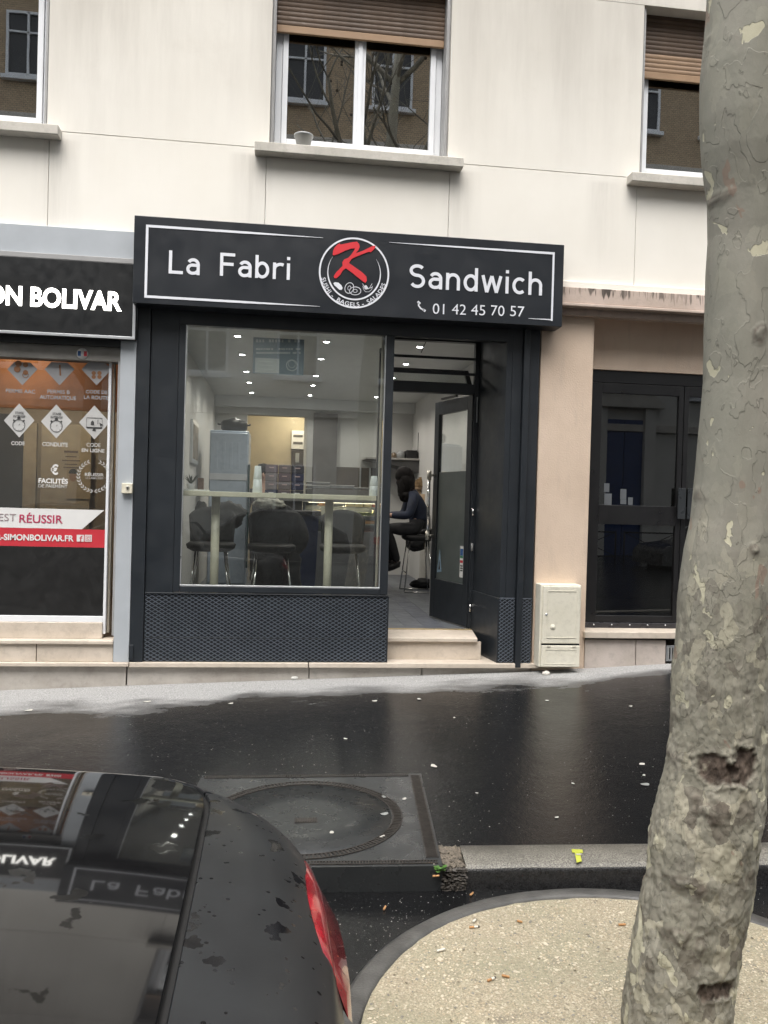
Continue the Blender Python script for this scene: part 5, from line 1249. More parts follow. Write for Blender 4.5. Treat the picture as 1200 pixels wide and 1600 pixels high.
for i in range(3):
    for j in range(nb):
        m_ = [[0, 3, 3, 1], [1, 3, 1, 3], [2, 0, 0, 2]][i][j]
        t = thing('packed_box', '%s box in the %s column of the stack on the back counter' % (['bottom', 'second', 'third', 'top'][j], ['left', 'middle', 'right'][i]), 'box', (xs0+colw*(i+.5), 3.1, zc_-.03+hb*j), 'boxes stacked on the back counter')
        z0 = zc_-.03+hb*j; box('carton', bc[m_], t, xs0+colw*i+.003, xs0+colw*(i+1)-.003, 2.98, 3.25, z0+.002, z0+hb-.003, .005)
        box('carton_label', ww if j == 0 else mat('label_pink', (.55, .42, .42), .5, bump=0), t, xs0+colw*(i+.3), xs0+colw*(i+.68), 2.976, 2.9795, z0+hb*.55, z0+hb*.68, 0)
trm = mat('tray_clear', (.30, .31, .32), .2, var=.3, vscale=30)
for (p0, p1, y0, y1, lb) in ((479, 515, 753, 757.5, 'upper clear plastic tray on the counter right of the boxes'), (479, 515, 758.5, 764, 'lower clear plastic tray on the counter right of the boxes'), (516, 553, 758, 764, 'long flat clear tray in the middle of the counter'), (554, 578, 762, 766, 'thin pale tray at the right of the counter')):
    A, B = at(p0, y0, 3.0), at(p1, y1, 3.0); t = thing('food_tray', lb, 'tray', ((A.x+B.x)/2, 3.1, B.z), 'food trays on the counter')
    box('tray', trm, t, A.x, B.x, 2.97, 3.3, B.z+.004, A.z-.002, .006); box('tray_rim', ww, t, A.x-.004, B.x+.004, 2.963, 3.307, A.z-.0015, A.z+.004, .001)
box('tray_riser', mat('riser_grey', (.16, .16, .155), .5), ct, at(479, 765, 3).x, at(590, 765, 3).x, 2.96, 3.35, zc_-.0295, at(500, 764.3, 3.0).z, .003)
# dark hatch in the back wall
A, B = at(510, 729, 6.28), at(592, 768, 6.28)
t = thing('wall_hatch', 'dark brown wall panel with thin steel uprights behind the counter', 'panel', ((A.x+B.x)/2, 6.28, B.z-.1)); box('panel', mat('hatch_brown', (.075, .06, .045), .5, var=.3, vscale=5), t, A.x, B.x, 6.25, 6.29, B.z-.3, A.z, .004)
for px in (563, 578): q = at(px, 740, 6.24); box('upright', alu, t, q.x-.012, q.x+.012, 6.225, 6.245, B.z-.28, A.z, .002)
# chilled display case
dx0, dx1 = at(472, 800, 3.0).x+.02, 1.28; dY = 3.0
t = thing('display_case', 'lit glass display case with food packs on shelves', 'display case', ((dx0+dx1)/2, 3.2, ZF))
zs_ = [at(540, y, dY).z for y in (791.5, 805, 818, 828)]
box('case_base', mat('case_grey', (.12, .125, .135), .4), t, dx0, dx1, dY, dY+.45, ZF+.002, zs_[3]-.02, .005)
for z_ in zs_[:3]: box('shelf', brass, t, dx0+.03, dx1-.03, dY+.02, dY+.40, z_-.012, z_, .002)
box('case_back', greyp, t, dx0, dx1, dY+.41, dY+.45, zs_[3]-.019, zc_-.065, .003); box('case_side', greyp, t, dx0, dx0+.02, dY, dY+.409, zs_[3]-.019, zc_-.065, .003); box('case_side', greyp, t, dx1-.02, dx1, dY, dY+.409, zs_[3]-.019, zc_-.065, .003)
MB().box(dx0+.021, dx1-.021, dY+.002, dY+.008, zs_[3]-.018, zc_-.066).build('front_glass', gl_in, t)
box('light_strip', emis('case_light', (1, .85, .6), 3), t, dx0+.05, dx1-.05, dY+.012, dY+.022, zc_-.070, zc_-.066, 0)
for k in range(3): lamp_light('case_glow', t, (-.3+.3*k, -.05, zc_-.12-ZF), 1.0, (1, .82, .55), .03)
pks = [mat('pack_orange', (.75, .34, .12), .5, var=.3, vscale=40), mat('pack_cream', (.80, .66, .40), .5, var=.2, vscale=40), mat('pack_red', (.55, .12, .07), .5, var=.4, vscale=40), mat('pack_salad', (.30, .36, .12), .6, var=.5, vscale=40)]
lab = [('orange sandwich pack nearest the bar post on the top shelf', 506, 0), ('first of two cream sandwich packs on the top shelf', 546, 0), ('second of two cream sandwich packs on the top shelf', 560, 0), ('tall cream tub on the top shelf', 574, 0), ('red drink pack at the right end of the top shelf', 585, 0)]
for k, (lb, px, sh_) in enumerate(lab):
    q = at(px, 790, dY+.15); z0 = zs_[0]; w_ = (.08, .055, .055, .05, .03)[k]; h_ = (.085, .05, .05, .07, .08)[k]
    P = [(q.x-w_, dY+.08, z0+.0005), (q.x+w_, dY+.08, z0+.0005), (q.x+w_*.75, dY+.10, z0+h_), (q.x-w_*.75, dY+.10, z0+h_)]
    tag(MB().prism(P, (0, .14, 0)).build('food_pack', pks[[0, 1, 1, 1, 2][k]], None, .005), lb, 'food pack', 'food packs in the display case')
for k, (px, zi, mi, lb) in enumerate(((572, 1, 3, 'green salad tray on the second shelf'), (586, 1, 1, 'pale cup at the right of the second shelf'), (578, 2, 0, 'long orange food tray on the third shelf'), (495, 1, 1, 'pale food box at the left of the second shelf'), (493, 2, 3, 'food box at the left of the third shelf'))):
    q = at(px, 800, dY+.15); w_ = (.10, .03, .11, .05, .05)[k]; z0 = zs_[zi]; tag(MB().box(q.x-w_, q.x+w_, dY+.08, dY+.25, z0+.0005, z0+(.035, .07, .04, .05, .05)[k]).build('food_pack', pks[mi], None, .006), lb, 'food pack', 'food packs in the display case')
# storage behind the seated person: white base cabinet, shelf, basket, kitchen shelf
A, B = at(662, 838, 4.9), at(690, 930, 4.9)
t = thing('white_cabinet', 'white cabinet with a pale top behind the seated person', 'cabinet', ((A.x+2.1)/2, 4.9, ZF)); box('cabinet_body', mat('cab_white', (.42, .41, .37), .5), t, A.x, IX1-.002, 4.7, 5.2, ZF+.02, 1.03, .006); box('cabinet_top', ww, t, A.x-.02, IX1-.002, 4.68, 5.22, 1.031, 1.06, .004)
q = at(662, 931, 4.4); t = thing('black_bag', 'black bag lying on the floor by the open door', 'bag', (1.98, 4.1, ZF)); mb = MB(); blobby(mb, (1.98, 4.15, ZF+.075), (.17, .12, .07), 9.2, .25); mb.build('bag_body', blk, t)
q = at(666, 843, 4.2); t = thing('hanging_bag', 'black helmet shaped bag on the stool beside the seated person', 'bag', (1.95, 4.5, .9)); mb = MB(); blobby(mb, (1.97, 4.55, 1.10), (.13, .13, .20), 5.1, .2); blobby(mb, (1.93, 4.5, .80), (.15, .13, .11), 8.1, .2); mb.build('bag_body', blk, t)
A, B = at(598, 712, 5.6), at(658, 720, 5.6)
t = thing('kitchen_shelf', 'wall shelf with kitchen things above the seated person', 'shelf', (1.7, 5.8, A.z)); xs_a, xs_b = 1.30, at(657, 716, 5.6).x
box('shelf_board', mat('shelf_pale', (.38, .37, .35), .5), t, xs_a, xs_b, 5.55, 6.29, B.z, B.z+.03, .004)
q = at(612, 728, 5.6); MB().prism([(xs_a, 5.6, B.z-.002), (xs_b-.02, 5.6, B.z-.002), (xs_b-.02, 5.6, B.z-.19), (1.62, 5.6, B.z-.05)], (0, .6, 0)).build('extractor_hood', mat('hood_steel', (.10, .10, .10), .4, metal=.4), t, .004)
A, B = at(636, 703, 5.6), at(652, 716, 5.6); tag(MB().box(A.x, B.x, 5.62, 5.9, at(640, 720, 5.6).z+.031, A.z+.0).build('black_case', stk, None, .008), 'black box on the kitchen shelf', 'box')
q = at(627, 705, 5.7); zsh = at(630, 720, 5.6).z+.031; tag(MB().lathe([(.05, 0), (.075, .03), (.075, .09), (.055, .11), (.03, .13), (.001, .13)], (q.x, 5.75, zsh), 16).build('glass_jar', mat('jar_grey', (.25, .26, .26), .2)), 'round grey jar on the kitchen shelf', 'jar')
q = at(616, 708, 5.7); tag(MB().lathe([(.04, 0), (.05, .02), (.05, .07), (.02, .10), (.001, .10)], (q.x, 5.75, zsh), 14).build('small_jar', mat('jar_brown', (.12, .09, .06), .3)), 'small brown jar at the left end of the kitchen shelf', 'jar')
q = at(656, 700, 5.6); tag(MB().box(q.x-.012, q.x+.012, 5.7, 5.74, zsh, zsh+.42).build('dark_upright_board', stk, None, .003), 'thin black board standing at the right end of the kitchen shelf', 'board')
A = at(647, 766, 5.0); B = at(674, 761, 5.0)
t = thing('wooden_shelf', 'small pale wooden wall shelf behind the seated person', 'shelf', (B.x, 5.2, B.z)); box('board', mat('pale_wood', (.35, .25, .16), .6, var=.2, vscale=14), t, A.x, IX1-.002, 5.25, 5.5, B.z-.035, B.z, .004); box('bracket', mat('pale_wood', (.35, .25, .16), .6), t, IX1-.06, IX1-.002, 5.3, 5.4, B.z-.16, B.z-.036, .004)
q = at(661, 757, 5.3); t = thing('wicker_basket', 'round brown wicker basket on the small wooden shelf', 'basket', (q.x, 5.37, B.z)); mb = MB()
for k in range(7): mb.lathe([(.15*math.cos(k*.2), .001+k*.022), (.15*math.cos(k*.2)+.008, .012+k*.022), (.15*math.cos((k+1)*.2), .022+k*.022)], (q.x, 5.37, B.z), 24)
mb.build('basket_body', mat('wicker', (.20, .13, .06), .7, var=.5, vscale=60, bump=.8, bscale=200), t)
q = at(668, 800, 5.1); t = thing('lit_sign_board', 'warm pale board standing on the white cabinet', 'board', (1.9, 5.1, 1.06)); box('board', mat('warm_board', (.60, .45, .30), .6), t, at(655, 800, 5.0).x, at(672, 800, 5.0).x, 5.0, 5.03, 1.061, at(660, 772, 5.0).z, .003)
# bar in front of the seated person
t = thing('side_bar', 'narrow counter the seated person leans on', 'counter', (1.0, 3.9, ZF)); box('bar_top', mat('counter_top_grey', (.24, .24, .23), .3), t, .98, 1.42, 3.55, 4.3, ZF+.93, ZF+.965, .005); box('bar_panel', mat('panel_navygrey', (.07, .075, .085), .5), t, .98, 1.03, 3.56, 4.29, ZF+.001, ZF+.929, .004)
# ================================================================== PEOPLE
skinm = mat('skin', (.42, .25, .18), .5, var=.08); hairm = mat('dark_hair', (.006, .005, .005), .75, var=.3, vscale=30, bump=.5, spec=.2); navym = mat('navy_jacket', (.009, .015, .034), .75, var=.3, vscale=8, bump=.6, bscale=25); trm_ = mat('dark_trousers', (.012, .013, .016), .8, var=.3); shoem = mat('shoe_black', (.01, .01, .01), .5)
def skin(name, joints, edges, m, parent, sub=2, root=0):
    """joints: name->(pos, radius) grown with a Skin modifier"""
    keys = list(joints); me = bpy.data.meshes.new(name)
    off = Vector(parent.location)
    me.from_pydata([tuple(Vector(joints[k][0])-off) for k in keys], [(keys.index(a), keys.index(b)) for a, b in edges], [])
    o = bpy.data.objects.new(name, me); COL.objects.link(o); o.parent = parent; me.materials.append(m)
    md = o.modifiers.new('skin', 'SKIN'); md.use_smooth_shade = True; md.branch_smoothing = .4
    sv = me.skin_vertices[0].data
    for i, k in enumerate(keys): r = joints[k][1]; sv[i].radius = (r, r) if not isinstance(r, tuple) else r; sv[i].use_root = (i == root)
    s2 = o.modifiers.new('sub', 'SUBSURF'); s2.levels = sub; s2.render_levels = sub
    return o
def person(label, J, loc, jacket, trousers, hair='long'):
    """J: dict of joint positions in world space; builds one continuous body with clothes and hair as children"""
    t = thing('person', label, 'person', loc)
    R = dict(pelvis=.13, belly=.12, chest=.135, neck0=.06, neck=.055, head0=.075, head1=.092, head2=.075, shl=.06, shr=.06, ell=.042, elr=.042, wrl=.028, wrr=.028, hal=.035, har=.035, hil=.085, hir=.085, knl=.055, knr=.055, anl=.038, anr=.038, fol=.035, for_=.035)
    E = [('pelvis', 'belly'), ('belly', 'chest'), ('chest', 'neck0'), ('neck0', 'neck'), ('neck', 'head0'), ('head0', 'head1'), ('head1', 'head2')]
    for s in 'lr':
        E += [('chest', 'sh'+s), ('sh'+s, 'el'+s), ('el'+s, 'wr'+s), ('wr'+s, 'ha'+s), ('pelvis', 'hi'+s), ('hi'+s, 'kn'+s), ('kn'+s, 'an'+s), ('an'+s, 'fol' if s == 'l' else 'for_')]
    skin('body', {k: (J[k], R[k]) for k in R}, E, skinm, t)
    # fingers
    for s in 'lr':
        w, h = Vector(J['wr'+s]), Vector(J['ha'+s]); d = (h-w).normalized(); sd = d.cross(Vector((0, 0, 1))).normalized()
        mb = MB()
        for k, (o_, l_) in enumerate(((-.025, .065), (-.009, .075), (.008, .072), (.023, .058))):
            b = h+sd*o_+d*.01; mb.tube([b, b+d*l_*.4+Vector((0, 0, .004)), b+d*l_*.75-Vector((0, 0, .008)), b+d*l_-Vector((0, 0, .022))], [.0095, .009, .0085, .006], 8)
        b = h-sd*.03-d*.02; mb.tube([b, b-sd*.018+d*.025, b-sd*.022+d*.05], [.011, .010, .007], 8)
        mb.build('fingers', skinm, t)
    # clothes
    g = .022
    JR = dict(pelvis=.170, belly=.165, chest=.165, neck0=.085, shl=.085, shr=.085, ell=.065, elr=.065, wrl=.045, wrr=.045)
    skin('jacket', {k: (J[k], JR[k]) for k in JR}, [('pelvis', 'belly'), ('belly', 'chest'), ('chest', 'neck0'), ('chest', 'shl'), ('shl', 'ell'), ('ell', 'wrl'), ('chest', 'shr'), ('shr', 'elr'), ('elr', 'wrr')], jacket, t)
    TR = dict(belly=.145, pelvis=.158, hil=.105, hir=.105, knl=.075, knr=.075, anl=.058, anr=.058)
    skin('trousers', {k: (J[k], TR[k]) for k in TR}, [('belly', 'pelvis'), ('pelvis', 'hil'), ('hil', 'knl'), ('knl', 'anl'), ('pelvis', 'hir'), ('hir', 'knr'), ('knr', 'anr')], trousers, t)
    for s, f in (('l', 'fol'), ('r', 'for_')):
        a, b = Vector(J['an'+s]), Vector(J[f]); mb = MB(); mb.tube([a+Vector((0, 0, .02)), a-Vector((0, 0, .02)), a.lerp(b, .5)-Vector((0, 0, .01)), b, b+(b-a)*.25], [.05, .052, .05, .045, .022], 12); mb.build('shoe', shoem, t)
    # face
    hd = Vector(J['head1']); f = Vector(J['face']).normalized(); rt = f.cross(Vector((0, 0, 1))).normalized(); u2 = rt.cross(f)
    fm = MB(); c = hd+f*.088-u2*.01; fm.tube([c+u2*.03, c-u2*.012+f*.02, c-u2*.02], [.008, .013, .008], 8); 
    fm.build('nose', skinm, t)
    for s in (-1, 1):
        mb = MB(); mb.ball(hd+f*.080+rt*s*.032+u2*.014, .011, 10); mb.build('eye', mat('eye_dark', (.03, .02, .015), .2), t)
        mb = MB(); mb.ball(hd+rt*s*.088-u2*.005, .025, 10, 0, (.5, .8, 1.2)); mb.build('ear', skinm, t)
    mb = MB(); mb.tube([hd+f*.082-u2*.048-rt*.02, hd+f*.088-u2*.048, hd+f*.082-u2*.048+rt*.02], [.004, .006, .004], 8); mb.build('mouth', mat('lips', (.35, .12, .10), .5), t)
    mb = MB(); top = hd+Vector((0, 0, .02))-f*.02
    if hair == 'long':
        blobby(mb, hd+Vector((0, 0, .02))-f*.012, (.118, .112, .12), 2.5, .10)
        blobby(mb, hd-Vector((0, 0, .10))-f*.04, (.115, .125, .19), 5.5, .22); blobby(mb, hd-Vector((-.05, 0, .22)), (.11, .13, .10), 3.5, .3); blobby(mb, hd-Vector((0, 0, .12))+f*.02+rt*.075, (.05, .035, .15), 7.5, .16); blobby(mb, hd-Vector((0, 0, .12))+f*.02-rt*.075, (.05, .035, .15), 9.5, .16)
    else: blobby(mb, top+Vector((0, 0, .03)), (.108, .115, .10), 2.5, .12)
    mb.build('hair', hairm, t); return t
bx, by, bz = at(655, 835, 3.83).x, 3.83, ZF+.80
def PJ(dx, dy, dz): return (bx+dx, by+dy, bz+dz)
J = dict(pelvis=PJ(0, 0, .08), belly=PJ(-.01, 0, .22), chest=PJ(-.07, 0, .40), neck0=PJ(-.13, 0, .53), neck=PJ(-.16, 0, .585), head0=PJ(-.19, 0, .63), head1=PJ(-.23, 0, .70), head2=PJ(-.22, 0, .77),
         shl=PJ(-.10, -.17, .455), shr=PJ(-.10, .17, .455), ell=PJ(-.18, -.23, .20), elr=PJ(-.18, .23, .20), wrl=PJ(-.40, -.14, .20), wrr=PJ(-.40, .14, .20), hal=PJ(-.47, -.12, .205), har=PJ(-.47, .12, .205),
         hil=PJ(-.08, -.10, .02), hir=PJ(-.08, .10, .02), knl=PJ(-.44, -.12, .02), knr=PJ(-.44, .12, .02), anl=PJ(-.30, -.11, -.42), anr=PJ(-.34, .11, -.42), fol=PJ(-.42, -.12, -.49), for_=PJ(-.46, .12, -.49), face=(-.8, 0, -.6))
person('person with long dark hair and navy jacket sitting on a bar stool inside the doorway', J, (bx, by, ZF), navym, trm_)
st_ = stool(bx-.02, by, rad(-90), 'black bar stool carrying the seated person', stk, .10)
# cook in the back
q = at(412, 724, 5.0); cx_, cy_ = q.x, 5.0; ht = q.z-.03
def PK(dx, dy, dz): return (cx_+dx, cy_+dy, ht+dz)
J = dict(pelvis=PK(0, 0, -.80), belly=PK(0, 0, -.66), chest=PK(0, 0, -.46), neck0=PK(0, 0, -.30), neck=PK(0, 0, -.25), head0=PK(0, 0, -.19), head1=PK(0, 0, -.12), head2=PK(0, 0, -.05), shl=PK(-.18, 0, -.38), shr=PK(.18, 0, -.38), ell=PK(-.24, 0, -.64), elr=PK(.24, 0, -.64), wrl=PK(-.2, -.18, -.72), wrr=PK(.2, -.18, -.72), hal=PK(-.18, -.25, -.72), har=PK(.18, -.25, -.72),
         hil=PK(-.09, 0, -.88), hir=PK(.09, 0, -.88), knl=PK(-.1, 0, -1.2), knr=PK(.1, 0, -1.2), anl=(cx_-.1, cy_, ZF+.09), anr=(cx_+.1, cy_, ZF+.09), fol=(cx_-.11, cy_-.14, ZF+.04), for_=(cx_+.11, cy_-.14, ZF+.04), face=(0, -1, -.1))
person('person with short dark hair standing behind the stacked boxes', J, (cx_, cy_, ZF), trm_, trm_, 'short')
# ================================================================== PLANE TREE
TYD = -4.9
def edge(tab, Z):
    for (a, b) in zip(tab, tab[1:]):
        if a[1] <= Z <= b[1]: t = (Z-a[1])/(b[1]-a[1]); return a[0]+(b[0]-a[0])*t
    return tab[0][0] if Z < tab[0][1] else tab[-1][0]
def tab(pts): r = [(at(x, y, TYD).x, at(x, y, TYD).z) for x, y in pts]; return sorted(r, key=lambda q: q[1])
LT = tab([(974, 1596), (991, 1480), (1003, 1420), (1012, 1375), (1016, 1311), (1026, 1262), (1040, 1210), (1049, 1150), (1051, 1112), (1052, 1060), (1059, 1000), (1064, 931), (1073, 859), (1083, 812), (1094, 694), (1103, 594), (1105, 500), (1108, 420), (1111, 371), (1110, 310), (1101, 240), (1099, 190), (1100, 110), (1106, 50), (1110, 5)])
RTb = tab([(1136, 1596), (1154, 1461), (1170, 1390), (1179, 1311), (1186, 1262), (1192, 1150), (1196, 1056), (1200, 1000), (1206, 850), (1214, 700), (1222, 500), (1232, 300), (1243, 100), (1250, 5)])
pt = thing('plane_tree', 'plane tree with mottled grey green peeling bark standing in the round gravel pit', 'tree', (1.08, TYD, zroad(1.1)))
zz0, zz1 = -.32, 3.05; NZ, NA = 620, 220
knots = [(1126, 1206, .038, .036, -.006), (1158, 1198, .036, .044, -.006), (1113, 1265, .036, .032, .016), (1083, 1386, .04, .028, .012), (1065, 1467, .034, .028, .012), (1118, 1545, .055, .022, -.006), (1080, 1130, .018, .018, .012), (1071, 880, .022, .025, .010), (1070, 1185, .03, .04, .008), (1182, 860, .018, .018, .010), (1120, 770, .02, .02, .008), (1122, 30, .04, .028, .012), (1150, 290, .03, .02, .010), (1117, 500, .016, .016, .008), (1195, 520, .02, .03, .008), (1058, 990, .02, .02, .010), (1092, 1475, .02, .03, .006), (1075, 1090, .02, .05, .006)]
kn = []
for (px, py, sx, sz, dep) in knots:
    q = at(px, py, TYD-.12); kn.append((q.x, q.z, sx, sz, dep))
verts = np.zeros((NZ, NA, 3)); scar = np.zeros((NZ, NA))
ang_a = np.arange(NA)/NA*2*math.pi
for i in range(NZ):
    Z = zz0+(zz1-zz0)*i/(NZ-1); a, b = edge(LT, Z), edge(RTb, Z)
    if Z < -.05: k_ = (-.05-Z)/.27; a -= .10*k_**1.6; b += .09*k_**1.6
    cx, R_t = (a+b)/2, (b-a)/2*(.943+.022*max(0, min(1, Z/2)))
    for k in range(NA):
        w = ang_a[k]; c_, s_ = math.cos(w), math.sin(w)
        r = R_t*(1+(.06*mnoise.noise(Vector((c_*1.2, s_*1.2, Z*2.2)))+.022*mnoise.noise(Vector((c_*3.5, s_*3.5, Z*9))))*(1-abs(c_)**6*.8))
        x = cx+r*c_; y = TYD+r*s_
        sc = 0
        if s_ < .2:
            for (qx, qz, sx, sz, dep) in kn:
                u_, v_ = (x-qx)/sx, (Z-qz)/sz; 
                if abs(u_) > 1.8 or abs(v_) > 1.8: continue
                nn = mnoise.noise(Vector((x*38, Z*38, 1)))*.55+mnoise.noise(Vector((x*110, Z*110, 7)))*.25
                d2 = math.sqrt(u_*u_+v_*v_)+nn
                if dep < 0:
                    if d2 < 1.35: e_ = max(0, min(1, (1.15-d2)/.25)); r += dep*e_*(1+.8*mnoise.noise(Vector((x*45, Z*40, 4)))*.6); sc = max(sc, e_); r += .0035*math.exp(-((d2-1.25)/.16)**2)
                else:
                    if d2 < 1.6: r += .55*dep*math.exp(-d2*d2*1.6)+dep*.18*math.sin(d2*9)*math.exp(-d2*1.5); sc = max(sc, .65*max(0, 1-abs(d2-.55)/.5))
        if Z < 1.3:
            f_ = min(1, (1.3-Z)/.7); r += f_*.005*mnoise.noise(Vector((x*34, Z*26, s_*6)))+f_*.003*mnoise.noise(Vector((x*90, Z*80, s_*10)))
        verts[i, k] = (cx+r*c_, TYD+r*s_, Z); scar[i, k] = sc
off = np.array(pt.location)
me = bpy.data.meshes.new('trunk'); idx = np.arange(NZ*NA).reshape(NZ, NA); nx = np.roll(idx, -1, 1)
faces = np.stack([idx[:-1], nx[:-1], nx[1:], idx[1:]], -1).reshape(-1, 4)
me.from_pydata((verts.reshape(-1, 3)-off).tolist(), [], faces.tolist()); me.polygons.foreach_set('use_smooth', [True]*len(me.polygons))
at_ = me.attributes.new('scar', 'FLOAT', 'POINT'); at_.data.foreach_set('value', scar.reshape(-1).astype('f'))
def bark():
    m, t, b = newmat('plane_bark'); tc = N(t, 'TexCoord'); mp = N(t, 'Mapping'); mp.inputs['Scale'].default_value = (1, 1, .62); L(t, tc.outputs['Object'], mp.inputs['Vector']); v = mp.outputs[0]
    sx = N(t, 'SeparateXYZ'); L(t, tc.outputs['Object'], sx.inputs[0]); z = sx.outputs[2]
    low = math_(t, 'MULTIPLY', math_(t, 'SUBTRACT', 1.9, z), .9, True)
    # stepped plates: contour bands of a noise, finer low on the trunk
    nA = N(t, 'TexNoise'); nA.inputs['Scale'].default_value = 10.5; nA.inputs['Detail'].default_value = 3.6; nA.inputs['Roughness'].default_value = .52; nA.inputs['Distortion'].default_value = .35; L(t, v, nA.inputs['Vector'])
    nB = N(t, 'TexNoise'); nB.inputs['Scale'].default_value = 27; nB.inputs['Detail'].default_value = 3.5; nB.inputs['Roughness'].default_value = .6; nB.inputs['Distortion'].default_value = .1; L(t, v, nB.inputs['Vector'])
    pa_ = math_(t, 'MULTIPLY', nA.outputs[0], 6.5); pb_ = math_(t, 'MULTIPLY', nB.outputs[0], 6.0)
    fa, fb2 = math_(t, 'FLOOR', pa_), math_(t, 'FLOOR', pb_)
    frb = math_(t, 'FRACT', pb_); fra = math_(t, 'FRACT', pa_)
    nM = noisef(t, v, 2.2, 3)
    lowm = ramp(t, math_(t, 'ADD', math_(t, 'MULTIPLY', low, .75), math_(t, 'SUBTRACT', nM, .42)), [(.30, 0), (.55, 1)])
    hA = math_(t, 'ADD', fa, math_(t, 'MULTIPLY', ramp(t, fra, [(0, 1), (.10, 0)]), .55)); hB = math_(t, 'ADD', fb2, math_(t, 'MULTIPLY', ramp(t, frb, [(0, .9), (.14, 0)]), .55))
    h = math_(t, 'ADD', math_(t, 'MULTIPLY', hA, .5), math_(t, 'MULTIPLY', math_(t, 'MULTIPLY', hB, .45), lowm))
    grey = ramp(t, noisef(t, v, 2.4, 6, .6), [(.3, (.205, .20, .165)), (.5, (.255, .25, .208)), (.7, (.30, .28, .24))])
    grey2 = ramp(t, nB.outputs[0], [(.35, (.19, .17, .14)), (.42, (.28, .27, .21)), (.5, (.24, .235, .19)), (.56, (.32, .30, .235)), (.64, (.22, .20, .165))], 'CONSTANT')
    c = mix(t, math_(t, 'MULTIPLY', lowm, .75), grey, grey2)
    vo = N(t, 'TexVoronoi'); vo.inputs['Scale'].default_value = 24; wv = N(t, 'TexNoise'); wv.inputs['Scale'].default_value = 13; wv.inputs['Detail'].default_value = 5; L(t, v, wv.inputs['Vector'])
    wa = N(t, 'VectorMath', operation='MULTIPLY_ADD'); L(t, wv.outputs['Color'], wa.inputs[0]); wa.inputs[1].default_value = (.13, .13, .13); L(t, v, wa.inputs[2]); L(t, wa.outputs[0], vo.inputs['Vector'])
    sr = N(t, 'SeparateColor'); L(t, vo.outputs['Color'], sr.inputs[0])
    cell = ramp(t, sr.outputs[0], [(0, (.16, .14, .11)), (.12, (.27, .255, .20)), (.42, (.33, .31, .25)), (.62, (.24, .225, .18)), (.80, (.40, .37, .28)), (.92, (.47, .44, .33))], 'CONSTANT')
    c = mix(t, math_(t, 'ADD', math_(t, 'MULTIPLY', lowm, .60), .12), c, cell)
    h = math_(t, 'ADD', h, math_(t, 'MULTIPLY', math_(t, 'MULTIPLY', sr.outputs[1], 1.3), lowm))
    # fresh cream patches where plates have fallen off
    nC = N(t, 'TexNoise'); nC.inputs['Scale'].default_value = 15; nC.inputs['Detail'].default_value = 3; nC.inputs['Roughness'].default_value = .5; nC.inputs['Distortion'].default_value = .5
    mp2 = N(t, 'Mapping'); mp2.inputs['Location'].default_value = (5.3, 2.1, 7.7); mp2.inputs['Scale'].default_value = (1, 1, .7); L(t, tc.outputs['Object'], mp2.inputs['Vector']); L(t, mp2.outputs[0], nC.inputs['Vector'])
    thr = math_(t, 'ADD', nC.outputs[0], math_(t, 'MULTIPLY', lowm, .03))
    cm = ramp(t, thr, [(.648, 0), (.653, 1)])
    c = mix(t, cm, c, (.50, .475, .35))
    nD = noisef(t, v, 11, 3, .5, .4); c = mix(t, math_(t, 'MULTIPLY', ramp(t, nD, [(.67, 0), (.675, .8)]), 1.0), c, (.27, .20, .155))
    # dark rim of each plate
    c = mix(t, math_(t, 'MULTIPLY', ramp(t, fra, [(0, .6), (.05, 0)]), 1.0), c, (.07, .065, .05))
    c = mix(t, math_(t, 'MULTIPLY', math_(t, 'MULTIPLY', ramp(t, frb, [(0, .5), (.07, 0)]), lowm), 1.0), c, (.07, .06, .045))
    c = mix(t, math_(t, 'MULTIPLY', ramp(t, noisef(t, v, 4, 8, .7), [(.52, 0), (.75, .4)]), lowm), c, (.10, .085, .065))
    at2 = N(t, 'Attribute', attribute_name='scar'); sc_c = ramp(t, noisef(t, v, 40, 5, .7), [(.35, (.028, .020, .015)), (.7, (.15, .115, .09))])
    c = mix(t, at2.outputs['Fac'], c, sc_c)
    L(t, c, b.inputs['Base Color']); b.inputs['Roughness'].default_value = .72; b.inputs['Specular IOR Level'].default_value = .3
    h2 = math_(t, 'ADD', h, math_(t, 'MULTIPLY', cm, -.5))
    b0 = bumpn(t, h2, .9, .0035); L(t, bumpn(t, noisef(t, v, 90, 4, .6), .35, .003, b0), b.inputs['Normal']); return m
bkm = bark(); me.materials.append(bkm); tr = bpy.data.objects.new('trunk', me); COL.objects.link(tr); tr.parent = pt
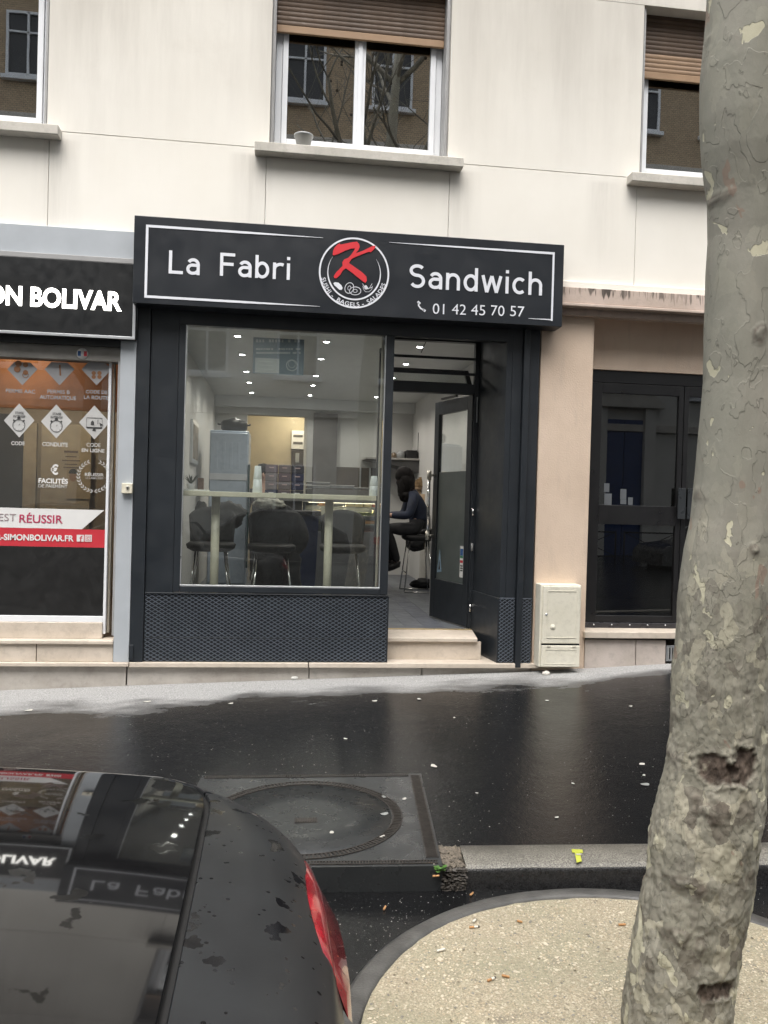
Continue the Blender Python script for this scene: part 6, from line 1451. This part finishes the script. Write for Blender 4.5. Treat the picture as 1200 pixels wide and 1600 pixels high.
# crown above the frame: bare limbs with seed balls (mirrored by the upper windows)
brm = mat('branch_bark', (.16, .15, .12), .8, var=.3, vscale=5)
def limbs(base, r0, height, parent, seed, m, n_main=5, balls=True, spread=1.0):
    rnd = random.Random(seed); twigs = MB(); bl_ = []
    def grow(mb, p, d, r, l, depth):
        pts = [p]; rs = [r]; n = 6
        for i in range(n):
            d = (d+Vector((rnd.uniform(-1, 1), rnd.uniform(-1, 1), rnd.uniform(-.4, .7)))*.16).normalized(); p = p+d*l/n; pts.append(p); rs.append(r*(1-.62*(i+1)/n))
        mb.tube(pts, rs, 8 if r > .03 else 5, 0, True)
        if depth == 0:
            if balls and rnd.random() < .22: bl_.append(pts[-1])
            return
        for k in range(rnd.choice((3, 4))):
            i = rnd.randint(2, n); q = pts[i]; dd = (d*.55+Vector((rnd.uniform(-1, 1), rnd.uniform(-1, 1), rnd.uniform(-.35, .6)))*.75).normalized()
            grow(mb if depth > 2 else twigs, q, dd, rs[i]*.62, l*rnd.uniform(.5, .72), depth-1)
    for k in range(n_main):
        a_ = 2*math.pi*k/n_main+rnd.uniform(-.4, .4); mb = MB(); st = base+Vector((0, 0, rnd.uniform(-.25, .3)))
        grow(mb, st, Vector((math.cos(a_)*.8*spread, math.sin(a_)*.8*spread, .9)), r0*rnd.uniform(.42, .62), height*rnd.uniform(.5, .75), 3); mb.build('limb', m, parent)
    stuff(twigs.build('twigs', m, parent))
    if balls:
        mb = MB()
        for p in bl_:
            mb.tube([p, p+Vector((0, 0, -.10))], .002, 4); mb.ball(p+Vector((0, 0, -.12)), .022, 8)
        stuff(mb.build('seed_balls', mat('seed_ball', (.05, .035, .02), .9), parent))
a, b = edge(LT, 3.0), edge(RTb, 3.0); R3 = (b-a)/2; cx3 = (a+b)/2
mb = MB(); pts = [(cx3, TYD, 3.0), (cx3+.05, TYD, 3.6), (cx3+.13, TYD-.02, 4.3), (cx3+.20, TYD, 5.0), (cx3+.24, TYD+.04, 5.8), (cx3+.32, TYD+.05, 7.4), (cx3+.42, TYD, 9)]
mb.tube(pts, [R3, R3*.98, R3*.96, R3*1.0, R3*.75, R3*.5, R3*.25], 28); mb.build('upper_trunk', bkm, pt)
limbs(Vector((cx3+.20, TYD, 5.1)), R3, 4.2, pt, 11, brm, 6)
limbs(Vector((cx3+.34, TYD, 7.4)), R3*.6, 3.0, pt, 5, brm, 4)

# ================================================================== PARKED CAR (rear end in the lower left)
ZR = zroad(-1.5)
cr = thing('parked_car', 'dark rain spotted car seen from its rear corner in front of the shop', 'car', (-1.9, -5.32, ZR))
def car_paint():
    m, t, b = newmat('dark_car_paint'); v = coords(t)
    blot = N(t, 'TexVoronoi'); blot.inputs['Scale'].default_value = 11.5; blot.inputs['Randomness'].default_value = 1
    nv = N(t, 'TexNoise'); nv.inputs['Scale'].default_value = 26; nv.inputs['Detail'].default_value = 3; L(t, v, nv.inputs['Vector'])
    v = coords(t, (1, 1, .02)); mp = N(t, 'VectorMath', operation='MULTIPLY_ADD'); L(t, nv.outputs['Color'], mp.inputs[0]); mp.inputs[1].default_value = (.11, .11, .0); L(t, v, mp.inputs[2])
    L(t, mp.outputs[0], blot.inputs['Vector'])
    bm = ramp(t, math_(t, 'ADD', blot.outputs['Distance'], math_(t, 'MULTIPLY', noisef(t, v, 45, 3), .16)), [(.31, 1), (.355, 0)])
    v2 = N(t, 'TexVoronoi'); v2.inputs['Scale'].default_value = 42; L(t, v, v2.inputs['Vector']); gate = ramp(t, noisef(t, v, 7, 3), [(.48, 0), (.52, 1)])
    sm = math_(t, 'MULTIPLY', ramp(t, v2.outputs['Distance'], [(.17, 1), (.21, 0)]), gate)
    wet = math_(t, 'MAXIMUM', bm, sm)
    dust = ramp(t, noisef(t, v, 5, 7, .65), [(.3, (.009, .010, .0115)), (.7, (.018, .020, .022))])
    c = mix(t, wet, dust, (.006, .006, .007)); L(t, c, b.inputs['Base Color'])
    L(t, mix(t, wet, (.42, .42, .42), (.10, .10, .10)), b.inputs['Roughness']); b.inputs['Coat Weight'].default_value = .12; b.inputs['Coat Roughness'].default_value = .2; b.inputs['Specular IOR Level'].default_value = .42
    return m
def lid_paint():
    m, t, b = newmat('glossy_lid_paint'); v = coords(t)
    blot = N(t, 'TexVoronoi'); blot.inputs['Scale'].default_value = 9
    nv = N(t, 'TexNoise'); nv.inputs['Scale'].default_value = 24; nv.inputs['Detail'].default_value = 3; L(t, v, nv.inputs['Vector'])
    v = coords(t, (1, 1, .02)); mp = N(t, 'VectorMath', operation='MULTIPLY_ADD'); L(t, nv.outputs['Color'], mp.inputs[0]); mp.inputs[1].default_value = (.13, .13, .0); L(t, v, mp.inputs[2]); L(t, mp.outputs[0], blot.inputs['Vector'])
    bm = ramp(t, math_(t, 'ADD', blot.outputs['Distance'], math_(t, 'MULTIPLY', noisef(t, v, 50, 3), .16)), [(.30, 1), (.345, 0)])
    gx = N(t, 'SeparateXYZ'); 
    dust = ramp(t, noisef(t, v, 6, 7, .7), [(.35, (.006, .006, .0065)), (.75, (.014, .014, .014))])
    c = mix(t, bm, dust, (.002, .002, .002)); L(t, c, b.inputs['Base Color'])
    L(t, mix(t, bm, (.038, .038, .038), (.22, .22, .22)), b.inputs['Roughness']); b.inputs['IOR'].default_value = 1.55
    L(t, mix(t, bm, (.5, .5, .5), (.22, .22, .22)), b.inputs['Specular IOR Level'])
    return m
cpm, lpm = car_paint(), lid_paint()
CY, HWD = -5.44, .98; XE = .135
def xr_out(v):      # rear plan outline
    return XE-.34*abs(v/HWD)**3.4
def zdeck(x, y): return .580-.078*(x+.2)-((y+5.26)**2)/10.4-((x+.55)**2)/20
def drop(e, r=.20, h=.13):
    if e >= r: return 0
    q = (r-max(e, 0))/r; return h*(1-math.sqrt(max(0, 1-q*q)))
XG = lambda y: -.155-.018*((y-CY)/.9)**2-.11*max(0, ((y-CY)-.62)/.36)**2.2-.11*max(0, (-(y-CY)-.62)/.36)**2.2
XF = -1.02          # where the lid meets the rear screen
NV, NT = 110, 40
def ztop(x, y):
    v = y-CY; e1 = HWD-.004-abs(v); e2 = xr_out(v)-x
    e = min(e1*1.6, e2) if e2 < .3 else e1*1.6
    z = zdeck(x, y); return z-drop(e2, .17, .10)-drop(e1*1.0, .045, .035)
def grid(name, fx0, fx1, m, nt, v0=-1, v1=1):
    q = []
    for i in range(NV+1):
        v = (v0+(v1-v0)*i/NV)*(HWD-.004); y = CY+v; a, b = fx0(y), fx1(y)
        for j in range(nt+1):
            t_ = j/nt; x = a+(b-a)*t_; q.append((x, y, ztop(x, y)))
    mb = MB(); mb.add(q, [(i*(nt+1)+j, (i+1)*(nt+1)+j, (i+1)*(nt+1)+j+1, i*(nt+1)+j+1) for i in range(NV) for j in range(nt)], 0, True); return mb
g2 = .0095
lid = grid('boot_lid', lambda y: XF, lambda y: XG(y)-g2, lpm, 60)
# turned down lip of the lid at the gap
n0 = len(lid.v); lip = []
for i in range(NV+1):
    p = lid.v[i*61+60]; lip += [p, (p[0]+.002, p[1], p[2]-.003), (p[0]+.001, p[1], p[2]-.03)]
lid.add(lip, [(i*3+j, (i+1)*3+j, (i+1)*3+j+1, i*3+j+1) for i in range(NV) for j in range(2)], 0, True)
lid.build('boot_lid', lpm, cr, recalc=False)
rq = grid('rear_quarter_panel', lambda y: XG(y)+g2, lambda y: xr_out(y-CY)-.0, cpm, 34)
lip = []
for i in range(NV+1):
    p = rq.v[i*35]; lip += [(p[0]-.001, p[1], p[2]-.03), (p[0]-.003, p[1], p[2]-.004), p]
rq.add(lip, [(i*3+j, (i+1)*3+j, (i+1)*3+j+1, i*3+j+1) for i in range(NV) for j in range(2)], 0, True)
rq.build('rear_quarter_panel', cpm, cr, recalc=False)
mb = MB(); q = []
for i in range(NV+1):
    v = (-1+2*i/NV)*(HWD-.008); y = CY+v; x = XG(y); z = ztop(x, y)-.016; q += [(x-.016, y, z-.004), (x-.005, y, z), (x+.005, y, z), (x+.016, y, z-.004)]
mb.add(q, [(i*4+j, (i+1)*4+j, (i+1)*4+j+1, i*4+j+1) for i in range(NV) for j in range(3)], 0, True); mb.build('lid_seal', rubber, cr, recalc=False)
# lower shell: rear face and sides
def outline(n=160):
    P = []
    for i in range(n+1):
        v = -1+2*i/n; P.append((xr_out(v*(HWD-.004)), CY+v*(HWD-.004)))
    return P
O = outline()
side = [(-4.05+(-4.05-XE+.44)*0+k*(xr_out(HWD)+4.05)/40, CY+HWD-.004) for k in range(40, -1, -1)]
front = [(-4.05-.16*math.sin(math.pi*k/20), CY+(HWD-.004)*(1-2*k/20)) for k in range(1, 20)]
side2 = [(x, 2*CY-y) for x, y in side[::-1]]
loop = O+side[1:]+front+side2[:-1]; NL = len(loop)
def ztopl(x, y):
    if x > XF: return ztop(x, y)
    return ztop(XF, y)+(.02 if x > -2.9 else -.10*max(0, (-2.9-x)/1.2))
levels = []
for (h, sc) in ((1.0, .0), (.93, .012), (.80, .022), (.62, .030), (.45, .034), (.38, .022), (.30, .040), (.12, .045), (0, .01)):
    levels.append((h, sc))
q = []
for (h, sc) in levels:
    for (x, y) in loop:
        zt_l = ztopl(x, y); zb_l = ZR+.17; z = zb_l+(zt_l-zb_l)*h
        cxl, cyl = -1.9, CY; d = Vector((x-cxl if x > -.6 or x < -3.9 else 0, (y-cyl)*1.0, 0)); d.normalize()
        q.append((x+d.x*sc, y+d.y*sc, z))
mb = MB(); mb.add(q, [(i*NL+k, i*NL+(k+1) % NL, (i+1)*NL+(k+1) % NL, (i+1)*NL+k) for i in range(len(levels)-1) for k in range(NL)], 0, True); mb.build('lower_body', cpm, cr)
# bonnet and scuttle
q = []
for i in range(31):
    v = (-1+2*i/30)*(HWD-.004)
    for j in range(21):
        x = -4.05+(1.10)*j/20; y = CY+v; q.append((x-.16*math.cos(v/HWD*math.pi/2)*(1-j/20), y, ztopl(x, y)-drop(HWD-abs(v), .07, .04)*0+.03*math.cos(v/HWD*math.pi/2)))
MB().add(q, [(i*21+j, (i+1)*21+j, (i+1)*21+j+1, i*21+j+1) for i in range(30) for j in range(20)], 0, True).build('bonnet', cpm, cr, recalc=False)
# cabin: glasshouse with roof
def cab(name, prof, m, half0, half1, zt0):   # side profile polygons
    pass
zs0 = ztop(XF, CY)+.0; zroof = ZR+1.34
belt = [(-2.98, zs0+.015), (XF-.0, zs0+.0)]; roofp = [(-2.35, zroof-.045), (-2.1, zroof-.012), (-1.75, zroof), (-1.45, zroof-.015), (-1.25, zroof-.05)]
hb_, hr_ = HWD-.05, HWD-.20
mb = MB(); vs = []
nr = 13
for (x, z) in roofp:
    for k in range(nr): t_ = -1+2*k/(nr-1); vs.append((x, CY+hr_*t_, z-.045*abs(t_)**3))
mb.add(vs, [(i*nr+k, (i+1)*nr+k, (i+1)*nr+k+1, i*nr+k+1) for i in range(len(roofp)-1) for k in range(nr-1)], 0, True); rfo = mb.build('roof', cpm, cr, recalc=False)
glc = glass('car_glass', (.12, .13, .13), 1.5, 1.1, .03)
def screen(name, xb, zb_, xt, zt_l):
    vs = []
    for j in range(9):
        s_ = j/8; x = xb+(xt-xb)*s_; z = zb_+(zt_l-zb_)*s_+.05*math.sin(math.pi*s_); hw = hb_-.02+(hr_-hb_+.02)*s_
        for k in range(nr): t_ = -1+2*k/(nr-1); vs.append((x+(.10*(1-s_)+.02)*(t_*t_)*(-1 if xb > xt else 1)*.6, CY+hw*t_, z-.045*abs(t_)**3*s_))
    return MB().add(vs, [(i*nr+k, (i+1)*nr+k, (i+1)*nr+k+1, i*nr+k+1) for i in range(8) for k in range(nr-1)], 0, True).build(name, glc, cr, recalc=False)
screen('rear_screen', XF-.0, zs0, roofp[-1][0], roofp[-1][1]); screen('windscreen', -3.0, zs0+.03, roofp[0][0], roofp[0][1])
for s_ in (-1, 1):
    yb, yt = CY+s_*hb_, CY+s_*hr_
    for (a, b, c, d) in ((-2.80, -2.02, -2.02, -2.30), (-1.96, -1.18, -1.36, -1.96)):
        MB().add([(a, yb, zs0+.02), (b, yb, zs0+.02), (c, yt, zroof-.06), (d, yt, zroof-.06)], [(0, 1, 2, 3)]).build('side_window', glc, cr, recalc=False)
    P = MB()
    for (p0, p1, r_) in (((-2.98, yb, zs0+.0), (-2.35, yt, zroof-.075), .028), ((-1.99, yb, zs0+.02), (-1.99, yt, zroof-.055), .025), ((XF-.03, yb, zs0-.0), (-1.26, yt, zroof-.085), .045), ((-2.36, yt, zroof-.07), (-1.25, yt, zroof-.075), .03), ((-3.0, yb+.0, zs0+.01), (-1.0, yb, zs0+.0), .03)): P.tube([p0, p1], r_, 10)
    P.build('window_pillar', cpm, cr)
MB().prism([(-3.0, CY-hb_-.03, zs0-.02), (XF, CY-hb_-.03, zs0-.02), (XF, CY+hb_+.03, zs0-.02), (-3.0, CY+hb_+.03, zs0-.02)], (0, 0, .012)).build('belt_shelf', stk, cr)
for s_ in (-1, 1):
    for x in (-.85, -3.25):
        w = MB(); yy = CY+s_*(HWD-.10); w.lathe([(.19, -.09), (.30, -.095), (.315, -.07), (.315, .07), (.30, .095), (.19, .09)], (x, yy, ZR+.316), 32, 0, 'y'); wo_ = w.build('wheel', rubber, cr)
        w = MB(); w.lathe([(.18, -.07), (.19, -.085), (.05, -.05 if s_ < 0 else .05), (.001, -.05 if s_ < 0 else .05)] if s_ < 0 else [(.001, .05), (.05, .05), (.19, .085), (.18, .07)], (x, yy, ZR+.316), 24, 0, 'y'); w.build('rim', alu, wo_)
# tail lamps: red lens wrapped round each rear corner
def redlens():
    m, t, b = newmat('red_lens'); v = coords(t)
    c = ramp(t, noisef(t, coords(t, (1, 1, 1)), 14, 5, .6), [(.3, (.15, .004, .008)), (.55, (.33, .010, .02)), (.75, (.45, .03, .04))])
    L(t, c, b.inputs['Base Color']); b.inputs['Roughness'].default_value = .22; b.inputs['Coat Weight'].default_value = 1; b.inputs['Coat Roughness'].default_value = .04
    return m
rl = redlens(); rl2 = mat('lens_housing', (.10, .008, .012), .3)
lens_pts = [((475, 1318), (475, 1322)), ((490, 1338), (475, 1345)), ((502, 1356), (477, 1375)), ((513, 1376), (481, 1405)), ((521, 1404), (487, 1435)), ((528, 1432), (496, 1465)), ((534, 1462), (505, 1492)), ((538, 1495), (516, 1517)), ((539, 1522), (527, 1533)), ((540, 1543), (539, 1544))]
def lens_hit(px, py):
    d = ray(px, py); lo_t, hi_t = 1.0, 3.2
    for k in range(220):
        t_ = lo_t+(hi_t-lo_t)*k/219; p = CAMP+d*t_
        xo = xr_out(p.y-CY)
        if p.z < (ztop(min(p.x, xo-.002), p.y) if p.x < xo+.03 else -9): return p
    p = gz(px, py, .47); return p
for s_ in (1, -1):
    vs = []; inn = [lens_hit(*b_) for a_, b_ in lens_pts]; inn = [p for p in inn if p.y-CY > (.0 if s_ > 0 else .42)]; n = len(inn)
    for i, p in enumerate(inn):
        t_ = min(1, min(i, n-1-i)/1.5)
        y = p.y; xo = xr_out(y-CY); x0 = min(p.x, xo-.004)
        for k in range(7):
            f_ = k/6; x = x0+(xo-.001-x0)*f_; yy = y+.05*f_*(1 if i < n/2 else 0)*0
            vs.append(Vector((x, yy, ztop(x, yy)+(.003+.009*math.sin(math.pi*f_*.7))*t_-.002)))
        vs.append(Vector((xo+.030*t_, y, ztop(xo-.001, y)-.035))); vs.append(Vector((xo+.038*t_, y, ztop(xo-.001, y)-.11*t_-.01)))
    if s_ < 0: vs = [Vector((p.x, 2*CY-p.y, p.z)) for p in vs]
    mb = MB(); mb.add(vs, [(i*9+k, (i+1)*9+k, (i+1)*9+k+1, i*9+k+1) for i in range(n-1) for k in range(8)], 0, True); mb.build('tail_lamp', rl, cr)
box('number_plate', ww, cr, XE+.028, XE+.040, CY-.26, CY+.26, ZR+.30, ZR+.41, .002)
# ================================================================== THE OTHER SIDE OF THE STREET (seen in the glass and on the car)
OY = -17.0
stn = mat('street_stone', (.60, .59, .55), .8, var=.1, vscale=1); 
def brickm():
    m, t, b = newmat('tan_brick'); tc = N(t, 'TexCoord'); mp = N(t, 'Mapping'); mp.inputs['Rotation'].default_value = (rad(90), 0, 0); L(t, tc.outputs['Object'], mp.inputs['Vector'])
    br = N(t, 'TexBrick'); br.inputs['Scale'].default_value = 4.2; br.inputs['Color1'].default_value = (.52, .39, .25, 1); br.inputs['Color2'].default_value = (.42, .31, .20, 1); br.inputs['Mortar'].default_value = (.2, .17, .13, 1); br.inputs['Mortar Size'].default_value = .02
    L(t, mp.outputs[0], br.inputs['Vector']); L(t, br.outputs[0], b.inputs['Base Color']); b.inputs['Roughness'].default_value = .85; return m
tbk = brickm()
ob = thing('facing_building', 'tan brick building across the street with white windows, mirrored in the glass', 'building', (2, OY-.2, 0))
zroof_o = 17.5
mb = MB(); mb.box(-22, 30, OY-.6, OY-.2, 11.9, zroof_o); mb.build('brick_wall', tbk, ob)
mb = MB(); mb.box(-22, 30, OY-.6, OY-.17, -1.5, 11.89); mb.build('stone_wall', stn, ob)
for z_ in (3.9, 7.1, 11.9): box('string_course', sillm, ob, -22, 30, OY-.17, OY-.05, z_-.14, z_+.08, .01)
wf = None
gdk = glass('far_glass', (.2, .22, .24), 1.5, 1.4, .0)
dkin = mat('far_dark', (.03, .032, .036), .5)
_d = ray(478, 100); X1_ = _d.x/_d.y*(D_CAM-OY); _d = ray(35, 60); SPW = (X1_-_d.x/_d.y*(D_CAM-OY))/3; XW0 = X1_-.6-6*SPW
for fl_ in range(5):
    z0 = (.6, 4.9, 8.6, 13.0, 15.6)[fl_]
    for k in range(17):
        x0 = XW0+k*SPW
        if fl_ == 0 and (6.0 < x0 < 11 or k % 2): continue
        if wf is None or True:
            if wf is None:
                f_ = MB()
                for (a, b, c, d) in ((0, .07, 0, 1.8), (1.13, 1.2, 0, 1.8), (.57, .63, 0, 1.8), (.07, 1.13, 0, .07), (.07, 1.13, 1.73, 1.8), (.07, 1.13, 1.2, 1.25)): f_.box(a, b, -.02, .05, c, d)
                for (c, d) in ((-.12, -.01),): f_.box(-.1, 1.3, -.02, .14, c, d)
                wf = f_.build('window', whitep, None); wp = MB().box(.05, 1.15, -.02, -.005, .05, 1.75).build('pane', dkin, wf); wf.parent = ob; wf.location = Vector((x0, OY-.15, z0))-Vector(ob.location)
            else:
                c = wf.copy(); COL.objects.link(c); c.location = Vector((x0, OY-.15, z0))-Vector(ob.location); c2 = wp.copy(); COL.objects.link(c2); c2.parent = c
# blue portal with pediment, mirrored in the dark entrance door
def mir(px, py, Y):      # photo point of a mirror image in the facade glass -> real place at distance Y
    d = ray(px, py); t = (-Y+D_CAM+2*.23)/d.y; return Vector((d.x*t, Y, H_CAM+d.z*t))
A, B = mir(948, 700, OY), mir(1006, 700, OY); zt_o = mir(975, 655, OY).z; blue = mat('portal_blue', (.02, .05, .16), .5)
po_ = thing('blue_portal', 'blue double street door under a stone pediment across the street', 'door', ((A.x+B.x)/2, OY-.1, -.2))
box('leaf', blue, po_, A.x, (A.x+B.x)/2-.01, OY-.16, OY-.10, -.3, zt_o, .01); box('leaf', blue, po_, (A.x+B.x)/2+.01, B.x, OY-.16, OY-.10, -.3, zt_o, .01)
box('surround', stn, po_, A.x-.35, A.x-.01, OY-.16, OY+.05, -.3, zt_o+.5, .01); box('surround', stn, po_, B.x+.01, B.x+.35, OY-.16, OY+.05, -.3, zt_o+.5, .01)
mb = MB(); zp = zt_o+.5; mb.prism([(A.x-.6, OY-.1, zp), (B.x+.6, OY-.1, zp), ((A.x+B.x)/2, OY-.1, zp+1.0)], (0, .18, 0)); mb.box(A.x-.6, B.x+.6, OY-.1, OY+.15, zp-.14, zp-.001); mb.build('pediment', sillm, po_)
mb = MB(); mb.box(-60, 60, -17.6, -14.2, -1.3, -.22); struct(mb.build('far_sidewalk', pave))
# railing
rlm = mat('railing_black', (.015, .015, .015), .5)
for k in range(4):
    x0 = 6.0+k*1.75; t = thing('street_railing', '%s black crossed railing panel on the far pavement, counted from the red car' % ['first', 'second', 'third', 'fourth'][k], 'railing', (x0, -14.5, -.22), 'railings along the far kerb')
    P = [(x0, 0), (x0+1.5, 0)]
    mb = MB()
    for x in (x0, x0+1.5): mb.tube([(x, -14.5, -.22), (x, -14.5, .75)], .025, 8)
    mb.build('post', rlm, t); MB().tube([(x0, -14.5, .72), (x0+1.5, -14.5, .72)], .02, 8).tube([(x0, -14.5, .05), (x0+1.5, -14.5, .05)], .02, 8).build('rail', rlm, t); MB().tube([(x0, -14.5, .05), (x0+1.5, -14.5, .72)], .012, 6).tube([(x0+1.5, -14.5, .05), (x0, -14.5, .72)], .012, 6).build('cross_bar', rlm, t)
# trees across
for (x, y, s_, lb) in ((7.6, -13.6, 21, 'bare plane tree across the street beside the blue portal'), (-4.6, -13.6, 33, 'bare plane tree across the street to the left')):
    t = thing('street_tree', lb, 'tree', (x, y, -.25)); MB().tube([(x, y, -.3), (x, y, 1), (x+.05, y, 2.6), (x+.1, y, 4.0), (x+.2, y, 6)], [.30, .24, .21, .20, .12], 18).build('trunk', brm, t)
    limbs(Vector((x+.08, y, 3.9)), .2, 5.2, t, s_, brm, 6)
# two cars across: simple complete bodies with cabin, lamps and wheels
def far_car(x, y, paint, label, lamp, front):
    zr_ = -.30; t = thing('far_car', label, 'car', (x, y, zr_)); L0, Wd = 4.1, .84
    prof = [(0, .30), (.02, .62), (.18, .78), (1.0, .90), (1.55, 1.30), (2.1, 1.44), (3.0, 1.42), (3.75, 1.05), (4.02, .92), (4.1, .55), (4.08, .28)]
    sc = [1, 1, 1, .98, .82, .78, .78, .90, .97, 1, 1]; vs = []
    for s in (-1, 1):
        for (px_, pz_), k in zip(prof, sc): vs.append((x-2.05+px_, y+s*Wd*k, zr_+pz_))
    n = len(prof); fs = [(i, i+1, n+i+1, n+i) for i in range(n-1)]+[tuple(range(n)), tuple(range(n, 2*n))[::-1]]
    MB().add(vs, fs).build('body', paint, t, .05, 3)
    for s in (-1, 1):
        MB().add([(x-2.05+1.2, y+s*(Wd*.93), zr_+.94), (x-2.05+3.6, y+s*(Wd*.91), zr_+1.0), (x-2.05+3.0, y+s*(Wd*.80+.004), zr_+1.36), (x-2.05+1.75, y+s*(Wd*.80+.004), zr_+1.34)], [(0, 1, 2, 3)]).build('side_window', dkin, t)
        for wx in (.75, 3.3):
            w = MB().lathe([(.19, -.1), (.30, -.1), (.31, -.07), (.31, .07), (.30, .1), (.19, .1)], (x-2.05+wx, y+s*(Wd-.07), zr_+.31), 24, 0, 'y').build('wheel', rubber, t); MB().lathe([(.18, -.09), (.03, -.06), (.03, .06), (.18, .09)], (x-2.05+wx, y+s*(Wd-.07), zr_+.31), 20, 0, 'y').build('rim', alu, w)
        box('lamp', lamp, t, x+(1.75 if front else -2.06), x+(2.07 if front else -1.80), y+s*(Wd-.10)-.14, y+s*(Wd-.10)+.115, zr_+.62, zr_+.80, .02)
    if front:
        for k in range(5): box('grille_bar', chrome, t, x+2.04, x+2.07, y-.4, y+.4, zr_+.48+k*.05, zr_+.49+k*.05, .003)
far_car(4.4, -12.6, mat('far_red_paint', (.30, .015, .02), .25, coat=.6), 'red car parked on the far side of the street', mat('far_tail', (.6, .03, .02), .3), False)
far_car(-.4, -12.6, mat('far_grey_paint', (.02, .021, .023), .3, coat=.5), 'dark grey car parked across the street facing the shop window', mat('far_tail', (.6, .03, .02), .3), False)
far_car(-5.3, -12.6, mat('far_blue_paint', (.015, .02, .035), .3, coat=.5), 'dark blue car parked across the street to the left', mat('far_tail', (.6, .03, .02), .3), False)
far_car(11.3, -12.6, mat('far_black_paint', (.012, .012, .014), .25, coat=.6), 'black car with chrome grille bars parked across the street', mat('far_head', (.7, .7, .7), .2), True)
